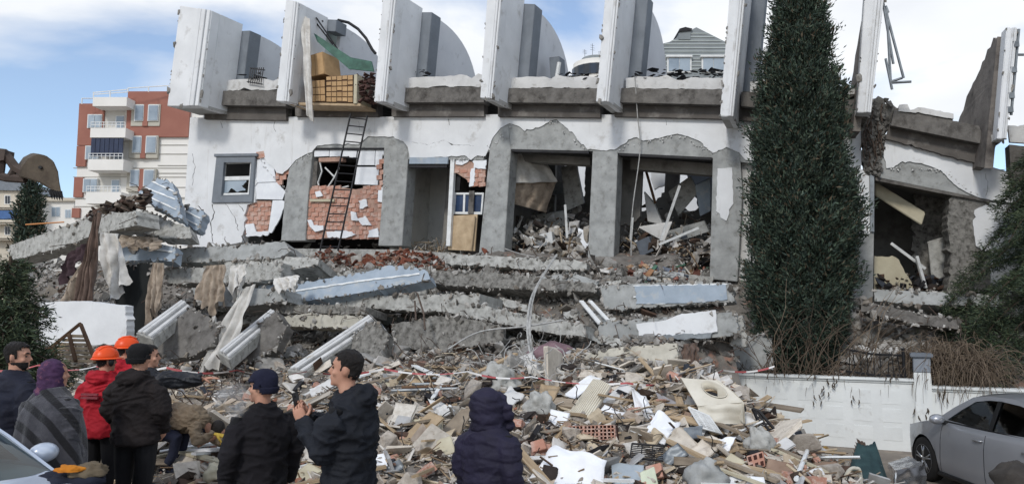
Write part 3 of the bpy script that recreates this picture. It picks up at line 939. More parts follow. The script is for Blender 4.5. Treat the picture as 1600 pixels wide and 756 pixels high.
# crumbs of plaster and mortar clinging round the openings
it_ = []
qx = random.Random(4)
for (x0, y0, x1, y1, n_) in ((401, 246, 448, 300, 26), (452, 262, 487, 240, 20), (598, 232, 600, 300, 14), (704, 250, 760, 246, 24), (762, 236, 800, 196, 26), (860, 190, 915, 232, 26), (965, 232, 1060, 212, 26), (1060, 212, 1115, 240, 20), (1385, 262, 1470, 266, 22), (1470, 266, 1530, 308, 22), (1120, 262, 1122, 340, 10)):
    for k in range(n_):
        t_ = qx.random(); s_ = qx.uniform(.02, .07)
        it_.append((FP(x0 + (x1 - x0) * t_ + qx.gauss(0, 2), y0 + (y1 - y0) * t_ + qx.gauss(0, 2), .03), (s_, s_ * .5, s_ * .7), (qx.uniform(0, 6), qx.uniform(0, 6), qx.uniform(0, 6))))
scatter('clinging_crumbs', HULLS, it_, M_plaster_b, BLD, kind='stuff')

# chips broken out of the fin edges
it_ = []
for (fin, d, C, D, e, wt), f in zip(FINS, fins):
    A, B = FP(*f[0], FC), FP(*f[1], FC)
    for (p, q) in ((A, B), (D, C), (A, D), (D + d * 1.2, D)):
        L_ = (q - p).length
        for k in range(int(L_ * 3.2)):
            s_ = .03 * (6 ** (qx.random() ** 2.2))
            it_.append((p.lerp(q, qx.random()), (s_ * .8, s_ * .8, s_ * qx.uniform(.8, 2.2)), (qx.uniform(-.4, .4), qx.uniform(-.4, .4), qx.uniform(0, 6))))
scatter('edge_chips', HULLS, it_, mat('chip_grey', (150, 147, 142), (118, 115, 111), 8, 0.95, 0.6, 30), BLD, kind='stuff')

# ------------------------------------------------------------------ pancaked slabs and big pieces
def hit(x, y, y0=7.5):
    d = ray(x, y)
    Y = y0
    while Y < 25.0:
        t = Y / d.y
        p = CAMP + d * t
        if p.z <= heap(p.x, Y, False) + 0.02:
            return p
        Y += 0.05
    return CAMP + d * (24.0 / d.y)

def plane_pts(pts, tilt, off, Y0=None, turn=0.0, ref=None):
    """pixel outline -> points on a leaning plane through the heap surface (off metres towards the street)"""
    cx = sum(p[0] for p in pts) / len(pts); cy = sum(p[1] for p in pts) / len(pts)
    if ref: cx, cy = ref
    P = W(cx, cy, Y0) if Y0 else hit(cx, cy)
    a = math.radians(tilt); b = math.radians(turn)
    h = Matrix.Rotation(b, 3, 'Z') @ NOUT
    n = h * math.cos(a) + Vector((0, 0, 1)) * math.sin(a)
    P = P - (P - CAMP).normalized() * off
    out = []
    for p in pts:
        d = ray(p[0], p[1])
        t = (P - CAMP).dot(n) / d.dot(n)
        out.append(CAMP + d * t)
    return out, n

PIECES = []
def piece(name, label, cat, pts, tilt=0, off=0.15, thick=0.18, m=None, Y0=None, turn=0.0, amp=1.2, step=5, seed=0, parent=None, group=None, bevel=0.0, vec=None, ref=None, kind=None):
    rp_ = rag(pts, amp, step, seed)
    P, n = plane_pts(rp_, tilt, off, Y0, turn, ref or (sum(p[0] for p in pts) / len(pts), sum(p[1] for p in pts) / len(pts)))
    PIECES.append((name, P, n))
    t = MB(); t.prism(P, (vec if vec is not None else -n * thick))
    return t.build(name, m, parent, label=label, cat=cat, group=group, bevel=bevel, kind=kind)

r1 = lambda L_: [(a, b, 1) for a, b in L_]
# name, label, px outline, tilt, off, thick, mat, Y0, turn
SL = [
 ('concrete_beam', 'long pale concrete beam sloping up from the evergreen bush at far left', [(14, 384), (90, 357), (150, 336), (212, 330), (214, 352), (150, 366), (100, 385), (18, 408)], 5, 0.5, 0.6, M_conc_l, 17.6, -10),
 ('concrete_slab', 'light slab under the broken striped wall piece on the left ridge', [(192, 342), (222, 327), (296, 356), (300, 372), (256, 372), (206, 362)], 30, 0.6, 0.3, M_conc_l, 17.8, 0),
 ('concrete_slab', 'grey floor slab edge running right from the white hanging cloth', [(272, 388), (360, 384), (444, 377), (453, 392), (440, 402), (350, 408), (274, 411)], 20, 0.5, 1.5, M_conc, 17.4, 0),
 ('concrete_slab', 'second slab edge below, behind the beige curtains', [(258, 421), (350, 416), (402, 411), (440, 410), (438, 434), (400, 440), (262, 443)], 8, 0.7, 1.5, M_conc_l, 16.8, 0),
 ('concrete_slab', 'dark lower slab between the two fallen moulded fins', [(300, 450), (440, 450), (446, 470), (380, 480), (310, 476)], 10, 0.3, 1.2, M_conc, 16.0, 0),
 ('concrete_slab', 'grey slab edge under the ladder foot', [(350, 406), (440, 400), (500, 404), (496, 414), (440, 424), (352, 424)], 25, 0.7, 0.8, M_conc_l, 16.9, 0),
 ('concrete_slab', 'long slab tongue beneath the large blue sided wall piece', [(512, 464), (600, 462), (750, 459), (748, 486), (660, 487), (590, 482), (512, 482)], 5, 0.5, 1.3, M_conc_l, 15.6, 0),
 ('concrete_slab', 'pale wall strip lying in the dark gap above the fallen fin', [(441, 494), (480, 490), (568, 494), (560, 512), (442, 510)], 10, 0.4, 0.5, mat('slab_beige', (194, 190, 178), (166, 162, 150), 4, 0.92, 0.4, 18, stain=((120, 114, 104), 5, 0.55, 0.75)), 15.2, 0),
 ('concrete_slab', 'brown floor slab in the gap above the beige strip', [(436, 476), (520, 476), (572, 480), (570, 490), (440, 489)], 10, 0.4, 0.9, M_conc_r, 15.5, 0),
 ('concrete_slab', 'broad floor edge below the two big openings', [(694, 398), (776, 400), (850, 404), (918, 409), (916, 421), (840, 422), (770, 416), (696, 412)], 12, 0.4, 1.2, M_conc_l, 17.4, 0),
 ('concrete_slab', 'thin tilted slab dropping to the right above the pink bundle', [(690, 470), (752, 478), (830, 492), (914, 507), (914, 526), (860, 520), (780, 505), (700, 488)], 8, 0.8, 1.2, M_conc_l, 14.6, 0),
 ('concrete_slab', 'brownish leaning slab below the thin tilted one', [(612, 506), (700, 492), (783, 508), (783, 533), (700, 546), (620, 545)], 15, 0.4, 0.25, M_conc_r, 14.3, 0),
 ('concrete_slab', 'crumbled slab shelf above the striped blue wall piece', [(668, 424), (740, 424), (840, 432), (930, 444), (930, 456), (820, 452), (700, 446), (670, 440)], 20, 0.5, 0.8, M_conc_r, 16.2, 0),
 ('concrete_slab', 'slab edge with rebar above the grey rubble shelf', [(830, 432), (900, 428), (936, 440), (930, 452), (880, 450), (832, 446)], 15, 0.6, 0.6, M_conc, 16.2, 0),
 ('concrete_slab', 'wall slab with a dark left edge carrying a white plaster panel', [(936, 505), (966, 500), (1060, 494), (1149, 487), (1156, 524), (1060, 530), (970, 536), (930, 532)], 4, 0.5, 0.5, M_conc, 14.3, 0),
 ('concrete_slab', 'smooth beige slab leaning under the white plastered wall piece', [(908, 552), (970, 542), (1058, 536), (1060, 578), (1010, 588), (948, 594), (925, 580)], 25, 0.4, 0.2, mat('slab_beige', (194, 190, 178), (166, 162, 150), 4, 0.92, 0.4, 18, stain=((120, 114, 104), 5, 0.55, 0.75)), 12.7, 0),
 ('concrete_slab', 'plain grey wall piece standing beside the cypress foot', [(1104, 534), (1150, 526), (1205, 520), (1210, 578), (1108, 580)], 5, 0.3, 0.3, M_conc, 15.0, 0),
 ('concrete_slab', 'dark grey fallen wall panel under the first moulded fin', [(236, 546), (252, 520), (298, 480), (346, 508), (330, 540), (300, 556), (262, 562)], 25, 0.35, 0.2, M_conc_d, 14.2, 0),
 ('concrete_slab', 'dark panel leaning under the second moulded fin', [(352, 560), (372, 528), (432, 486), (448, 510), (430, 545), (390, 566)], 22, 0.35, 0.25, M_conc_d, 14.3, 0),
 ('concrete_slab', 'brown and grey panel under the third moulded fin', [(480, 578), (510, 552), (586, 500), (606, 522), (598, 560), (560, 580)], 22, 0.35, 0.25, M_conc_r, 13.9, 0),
 ('concrete_slab', 'near-black sheet painted as the shade of the hollow beside the white cloth', [(184, 418), (236, 408), (242, 470), (226, 522), (190, 522), (180, 470)], 10, 0.2, 0.2, mat('void_dark', (34, 37, 37), (24, 26, 26), 2, 0.95, 0.3, 10), 16.3, 0),  # no real slab: the shade of the void put into a near-black sheet
 ('concrete_slab', 'grey slab stub standing left of the cypress behind the white plaster', [(1138, 500), (1160, 492), (1168, 540), (1142, 540)], 5, 0.4, 0.4, M_conc_l, 14.1, 0),
 ('concrete_slab', 'tilted dark beam behind the garden fence under the right bay', [(1345, 470), (1440, 490), (1500, 500), (1498, 514), (1430, 506), (1345, 486)], 10, 0.3, 0.5, M_conc_d, 14.2, 0),
 ('concrete_slab', 'white broken wall piece behind the garden fence', [(1322, 546), (1345, 538), (1372, 544), (1408, 540), (1412, 572), (1318, 572)], 8, 0.3, 0.2, M_plaster_b, 14.6, 0),
 ('concrete_slab', 'white plastered stub standing right of the cypress', [(1316, 484), (1330, 478), (1340, 482), (1342, 518), (1314, 514)], 5, 0.3, 0.3, M_plaster_b, 15.2, 0),
 ('concrete_slab', 'grey slab lying below the cream beam of the right bay', [(1366, 452), (1470, 456), (1560, 462), (1560, 478), (1440, 476), (1366, 470)], 15, 0.4, 0.8, M_conc, 14.6, 0),
]
for i, (nm, lb, pts, tl, off, th, m, Y0, tn) in enumerate(SL):
    piece(nm, lb, 'slab' if 'slab' in nm else 'beam', r1(pts), tl, 0.0, th, m, Y0, tn, amp=1.4, seed=200 + i)

# many thinner floor fragments sticking out of the crushed storeys
qf = random.Random(51)
ORD = ['first', 'second', 'third', 'fourth', 'fifth', 'sixth', 'seventh', 'eighth', 'ninth', 'tenth', 'eleventh', 'twelfth', 'thirteenth', 'fourteenth', 'fifteenth', 'sixteenth', 'seventeenth', 'eighteenth', 'nineteenth', 'twentieth', 'twenty-first', 'twenty-second', 'twenty-third', 'twenty-fourth', 'twenty-fifth', 'twenty-sixth']
frs = []
for row, (ya, yb, x0, x1, n_) in enumerate(((414, 424, 470, 1120, 14), (432, 446, 430, 1130, 15), (452, 466, 300, 1130, 17), (482, 498, 300, 1110, 17), (508, 528, 560, 1120, 13))):
    for k in range(n_):
        frs.append((row, x0 + (x1 - x0) * (k + qf.uniform(.1, .9)) / n_, qf.uniform(ya - 4, yb + 4), k, n_))
ROWN = ['under the openings', 'on the second broken layer', 'on the third broken layer', 'on the fourth broken layer', 'above the centre rubble']
for row, x, y, k, n_ in frs:
    w_ = qf.uniform(18, 80); hh_ = qf.uniform(4, 12); sl = qf.gauss(0, .22)
    top = [(x + w_ * (t_ - .5), y + sl * w_ * (t_ - .5) + qf.uniform(-1.5, 1.5)) for t_ in (0, .25, .5, .75, 1)]
    bot = [(a + qf.uniform(-3, 3), b + hh_ + qf.uniform(-1.5, 1.5)) for a, b in reversed(top)]
    piece('floor_fragment', 'thin broken floor fragment %s, %s from left' % (ROWN[row], ORD[k]), 'floor fragment', r1(top + bot), qf.uniform(5, 45), qf.uniform(.15, .45), qf.uniform(.3, .9), qf.choice([M_conc, M_conc_l, M_conc_r, M_conc_d, M_conc_l]), None, qf.uniform(-18, 18), amp=1.6, step=4, seed=int(x), group='thin floor fragments in the crushed storeys')

# pieces with blue siding and white strips
def sided(label, pts, tilt, Y0, strips, thick=0.25, turn=0, m=M_siding, seed=0, pads=()):
    o = piece('siding_wall_piece', label, 'wall piece', r1(pts), tilt, 0, thick, m, Y0, turn, amp=1.5, seed=seed)
    cx, cy = sum(p[0] for p in pts) / len(pts), sum(p[1] for p in pts) / len(pts)
    for a, b, w in strips:
        dx, dy = b[0] - a[0], b[1] - a[1]; L_ = math.hypot(dx, dy); nx, ny = -dy / L_ * w / 2, dx / L_ * w / 2
        q = [(a[0] + nx, a[1] + ny, 1), (b[0] + nx, b[1] + ny), (b[0] - nx, b[1] - ny, 1), (a[0] - nx, a[1] - ny)]
        P, n = plane_pts(rag(q, 0.5, 6, seed), tilt, 0.0, Y0, turn, (cx, cy))
        t = MB(); t.prism([p + n * 0.025 for p in P], -n * 0.05); t.build('white_strip', M_whitestrip, o)
    for q, mm, pr_ in pads:
        P, n = plane_pts(rag(r1(q), 1.2, 5, seed + 1), tilt, 0.0, Y0, turn, (cx, cy))
        t = MB(); t.prism([p + n * pr_ for p in P], -n * (pr_ + 0.02)); t.build('panel', mm, o)
    return o
sided('broken blue grey wall piece with white stripes on the left ridge', [(216, 300), (246, 278), (270, 286), (281, 322), (284, 342), (262, 334), (240, 322)], 35, 18.0,
      [((228, 294), (274, 312), 2), ((238, 284), (272, 300), 2), ((222, 303), (276, 328), 2)], seed=3)
sided('smaller striped wall block leaning against the white wall corner', [(281, 342), (293, 322), (318, 330), (319, 338), (307, 360), (292, 356)], 30, 18.2,
      [((290, 330), (314, 342), 2), ((285, 340), (309, 352), 2)], seed=4)
sided('narrow blue grey slab beneath the hanging white cloth', [(168, 398), (190, 374), (232, 378), (276, 386), (272, 408), (230, 406), (200, 408)], 30, 17.3,
      [((196, 384), (270, 394), 2.2)], seed=5)
sided('large fallen wall piece with pale blue siding and wavy torn top edge', [(398, 470), (404, 446), (450, 444), (490, 440), (520, 434), (545, 428), (575, 424), (608, 414), (640, 416), (668, 424), (672, 436), (640, 444), (560, 458), (480, 470), (404, 480)], 28, 16.0,
      [((456, 456), (560, 440), 2.2), ((560, 440), (656, 428), 2.2)], seed=6, thick=0.35)
sided('striped blue wall panel lying flat right of the white metal strips', [(937, 447), (1000, 443), (1100, 440), (1142, 442), (1148, 470), (1050, 478), (946, 484)], 8, 14.9,
      [((990, 464), (1136, 461), 2), ((990, 447), (1136, 444), 2), ((994, 474), (1040, 474), 2)], m=M_conc, seed=7, thick=0.5,
      pads=[([(992, 447), (1134, 445), (1137, 468), (1090, 473), (994, 475)], M_siding, 0.03)])
o_ = piece('plaster_sheet', 'white plaster panel peeling from the lower right wall piece', 'plaster panel', r1([(994, 506), (1040, 500), (1060, 492), (1118, 484), (1121, 518), (1070, 524), (998, 524)]), 4, 0.06, 0.05, M_plaster, 14.3, 0, seed=9, ref=(1028.3, 513.5))
piece('grey_strip', None, None, r1([(1000, 524), (1112, 520), (1110, 528), (1004, 533)]), 4, 0.08, 0.08, M_metal_g, 14.3, parent=o_, ref=(1028.3, 513.5))

# fallen fins with stepped mouldings
def fallen_fin(label, a0, a1, w0, w1, Y0, Y1):
    """a0->a1 upper edge in px, w = offsets (px) across the face"""
    fin = empty('fallen_fin', W(a0[0], a0[1], Y0), label, 'fin')
    def q(s, k, up=0.0):
        x = a0[0] + (a1[0] - a0[0]) * s + (w0[0] + (w1[0] - w0[0]) * s) * k
        y = a0[1] + (a1[1] - a0[1]) * s + (w0[1] + (w1[1] - w0[1]) * s) * k
        return W(x, y, Y0 + (Y1 - Y0) * s - 0.1 * k) + Vector((0, -0.5, 0.6)).normalized() * up
    nn = Vector((0, 0.6, -0.8))
    t = MB(); t.prism([q(0, 0), q(1, 0), q(1, 1), q(0, 1)], nn * 0.25); t.build('panel', M_conc_l, fin, bevel=0.01)
    for k0, k1, up in ((0.08, 0.3, 0.05), (0.38, 0.6, 0.09), (0.68, 0.92, 0.05)):
        t = MB(); t.prism([q(0.02, k0, up), q(0.98, k0, up), q(0.98, k1, up), q(0.02, k1, up)], nn * (up + 0.03)); t.build('moulding', M_plaster_b, fin, bevel=0.012)
fallen_fin('fallen white moulded fin leaning in front of the dark hollow', (212, 520), (284, 468), (26, 10), (16, 12), 13.6, 15.2)
fallen_fin('fallen white moulded fin below the beige curtains', (340, 550), (424, 482), (18, 12), (14, 12), 13.4, 15.2)
fallen_fin('fallen white moulded fin behind the man with the phone', (448, 578), (578, 490), (26, 6), (16, 16), 13.0, 14.8)

# white garden wall at the far left and wooden roof frame before it
piece('garden_wall', 'white garden wall behind the broken wooden frame at left', 'wall', r1([(62, 472), (130, 470), (196, 478), (198, 538), (60, 540)]), 0, 0, 0.2, M_plaster, 15.0, 0, seed=5)
wf = empty('wooden_frame', W(105, 565, 12.6), 'broken wooden roof frame with slats propped against the white wall', 'wooden frame')
P, n = plane_pts([(60, 560), (122, 506), (138, 508), (152, 566)], 20, 0, 12.6)
for a, b, w in (((58, 560), (126, 505), 5), ((126, 506), (150, 566), 5), ((84, 540), (88, 562), 4), ((108, 522), (118, 564), 4)):
    q, n = plane_pts([a, b], 20, 0, 12.55, 0, (105, 540))
    t = MB(); t.tube(q, 0.035, 4); t.build('rafter', M_wood_d, wf)
for k in range(7):
    y = 522 + k * 6.4
    x0 = 122 - (y - 506) * 1.1; x1 = 130 + (y - 506) * 0.36
    q, n = plane_pts([(x0, y), (x1, y + 1), (x1, y + 5), (x0, y + 4.4)], 20, 0, 12.6, 0, (105, 540))
    t = MB(); t.prism(q, -n * 0.02); t.build('slat', M_wood, wf)

# ------------------------------------------------------------------ cloths and curtains
def drape(label, tl, tr, br, bl, Y0, m, fold=0.07, nf=4, seed=1, name='curtain', nu=26, nv=22, mid=None):
    a, b, c, d = W(*tl, Y0), W(*tr, Y0), W(*br, Y0 - 0.25), W(*bl, Y0 - 0.25)
    f0 = bil(a, b, c, d)
    def f(u, v):
        u2 = 0.5 + (u - 0.5) * (0.62 + 0.38 * math.sin(min(1.0, v * 1.3 + .1) * PI / 2))
        p = f0(u2, v)
        if mid:
            p = p + (W(*mid, Y0) - W(800, 490, Y0)) * (4 * v * (1 - v))
        e = (noise.noise(Vector((u * 4 + seed, seed, 0))) * 0.34 + noise.noise(Vector((u * 11 + seed, seed, 4))) * 0.12) * v
        return p + Vector((0, 0, e))
    return cloth(name, f, nu, nv, fold, m, nf=nf, seed=seed, label=label, cat='cloth')
drape('long brown curtain hanging down the left ridge to the wooden frame', (146, 332), (160, 332), (142, 502), (110, 505), 15.6, M_cloth_br, 0.08, 4, 3)
drape('pale beige curtain fold beside the long brown one', (136, 396), (152, 372), (128, 470), (96, 468), 16.0, M_cloth_b, 0.07, 3, 4)
drape('bulging white cloth bag hanging over the left slabs', (150, 362), (192, 366), (200, 440), (172, 476), 16.2, M_cloth_w, 0.12, 2, 5)
drape('beige torn cloth over the ridge next to the white bag', (176, 366), (256, 372), (246, 384), (190, 388), 16.9, M_cloth_b, 0.12, 5, 6)
drape('narrow beige curtain hanging beside the dark hollow', (234, 410), (261, 411), (250, 486), (229, 506), 15.9, M_cloth_b, 0.07, 3, 7)
drape('wide beige curtain hung over the second slab', (318, 415), (358, 413), (350, 480), (303, 480), 15.9, M_cloth_b, 0.08, 4, 8)
drape('white cloth hung to the right of the wide beige curtain', (354, 416), (392, 412), (376, 450), (366, 472), 15.7, M_cloth_w, 0.08, 3, 9)
drape('long white cloth trailing diagonally down to the rubble', (376, 452), (404, 442), (356, 572), (308, 580), 14.2, M_cloth_w, 0.06, 2, 10)
drape('white rag on the torn end of the blue sided wall piece', (420, 436), (474, 428), (462, 448), (440, 460), 15.7, M_cloth_w, 0.07, 3, 11)
drape('brown fibrous bundle hanging beside the grey wall piece', (1064, 538), (1094, 534), (1092, 580), (1062, 600), 13.0, M_cloth_br, 0.09, 3, 12, name='hanging_bundle')
drape('dark purple cloth hanging in the left ridge gap', (100, 400), (146, 372), (140, 410), (96, 440), 16.6, mat('cloth_purple', (70, 54, 58), (50, 38, 42), 5, 0.95, 0.3, 50), 0.09, 4, 13)

# ------------------------------------------------------------------ balcony contents, ladder
def facade_box(name, label, cat, quad, c, depth, m, parent=None, tiles=None, group=None, m2=None):
    t = MB(); P = fpoly(quad, c); t.prism(P, vpdir(1400) * depth)
    o = t.build(name, m, parent, bevel=0.006, label=label, cat=cat, group=group)
    if tiles:
        nx, ny = tiles
        for i in range(nx):
            for j in range(ny):
                u0, u1, v0, v1 = i / nx + 0.015, (i + 1) / nx - 0.015, j / ny + 0.02, (j + 1) / ny - 0.02
                if R.random() < 0.25: v1 = v1 - 0.03
                def B(u, v): return (P[0] * (1 - u) + P[1] * u) * (1 - v) + (P[3] * (1 - u) + P[2] * u) * v
                t = MB(); t.prism([B(u0, v0) + NOUT * 0.02, B(u1, v0) + NOUT * 0.02, B(u1, v1) + NOUT * 0.02, B(u0, v1) + NOUT * 0.02], -NOUT * 0.03)
                t.build('package', M_carton, o)
    return o
facade_box('stacked_cartons', 'left stack of brown flat packages on the balcony', 'cartons', [(478, 127), (508, 125), (509, 160), (478, 160)], 0.9, 0.7, M_wood_d, tiles=(4, 3))
facade_box('stacked_cartons', 'right stack of brown flat packages with pale end board', 'cartons', [(510, 120), (552, 117), (552, 161), (510, 160)], 0.92, 0.7, M_wood_d, tiles=(5, 5))
facade_box('end_board', 'pale chipboard sheet at the right end of the packages', 'board', [(553, 117), (558, 116), (557, 162), (552, 162)], 0.95, 0.7, M_cream)
facade_box('tilted_carton', 'brown carton tilted on top of the stacked packages', 'carton', [(480, 88), (504, 81), (508, 116), (480, 122)], 0.8, 0.75, M_carton, tiles=(2, 1))
facade_box('balcony_tray', 'brown boarded underside carrying the stacked packages', 'boards', [(452, 160), (563, 162), (563, 166), (452, 164)], 0.9, 1.0, M_wood)
items = []
for i in range(60):
    items.append((FP(R.uniform(558, 584), R.uniform(116, 160), R.uniform(0.5, 0.9)), (R.uniform(.1, .3), R.uniform(.1, .25), R.uniform(.05, .16)), (R.uniform(-.4, .4), R.uniform(-.4, .4), R.uniform(0, 6))))
scatter('brick_heap', HULLS, items, mat('dark_brick_heap', (96, 70, 64), (64, 50, 48), 6, 0.95, 0.6, 20), label='dark red broken brick heap beside the stacked packages', cat='bricks', kind='stuff')
P = [FP(490, 52, 0.7), FP(496, 66, 0.7), FP(545, 108, 0.5), FP(584, 112, 0.4), FP(580, 96, 0.4), FP(548, 90, 0.4)]
t = MB(); t.prism(P, -NOUT * 0.05); t.build('green_sheet', mat('green_metal', (70, 110, 96), (50, 80, 70), 4, 0.6, 0.2, 30), label='bent dark green metal sheet fallen across the balcony', cat='metal sheet')
cloth('white_curtain', bil(FP(470, 22, 1.0), FP(484, 30, 1.0), FP(490, 192, 1.35), FP(480, 180, 1.35)), 12, 40, 0.06, M_cloth_w, nf=2, seed=31, label='long white curtain hanging out of the balcony beside the packages', cat='curtain')
t = MB(); t.prism([FP(470, 15, 0.3), FP(492, 26, 0.3), FP(490, 128, 0.3), FP(466, 128, 0.3)], vpdir(1400) * 1.2); t.build('bay_screen', mat('mint_panel', (196, 208, 204), (180, 192, 188), 2, 0.8, 0.1, 20), BLD)
t = MB()
for a, b in (((470, 14), (505, 34)), ((494, 28), (528, 78)), ((486, 26), (520, 70))):
    t.tube([FP(*a, 0.5), FP(*b, 0.2)], 0.025, 5)
t.build('roof_rail', M_metal_d, BLD)
pts = [(528, 32), (545, 36), (560, 46), (572, 60), (582, 78), (587, 84)]
t = MB(); t.tube([FP(a, b, -0.6) for a, b in pts], 0.05, 5); t.build('roof_edge_trim', M_metal_d, BLD)

lad = empty('ladder', FP(514, 392, 1.2), 'tall dark metal ladder leaning from rubble to the balcony', 'ladder')
La0, La1, Lb0, Lb1 = FP(548, 178, 0.75), FP(574, 181, 0.75), FP(500, 392, 1.3), FP(528, 392, 1.3)
t = MB(); t.tube([La0, Lb0], 0.03, 6); t.build('rail', M_metal_d, lad)
t = MB(); t.tube([La1, Lb1], 0.03, 6); t.build('rail', M_metal_d, lad)
nr = 17
for k in range(nr):
    s = (k + 0.5) / nr
    t = MB(); t.tube([La0.lerp(Lb0, s), La1.lerp(Lb1, s)], 0.018, 5); t.build('rung', M_metal_d, lad)

# roof junk on the balcony floors
def junk(label, x0, x1, y0, y1, n, c0, c1, m, smin=.08, smax=.4, tm=HULLS, parent=None):
    it = []
    for i in range(n):
        v = R.random() ** 1.6
        s_ = R.uniform(smin, smax)
        it.append((FP(R.uniform(x0, x1), y1 + (y0 - y1) * v, R.uniform(c0, c1)), (s_, s_ * R.uniform(.3, .8), s_ * R.uniform(.08, .25)), (R.uniform(-.3, .3), R.uniform(-.3, .3), R.uniform(0, 6))))
    return scatter('debris', tm, it, m, parent, label=label, cat='debris', kind='stuff')
M_black = mat('black_sheet', (56, 58, 62), (40, 42, 46), 3, 0.8, 0.4, 15)
junk('black roofing scraps on the roof edge before the grey gabled house', 984, 1128, 108, 124, 90, -1.0, 0.3, M_black, .05, .32)
junk('dark scraps on the roof edge left of the fifth fin', 872, 934, 114, 124, 40, -0.6, 0.3, M_black, .05, .25)
junk('dark twisted scraps on the first balcony beside its column', 376, 410, 108, 130, 30, -0.6, 0.3, M_black)
junk('dark scraps on the third balcony by the curved wall', 625, 668, 108, 122, 24, -0.4, 0.3, M_black, .05, .25)
junk('dark broken masonry left of the torn sixth fin', 1296, 1340, 128, 165, 50, -0.3, 0.4, M_conc_d)
t = MB()
for k in range(7):
    x = 392 + k * 3.3
    t.tube([FP(x, 106, 0.3), FP(x - 4, 130, 0.4)], 0.018, 4)
t.tube([FP(391, 107, 0.3), FP(414, 110, 0.3)], 0.02, 4); t.tube([FP(386, 128, 0.4), FP(410, 132, 0.4)], 0.02, 4)
t.build('metal_rack', M_metal_d, label='small black wire rack on the first balcony', cat='rack')
for lb, q in (('grey vent hood on the roof right of the third fin', [(634, 94), (652, 92), (652, 118), (634, 118)]), ('grey vent hood on the roof right of the fourth fin', [(858, 90), (874, 88), (876, 122), (860, 122)])):
    facade_box('vent_hood', lb, 'vent', q, -1.2, 0.4, M_bluegrey)
for lb, a, b in (('white pipe stub on the roof right of the third fin', (664, 122), (668, 90)), ('white pipe stub on the roof right of the fourth fin', (870, 122), (874, 98))):
    t = MB(); t.tube([FP(*a, -0.3), FP(*b, -0.3)], 0.06, 8); t.build('roof_pipe', M_whitestrip, label=lb, cat='pipe')
# hanging window frame from the sixth fin and rail at the last fin
t = MB()
for a, b in (((1384, 10), (1388, 20)), ((1386, 18), (1392, 130)), ((1380, 4), (1396, 100)), ((1384, 16), (1412, 122)), ((1390, 130), (1424, 128)), ((1392, 128), (1410, 122)), ((1384, 92), (1394, 140))):
    t.tube([FP(*a, 1.1), FP(*b, 1.1)], 0.03, 5)
t.build('dangling_metalwork', M_metal_g, label='bent metal window frame dangling from the torn sixth fin', cat='metal frame')
t = MB()
t.tube([FP(1592, 46, 1.2), FP(1580, 180, 1.2)], 0.03, 5); t.tube([FP(1590, 86, 1.2), FP(1600, 86, 1.2)], 0.03, 5)
for y in (70, 110, 150, 172):
    t.box(FP(1588 - (y - 46) * 0.09, y, 1.25), (0.12, 0.1, 0.12))
t.build('metal_rail', M_metal_g, label='metal rail with brackets along the rightmost fin', cat='rail')
# wires
def wire(label, pts, r=0.012, m=M_cable, name='cable', n=5):
    P = [Vector(p) for p in pts]
    # smooth by Catmull-Rom
    out = []
    for i in range(len(P) - 1):
        p0, p1, p2, p3 = P[max(i - 1, 0)], P[i], P[i + 1], P[min(i + 2, len(P) - 1)]
        for k in range(6):
            s = k / 6
            out.append(0.5 * ((2 * p1) + (p2 - p0) * s + (2 * p0 - 5 * p1 + 4 * p2 - p3) * s * s + (3 * p1 - p0 - 3 * p2 + p3) * s ** 3))
    out.append(P[-1])
    t = MB(); t.tube(out, r, n)
    return t.build(name, m, label=label, cat='cable')
wire('thin cable hanging down the front between the two big openings', [FP(992, 120, 0.5), FP(996, 180, 0.3), FP(1000, 235, 0.15), FP(988, 330, 0.2), FP(986, 400, 0.2)], 0.015)
wire('bundle cable looping down over the slabs in the middle', [W(870, 398, 15.5), W(838, 450, 14.2), W(828, 500, 13.6), W(830, 548, 13.2), W(834, 556, 13.1)], 0.025)
wire('pale cable beside the bundle in the middle', [W(862, 410, 15.5), W(832, 460, 14.0), W(824, 510, 13.5), W(828, 550, 13.1)], 0.02)
wire('long drooping cable across the brown slab', [W(700, 545, 13.2), W(750, 518, 13.6), W(820, 510, 13.6), W(880, 500, 13.8)], 0.018)
wire('thin cable along the sill of the third opening', [FP(788, 388, 0.2), FP(812, 396, 0.3), FP(850, 404, 0.4)], 0.012)

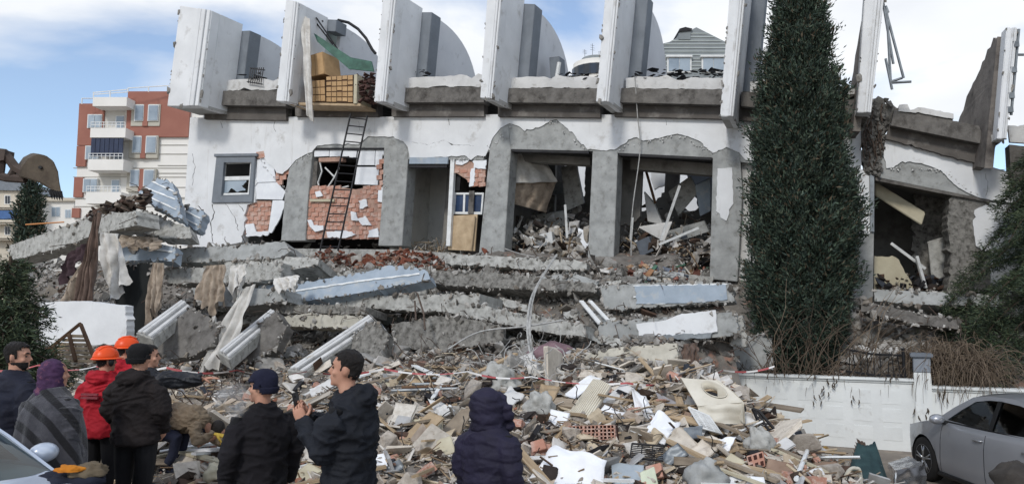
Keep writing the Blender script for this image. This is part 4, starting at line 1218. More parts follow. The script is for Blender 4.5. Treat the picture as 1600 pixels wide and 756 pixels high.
# ------------------------------------------------------------------ rubble: countable pieces, then the fines
LAND = [((60, 420), 'below the sloping pale beam'), ((200, 470), 'in the dark hollow at left'), ((90, 520), 'behind the wooden frame'), ((30, 600), 'behind the bearded man'), ((-60, 600), 'at the far left edge'), ((20, 480), 'behind the evergreen bush'),((80, 690), 'behind the woman in the shawl'), ((150, 700), 'behind the red jacket rescuer'), ((250, 720), 'right of the black beanie man'), ((300, 690), 'at the feet of the crouching man'),
        ((345, 740), 'left of the smoking man'), ((330, 600), 'above the crouching man'), ((440, 590), 'above the smoking man'), ((470, 700), 'between smoking man and phone man'), ((590, 740), 'below the white flat tile'), ((590, 600), 'right of the phone man shoulder'),
        ((625, 660), 'beside the speckled stone slab'), ((650, 720), 'below the tan board'), ((690, 600), 'above the tan boards'), ((690, 740), 'left of the hooded person'), ((730, 610), 'above left of the hood'), ((840, 640), 'right of the hood'),
        ((845, 720), 'left of the large white sheet'), ((890, 740), 'around the large white sheet'), ((870, 600), 'above the ribbed panel'), ((920, 640), 'beside the ribbed panel'), ((925, 700), 'below the hollow clay block'), ((980, 740), 'beside the pale blue panel'),
        ((1010, 650), 'beside the white cards'), ((1010, 705), 'beside the black grill rack'), ((1060, 740), 'beside the large dark stone'), ((1090, 690), 'below the washing machine shell'), ((1040, 600), 'left of the washing machine shell'), ((1150, 740), 'below the pink clay block'),
        ((1160, 690), 'near the small curved panel'), ((1230, 730), 'near the short white pole'), ((1300, 745), 'near the yellow cushion'), ((950, 580), 'below the beige leaning slab'), ((780, 570), 'behind the hood boulder'),
        ((560, 400), 'on the brick heap under the ladder'), ((420, 395), 'left of the ladder foot'), ((330, 440), 'among the beige curtains'), ((250, 520), 'beside the first fallen fin'), ((400, 530), 'beside the second fallen fin'), ((530, 540), 'beside the third fallen fin'), ((140, 450), 'under the brown curtain'),
        ((520, 450), 'by the large blue sided piece'), ((700, 440), 'on the crumbled slab shelf'), ((820, 425), 'below the third opening'), ((900, 470), 'by the white metal strips'), ((1040, 430), 'below the fourth opening'), ((1050, 485), 'between the right wall slabs'), ((640, 520), 'by the hanging concrete lump'), ((720, 520), 'on the brownish leaning slab'),
        ((860, 520), 'above the pink bundle'), ((1250, 540), 'behind the cypress foot'), ((1400, 470), 'under the sagging right bay'), ((1380, 530), 'behind the iron fence'), ((1530, 500), 'among the low conifer')]
M_flat0 = mat('flat_tile', (206, 198, 186), (180, 172, 160), 5, 0.85, 0.3, 20, stain=((140, 126, 112), 6, 0.55, 0.8), var=0.16)

def on_heap(rr, x0=-17, x1=9.5, y0=8.3, y1=18.3, pw=1.6):
    y1 = YM(y1) + 0.2; y0 = YM(y0)
    while True:
        x = rr.uniform(x0, x1); Yq = rr.uniform(y0, y1)
        if rr.random() > (y0 / Yq) ** pw: continue
        w = sstep(Yq, 8.5, 16.0)
        Y = Yq
        for _ in range(3):
            Y = Yq / (1 + TH_K * (x / Y) * w)
        if not (-0.78 < x / Y < 0.72): continue
        z = heap(x, Y)
        if z < gz(x) + 0.04 and rr.random() > 0.10: continue
        if Y > wall_line_y(x) - 0.3 and Y < wall_line_y(x) + 0.4 and x > 4.2: continue
        if Y < wall_line_y(x) and x > 5.9: continue
        if Y > 20.5 - TH_K * x - 0.7: continue
        return x, Y, z

def slope_at(x, Y):
    e = 0.25
    return math.atan2(heap(x, Y + e, False) - heap(x, Y - e, False), 2 * e)

def flat_rot(rr, x, Y, tilt=0.45):
    return (slope_at(x, Y) + rr.gauss(0, tilt), rr.gauss(0, tilt), rr.uniform(0, 2 * PI))

rr = random.Random(77)
C_front = [(196, 190, 182), (172, 164, 154), (208, 203, 196), (150, 142, 134), (182, 158, 142), (216, 213, 208), (128, 121, 114), (190, 180, 166)]
C_up = [(166, 164, 160), (142, 140, 136), (186, 184, 180), (116, 113, 109), (150, 144, 136), (196, 195, 192)]
C_brick = [(170, 118, 98), (152, 102, 84), (184, 134, 114), (134, 92, 78), (166, 126, 110), (190, 152, 134)]
C_wood = [(194, 178, 154), (172, 152, 126), (134, 114, 94), (98, 82, 70), (212, 202, 184), (156, 146, 132), (222, 218, 212)]
C_plate = [(222, 219, 213), (206, 198, 186), (192, 178, 158), (228, 227, 225), (172, 160, 148), (210, 196, 172), (182, 184, 186), (198, 184, 166)]
MI_front = mat('fines_front', (0, 0, 0), scale=8, rough=0.95, bump=0.7, bscale=40, island=C_front)
MI_up = mat('fines_upper', (0, 0, 0), scale=8, rough=0.95, bump=0.7, bscale=40, island=C_up)
MI_brick = mat('fines_brick', (0, 0, 0), scale=8, rough=0.95, bump=0.6, bscale=40, island=C_brick)
MI_wood = mat('fines_wood', (0, 0, 0), scale=6, rough=0.85, bump=0.3, bscale=40, island=C_wood)
MI_plate = mat('fines_plate', (0, 0, 0), scale=5, rough=0.85, bump=0.3, bscale=40, island=C_plate)
MI_dark = mat('fines_dark', (0, 0, 0), scale=5, rough=0.9, bump=0.4, bscale=40, island=[(58, 52, 50), (74, 62, 54), (46, 46, 50), (88, 70, 60), (64, 70, 80)])

def bunch(name, label, n, tm, m, smin, smax, shape, y0, y1, tilt, pw=1.6, up=0.3, region=None, cat='rubble'):
    it = []
    for i in range(n):
        if region:
            x_, y_ = region(rr); p = hit(x_, y_); x, Y, z = p.x, p.y, heap(p.x, p.y)
        else:
            x, Y, z = on_heap(rr, y0=y0, y1=y1, pw=pw)
        s_ = smin * (smax / smin) ** (rr.random() ** 2.0)
        sx, sy, sz = s_ * rr.uniform(*shape[0]), s_ * rr.uniform(*shape[1]), s_ * rr.uniform(*shape[2])
        it.append(((x, Y, z + sz * up + rr.uniform(0, 0.05)), (sx, sy, sz), flat_rot(rr, x, Y, tilt)))
    return scatter(name, tm, it, m, label=label, cat=cat, kind='stuff')
lump = ((.8, 1.2), (.6, 1.0), (.4, .8))
flatp = ((.8, 1.5), (.6, 1.0), (.05, .12))
stick = ((2.0, 5.0), (.12, .3), (.06, .2))
bunch('rubble_lumps', 'small broken masonry lumps strewn over the front heap', 5500, HULLS, MI_front, 0.03, 0.16, lump, 8.2, 14, 0.6)
bunch('rubble_lumps', 'small grey concrete lumps strewn over the upper heap', 11000, HULLS, MI_up, 0.035, 0.20, lump, 12.5, 18.4, 0.6, pw=0.5)
bunch('rubble_flakes', 'plaster flakes and paper scraps scattered over the front heap', 2800, JBOX, MI_plate, 0.06, 0.32, flatp, 8.2, 13.5, 0.5)
bunch('rubble_flakes', 'grey plaster flakes scattered over the upper heap', 2600, JBOX, MI_up, 0.06, 0.35, flatp, 12.5, 18.4, 0.5, pw=0.5)
bunch('dust_fines', 'pale dust and grit bedding the front rubble', 9000, HULLS, mat('fines_dust', (0, 0, 0), scale=8, rough=0.97, bump=0.6, bscale=60, island=[(188, 184, 179), (170, 166, 160), (200, 197, 192), (156, 151, 145)]), 0.02, 0.06, lump, 8.2, 14, 0.6)
bunch('brick_crumbs', 'crumbled red brick scattered through the heap', 1500, HULLS, MI_brick, 0.03, 0.13, lump, 8.2, 16, 0.6)
bunch('brick_crumbs', 'crumbled red brick heap below the ladder and doorway', 1500, HULLS, mat('fines_brick_dark', (0, 0, 0), scale=8, rough=0.95, bump=0.6, bscale=40, island=[(128, 78, 62), (110, 66, 54), (146, 96, 78), (92, 66, 58), (150, 116, 100), (180, 172, 166)]), 0.06, 0.30, ((.8, 1.3), (.6, 1.0), (.3, .6)), 0, 0, 0.5,
      region=lambda q: (q.gauss(590, 62), 402 + q.gauss(0, 1) * 9), cat='bricks')
bunch('wood_splinters', 'splintered wood and trim scattered through the front heap', 3400, BOXT, MI_wood, 0.04, 0.16, ((3.0, 8.0), (.10, .28), (.05, .16)), 8.2, 13.8, 0.3)
bunch('wood_splinters', 'splintered laths scattered over the upper heap', 700, BOXT, MI_wood, 0.05, 0.16, stick, 12.5, 18.2, 0.3, pw=0.5)
bunch('dark_scraps', 'dark scraps of cloth and roofing in the heap', 1100, JBOX, MI_dark, 0.05, 0.30, ((.8, 1.6), (.6, 1.0), (.1, .3)), 8.2, 17, 0.5, cat='scraps')
bunch('coloured_scraps', 'coloured household scraps in the heap below the fourth opening', 260, JBOX, mat('fines_household', (0, 0, 0), scale=5, rough=0.8, bump=0.3, bscale=40, island=[(86, 126, 108), (160, 122, 92), (210, 202, 190), (120, 82, 72), (186, 156, 126), (222, 222, 220), (110, 120, 136), (160, 110, 98)]), 0.05, 0.22,
      ((.8, 1.6), (.5, 1.0), (.1, .5)), 0, 0, 0.6, region=lambda q: (q.uniform(945, 1110), q.gauss(428, 6)), cat='scraps')

bunch('rubble_lumps', 'grey rubble behind the garden wall under the sagging bay', 1600, HULLS, MI_up, 0.06, 0.4, lump, 0, 0, 0.6, region=lambda q: (q.uniform(1300, 1640), q.uniform(452, 575)))
# crumbled edges of the fallen slabs
it = []; wd_items = []
for nm, P, n in PIECES:
    if nm not in ('concrete_slab', 'concrete_beam', 'siding_wall_piece', 'floor_fragment'): continue
    k = len(P)
    for i in range(k):
        a, b = P[i], P[(i + 1) % k]
        L_ = (b - a).length
        for _ in range(max(1, int(L_ * (2.5 if a.x < -2.5 else 4.5 if nm != 'floor_fragment' else 3)))):
            t_ = rr.random(); s_ = .035 * (5 ** (rr.random() ** 1.7))
            p = a.lerp(b, t_) + n * rr.uniform(-.04, .03) + Vector((0, 0, rr.uniform(-.05, .04)))
            it.append((p, (s_, s_ * rr.uniform(.5, 1), s_ * rr.uniform(.4, .9)), (rr.uniform(0, 6), rr.uniform(0, 6), rr.uniform(0, 6))))
    c = sum(P, Vector()) / k
    up_e = max(p.z for p in P)
    for _ in range(10 if nm != 'floor_fragment' else 4):
        a = P[rr.randrange(k)].lerp(P[rr.randrange(k)], rr.random()); s_ = .05 * (5 ** (rr.random() ** 1.6))
        if a.z < c.z: continue
        it.append((Vector((a.x, a.y, a.z)) + n * .03, (s_, s_ * .8, s_ * .6), (rr.uniform(0, 6), rr.uniform(0, 6), rr.uniform(0, 6))))
scatter('slab_crumbs', HULLS, it, MI_up, label='crumbled concrete along the broken slab edges', cat='rubble', kind='stuff')
tb = MB()
for nm, P, n in PIECES:
    if nm not in ('concrete_slab', 'concrete_beam', 'siding_wall_piece', 'floor_fragment'): continue
    for _ in range(7 if nm != 'floor_fragment' else 3):
        i = rr.randrange(len(P)); a = P[i].lerp(P[(i + 1) % len(P)], rr.random())
        d = n * rr.uniform(.1, .3) + Vector((rr.gauss(0, .15), rr.gauss(0, .08), rr.gauss(-.05, .15)))
        tb.tube([a - n * .05, a + d * .6, a + d + Vector((rr.gauss(0, .06), 0, -rr.uniform(0, .12)))], rr.uniform(.006, .011), 4)
tb.build('slab_rebar', M_rebar, label='rebar ends bristling from the broken slab edges', cat='rebar', kind='stuff')
# debris inside the two big openings and the right bay
MI_room = mat('fines_room', (0, 0, 0), scale=8, rough=0.95, bump=0.5, bscale=40, island=[(196, 194, 190), (168, 165, 160), (214, 213, 211), (140, 136, 131), (182, 176, 166), (204, 206, 208)])
def room(label, x0, x1, yb, yt, c0, c1, n, m, smin, smax, tm=HULLS, shp=((.8, 1.2), (.5, 1), (.2, .7))):
    it = []
    for i in range(n):
        c = rr.uniform(c0, c1)
        v = rr.random() ** 1.4 * (0.35 + 0.65 * (c0 - c) / (c0 - c1 + 1e-6))
        s_ = smin * (smax / smin) ** (rr.random() ** 2)
        it.append((FP(rr.uniform(x0, x1), yb + (yt - yb) * v, c), (s_ * rr.uniform(*shp[0]), s_ * rr.uniform(*shp[1]), s_ * rr.uniform(*shp[2])), (rr.gauss(0, .6), rr.gauss(0, .6), rr.uniform(0, 6))))
    return scatter('room_debris', tm, it, m, label=label, cat='debris', kind='stuff')
room('broken masonry heap inside the third opening', 803, 922, 402, 312, -0.3, -4.0, 620, MI_room, .08, .5)
room('dark broken furnishings inside the third opening', 803, 922, 400, 300, -0.5, -4.0, 120, MI_dark, .1, .6)
room('broken laths inside the third opening', 810, 922, 402, 330, -0.1, -3.0, 120, MI_wood, .06, .2, BOXT, stick)
room('broken masonry heap inside the fourth opening', 968, 1112, 418, 322, -0.3, -4.0, 620, MI_room, .08, .5)
room('dark broken furnishings inside the fourth opening', 968, 1112, 416, 310, -0.5, -4.0, 140, MI_dark, .1, .7)
room('broken laths inside the fourth opening', 972, 1112, 416, 330, -0.1, -3.0, 160, MI_wood, .06, .22, BOXT, stick)
room('broken boards inside the doorway', 640, 700, 392, 372, -0.2, -2.0, 90, MI_wood, .05, .16, BOXT, stick)
room('rubble inside the sagging right bay', 1370, 1480, 462, 400, -0.2, -2.6, 260, MI_dark, .08, .45)
room('grey rubble inside the sagging right bay', 1370, 1540, 466, 430, 0.0, -2.0, 220, MI_up, .06, .4)
def rbox(label, name, cat, quad, c, d, m):
    t = MB(); t.prism(fpoly(quad, c), -NOUT * d + Vector((0, 0, 0.05))); t.build(name, m, label=label, cat=cat, bevel=0.01)
rbox('pale grey cabinet lying inside the third opening', 'cabinet', 'cabinet', [(826, 370), (862, 362), (864, 380), (832, 389)], -0.6, 0.5, M_metal_w)
rbox('white board leaning in the corner of the third opening', 'white_board', 'board', [(903, 358), (914, 363), (920, 382), (914, 390), (904, 372)], -0.4, 0.04, M_paper)
rbox('dark television box inside the fourth opening', 'dark_box', 'box', [(993, 378), (1014, 369), (1021, 392), (1001, 401)], -0.4, 0.4, mat('box_slate', (92, 98, 106), (72, 78, 86), 3, 0.6, 0.1, 30))
rbox('white fallen sheet inside the fourth opening', 'white_board', 'board', [(998, 356), (1050, 348), (1038, 378), (1020, 368)], -1.2, 0.05, M_plaster_b)
rbox('grey cupboard hanging high inside the third opening', 'cupboard', 'cupboard', [(856, 288), (884, 284), (886, 302), (858, 304)], -3.0, 0.5, M_metal_g)
for lb, quad, c, m_ in (('pale slab hanging from the ceiling at the right of the third opening', [(876, 262), (900, 258), (912, 318), (884, 330)], -2.6, M_conc_l),
                    ('grey broken slab leaning high in the fourth opening', [(1044, 300), (1078, 276), (1092, 300), (1060, 338)], -2.4, M_conc_l),
                    ('white torn ceiling panel dangling left in the fourth opening', [(1006, 300), (1022, 318), (1036, 352), (1012, 346)], -1.8, M_plaster_b),
                    ('bluish door leaf leaning right in the fourth opening', [(1086, 290), (1110, 278), (1110, 330), (1094, 338)], -2.0, M_siding),
                    ('light concrete block wedged low in the third opening', [(838, 336), (880, 330), (890, 352), (846, 358)], -2.6, M_conc_l),
                    ('grey slab lying across the back of the fourth opening', [(1030, 366), (1100, 346), (1108, 362), (1040, 384)], -1.6, M_conc),
                    ('cream slab leaning at the back of the sagging bay', [(1450, 380), (1476, 372), (1484, 430), (1456, 440)], -0.9, M_conc_l)):
    rbox(lb, 'broken_slab', 'slab', quad, c, 0.14, m_)
for i, (lb, a, b, c) in enumerate((('white door lath leaning in the fourth opening', (1062, 290), (1032, 376), -0.5), ('pale beam lying across the fourth opening', (1030, 382), (1092, 356), -0.4), ('thin pole hanging in the third opening', (883, 320), (886, 372), -0.8), ('thin post in the fourth opening left side', (988, 340), (985, 378), -0.6),
                       ('bent lath high in the fourth opening', (1008, 262), (1024, 318), -1.6), ('long rail fallen inside the right bay', (1392, 380), (1446, 420), -0.6), ('second rail standing inside the right bay', (1432, 400), (1446, 450), -0.4))):
    t = MB(); t.tube([FP(*a, c), FP(*b, c)], 0.045, 4); t.build('lath', M_metal_w if i != 4 else M_wood_d, label=lb, cat='lath')

# ---- countable rubble pieces as things of their own
def to_px(p):
    v = Vector(p) - CAMP; z_ = v.dot(FWD)
    return 800 + FPX * v.dot(RIGHT) / z_, 378 - FPX * v.dot(UPV) / z_
def things(name, label, cat, group, n, mk, place, rot):
    proto = [mk(k) for k in range(6)]
    made = []
    for i in range(n):
        me = proto[i % 6]
        x, Y, z, sc = place(i)
        o = link(name, me, None, (x, Y, z))
        o.scale = sc; o.rotation_euler = rot(x, Y)
        px_, py_ = to_px((x, Y, z))
        lm = min(LAND, key=lambda l: (l[0][0] - px_) ** 2 + (1.4 * (l[0][1] - py_)) ** 2)[1]
        made.append((lm, max(sc), px_, o))
    from collections import defaultdict
    by = defaultdict(list)
    for q_ in made: by[q_[0]].append(q_)
    for lm, lst in by.items():
        lst.sort(key=lambda q_: q_[2])
        k = len(lst)
        words = {1: [''], 2: ['left ', 'right '], 3: ['left ', 'middle ', 'right ']}.get(k) or (['leftmost '] + ['%s from left ' % w for w in ('second', 'third', 'fourth', 'fifth', 'sixth', 'seventh', 'eighth', 'ninth', 'tenth', 'eleventh', 'twelfth', 'thirteenth', 'fourteenth', 'fifteenth', 'sixteenth', 'seventeenth', 'eighteenth', 'nineteenth', 'twentieth', 'twenty-first', 'twenty-second', 'twenty-third', 'twenty-fourth', 'twenty-fifth', 'twenty-sixth')[:k - 2]] + ['rightmost '])
        for j, q_ in enumerate(lst):
            wd_ = words[j] if j < len(words) else ''
            lb = ('%s%s' % ('', label) + ' ' + lm) if not wd_ else ('%s, %s%s' % (label, wd_.replace(' from left ', ' from left, ') if 'from' in wd_ else wd_.strip() + ' one ', lm))
            tag(q_[3], ' '.join(lb.split()), cat, group)
def mk_from(tm, name, m):
    def f(k):
        v, fc = tm[(k * 3) % len(tm)]
        t = MB(); t.add([tuple(p) for p in v], fc)
        me = t.mesh(name, m)
        if tm is not BOXT:
            bm = bmesh.new(); bm.from_mesh(me)
            bmesh.ops.bevel(bm, geom=list(bm.edges), offset=0.03, segments=1, affect='EDGES')
            bm.to_mesh(me); bm.free()
        return me
    return f
def pl(y0, y1, s0, s1, shp, up=0.25, pw=1.6, reg=None):
    def f(i):
        x, Y, z = on_heap(rr, y0=y0, y1=y1, pw=pw)
        s_ = s0 * (s1 / s0) ** (rr.random() ** 1.5)
        sc = (s_ * rr.uniform(*shp[0]), s_ * rr.uniform(*shp[1]), s_ * rr.uniform(*shp[2]))
        return x, Y, z + sc[2] * up + 0.03, sc
    return f
M_chunk = mat('chunk_concrete', (190, 182, 172), (152, 143, 133), 4, 0.95, 0.7, 16, stain=((104, 96, 88), 6, 0.55, 0.75), var=0.2)
M_chunk_u = mat('chunk_concrete_upper', (160, 158, 154), (124, 122, 119), 4, 0.95, 0.7, 16, stain=((92, 88, 84), 6, 0.55, 0.75), var=0.2)
M_flat = mat('flat_tile', (206, 198, 186), (180, 172, 160), 5, 0.85, 0.3, 20, stain=((140, 126, 112), 6, 0.55, 0.8), var=0.16)
things('concrete_chunk', 'broken concrete chunk', 'chunk', 'concrete chunks in the front rubble', 90, mk_from(HULLS, 'concrete_chunk', M_chunk), pl(8.3, 13.2, 0.16, 0.5, lump), lambda x, Y: flat_rot(rr, x, Y, 0.5))
things('concrete_chunk', 'grey concrete chunk', 'chunk', 'concrete chunks on the upper slabs', 130, mk_from(HULLS, 'concrete_chunk', M_chunk_u), pl(12.8, 18.2, 0.2, 0.7, lump, pw=0.4), lambda x, Y: flat_rot(rr, x, Y, 0.5))
things('plaster_plate', 'broken plaster plate', 'plaster plate', 'plaster plates in the front rubble', 120, mk_from(JBOX, 'plaster_plate', M_flat), pl(8.3, 13.2, 0.2, 0.75, ((.8, 1.4), (.6, 1.0), (.06, .12)), 0.8), lambda x, Y: flat_rot(rr, x, Y, 0.4))
things('plank', 'splintered tan plank', 'plank', 'planks in the front rubble', 120, mk_from(BOXT, 'plank', M_wood), pl(8.3, 13.2, 0.25, 0.5, ((2.0, 4.0), (.18, .35), (.05, .1)), 1.2), lambda x, Y: flat_rot(rr, x, Y, 0.22))
things('white_batten', 'narrow white batten', 'batten', 'white battens in the front rubble', 40, mk_from(BOXT, 'white_batten', M_whitestrip), pl(8.3, 13.6, 0.25, 0.5, ((2.0, 4.0), (.09, .16), (.05, .08)), 1.2), lambda x, Y: flat_rot(rr, x, Y, 0.25))
things('grey_board', 'weathered grey board', 'board', 'grey boards in the front rubble', 50, mk_from(BOXT, 'grey_board', M_wood_g), pl(8.4, 13.6, 0.25, 0.5, ((1.6, 3.4), (.25, .5), (.04, .08)), 1.2), lambda x, Y: flat_rot(rr, x, Y, 0.25))
things('loose_brick', 'loose terracotta brick fragment', 'brick', 'loose bricks in the front rubble', 60, mk_from(JBOX, 'loose_brick', M_brick), pl(8.3, 13.6, 0.12, 0.24, ((.8, 1.2), (.5, .8), (.4, .6))), lambda x, Y: flat_rot(rr, x, Y, 0.5))

# ---- single recognisable pieces of the front heap
def sheet(name, label, cat, pts, tilt, m, off=0.12, thick=0.012, turn=0, crumple=0.03, seed=0, nu=14):
    """a warped sheet: pixel quad (4 corners) bent and crumpled"""
    P, n = plane_pts(pts, tilt, off, None, turn)
    f0 = bil(*P)
    def f(u, v):
        return f0(u, v) + n * (noise.noise(Vector((u * 2.3 + seed, v * 2.3, seed))) * crumple * 2 + noise.noise(Vector((u * 6, v * 6 + seed, seed))) * crumple * 0.6)
    t = MB(); t.grid(f, nu, nu); k = len(t.v)
    t.v += [tuple(Vector(p) - n * thick) for p in t.v]; t.f += [tuple(reversed([i + k for i in q])) for q in t.f]
    bnd = [i for i in range(nu + 1)] + [(j * (nu + 1) + nu) for j in range(1, nu + 1)] + [nu * (nu + 1) + i for i in range(nu - 1, -1, -1)] + [j * (nu + 1) for j in range(nu - 1, 0, -1)]
    for a, b in zip(bnd, bnd[1:] + bnd[:1]):
        t.f.append((a, b, b + k, a + k))
    t.m = [0] * len(t.f)
    return t.build(name, m, label=label, cat=cat, smooth=True, fixn=False)
sheet('white_sheet', 'large blank white sheet lying at the bottom centre of the rubble', 'sheet', [(868, 694), (948, 718), (940, 775), (822, 752)], 50, M_paper, 0.35, crumple=0.05, seed=2)
sheet('white_sheet', 'tall white card standing bent beside the ribbed panel', 'sheet', [(986, 606), (1010, 620), (1030, 668), (1000, 684)], 25, M_paper, 0.35, crumple=0.06, seed=3)
sheet('white_sheet', 'second white card sloping right of the tall one', 'sheet', [(1028, 640), (1064, 662), (1038, 692), (1002, 682)], 45, M_paper, 0.3, crumple=0.04, seed=4)
sheet('white_tile', 'small white curved panel below the washing machine shell', 'panel', [(1120, 684), (1150, 682), (1140, 702), (1124, 706)], 50, M_paper, 0.25, crumple=0.02, seed=5)
sheet('white_tile', 'white flat tile right of the man with the phone', 'tile', [(558, 712), (600, 708), (606, 728), (566, 732)], 60, M_paper, 0.25, thick=0.04, crumple=0.005, seed=6)
sheet('speckled_slab', 'pale speckled stone slab leaning in the centre rubble', 'stone slab', [(618, 628), (652, 632), (634, 672), (602, 690)], 40, mat('terrazzo', (214, 210, 202), (184, 178, 168), 14, 0.8, 0.3, 40), 0.3, thick=0.05, crumple=0.01, seed=7)
sheet('tan_board', 'tan board sloping down left of the hooded person', 'board', [(672, 642), (694, 652), (640, 706), (606, 702)], 45, M_wood, 0.3, thick=0.03, crumple=0.01, seed=8)
sheet('tan_board', 'brown board beside the hooded person', 'board', [(720, 640), (742, 634), (712, 690), (676, 684)], 45, M_wood_g, 0.3, thick=0.03, crumple=0.01, seed=9)
sheet('cream_board', 'cream wall board below the tan boards', 'board', [(668, 694), (704, 680), (712, 706), (672, 716)], 50, M_cream, 0.3, thick=0.03, crumple=0.01, seed=10)
sheet('torn_paper', 'torn newspaper sheet on top of the tan board', 'paper', [(668, 622), (690, 628), (712, 640), (684, 654)], 40, M_plaster_b, 0.42, crumple=0.03, seed=11)
sheet('grey_sheet', 'dark grey ribbed panel above the cards', 'panel', [(1024, 612), (1058, 628), (1066, 656), (1034, 636)], 40, mat('panel_lilac_grey', (150, 148, 150), (124, 122, 126), 5, 0.7, 0.1, 20), 0.3, crumple=0.02, seed=12)
sheet('blue_sheet', 'pale blue panel at the bottom right of the white sheet', 'panel', [(955, 722), (1006, 726), (1004, 768), (958, 764)], 55, mat('panel_pale_blue', (166, 176, 184), (146, 156, 164), 4, 0.7, 0.1, 20), 0.25, crumple=0.01, seed=13)
sheet('metal_tray', 'dull metal tray under the washing machine shell', 'tray', [(1068, 668), (1098, 664), (1096, 684), (1070, 686)], 60, M_metal_g, 0.25, crumple=0.02, seed=14)
sheet('brown_sheet', 'brown hardboard sheet in the lower right rubble', 'board', [(1200, 716), (1240, 724), (1236, 760), (1192, 750)], 45, mat('hardboard', (150, 128, 112), (124, 104, 90), 4, 0.9, 0.2, 20), 0.25, crumple=0.01, seed=15)
sheet('brown_sheet', 'brown hardboard sheet under the yellow cushion', 'board', [(1272, 722), (1306, 720), (1316, 738), (1280, 746)], 30, mat('hardboard', (0, 0, 0)), 0.35, crumple=0.01, seed=16)
sheet('cream_sheet', 'cream cloth bundle beside the rebar tangle', 'cloth', [(822, 560), (880, 578), (900, 596), (826, 586)], 40, M_cloth_w, 0.3, crumple=0.1, seed=17)
sheet('yellow_glass', 'pale green glass sheet at the bottom edge', 'glass', [(1000, 738), (1022, 728), (1030, 762), (1004, 768)], 50, mat('glass_pale', (200, 206, 184), (180, 186, 166), 3, 0.3, 0.05, 20), 0.3, crumple=0.01, seed=18)

# larger loose panels lying through the front heap
qp = random.Random(9); USED_LB = {}
spots = [(500, 610), (560, 640), (600, 600), (640, 610), (700, 620), (720, 720), (740, 600), (800, 620), (816, 575), (860, 620), (870, 660), (900, 610), (960, 620), (970, 690), (1000, 600), (1050, 710), (1080, 720), (1110, 700), (1140, 720), (1150, 670), (1060, 690), (620, 740), (250, 620), (300, 730), (480, 640), (470, 740), (580, 690), (660, 660), (1210, 700), (1170, 750), (1270, 745), (960, 650), (330, 650), (920, 720)]
for k, (x, y) in enumerate(spots):
    x += qp.uniform(-10, 10); y += qp.uniform(-8, 8)
    a_ = qp.uniform(-.9, .9); L1, L2 = qp.uniform(14, 30), qp.uniform(8, 18)
    c_, s_ = math.cos(a_), math.sin(a_)
    q4 = [(x + c_ * u * L1 - s_ * v * L2, y + (s_ * u * L1 + c_ * v * L2) * .75) for u, v in ((-1, -1), (1, -1), (1 + qp.uniform(-.3, .3), 1), (-1 + qp.uniform(-.3, .3), 1))]
    mm, wd_ = qp.choice([(M_plaster_b, 'dirty white'), (M_flat0, 'beige'), (M_wood_g, 'grey wooden'), (M_cream, 'cream'), (M_paper, 'white'), (M_metal_g, 'metal grey'), (M_wood, 'tan wooden')])
    lm = min(LAND, key=lambda l: (l[0][0] - x) ** 2 + (1.4 * (l[0][1] - y)) ** 2)[1]
    lb = 'loose broken %s board %s' % (wd_, lm)
    o_ = sheet('loose_board', lb, 'board', q4, qp.uniform(30, 65), mm, .18, thick=qp.uniform(.01, .05), crumple=qp.uniform(.004, .03), seed=k + 40, nu=8)
    USED_LB.setdefault(lb, []).append((x, o_))
for lb, lst in USED_LB.items():
    if len(lst) > 1:
        lst.sort(key=lambda q_: q_[0])
        for w_, (x, o_) in zip(['left', 'right'] if len(lst) == 2 else ['left', 'middle', 'right', 'far right'], lst):
            o_['label'] = lb.replace('loose broken', w_ + ' loose broken')
# ribbed white panel
P, n = plane_pts([(926, 592), (955, 602), (916, 664), (884, 650)], 42, 0.45)
f0 = bil(*P)
t = MB(); t.grid(lambda u, v: f0(u, v) + n * (0.012 * (1 if (int(u * 24) % 2) else -1) + 0.05 * math.sin(u * PI)), 48, 4)
k = len(t.v); t.v += [tuple(Vector(p) - n * 0.03) for p in t.v]; t.f += [tuple(reversed([i + k for i in q])) for q in t.f]; t.m = [0] * len(t.f)
t.build('ribbed_radiator', mat('ribbed_cream', (222, 218, 206), (206, 200, 186), 4, 0.7, 0.1, 30), label='cream ribbed radiator panel standing tilted in the rubble', cat='panel', fixn=False)
# hollow clay block with its grid of holes
hb = empty('hollow_block', hit(924, 676) + Vector((0, -0.3, 0)), 'long hollow clay block showing its grid of holes', 'hollow block')
P, n = plane_pts([(888, 665), (960, 663), (962, 686), (886, 688)], 12, 0.4)
f0 = bil(*P)
t = MB(); t.prism([p - n * 0.06 for p in P], -n * 0.12); t.build('core', mat('clay_hole_shade', (74, 44, 38), (56, 34, 30), 5, 0.95, 0.3, 30), hb)  # shade inside the holes put into the colour of the core
NXH, NYH = 12, 4
for i in range(NXH + 1):
    u = i / NXH; w = 0.012 if i % 4 else 0.022
    t = MB(); a, b = f0(max(0, u - w), 0), f0(min(1, u + w), 0); c, d = f0(min(1, u + w), 1), f0(max(0, u - w), 1); t.prism([a, b, c, d], -n * 0.08); t.build('web', M_brick, hb)
for j in range(NYH + 1):
    v = j / NYH; w = 0.035
    t = MB(); t.prism([f0(0, max(0, v - w)), f0(1, max(0, v - w)), f0(1, min(1, v + w)), f0(0, min(1, v + w))], -n * 0.078); t.build('web', M_brick, hb)
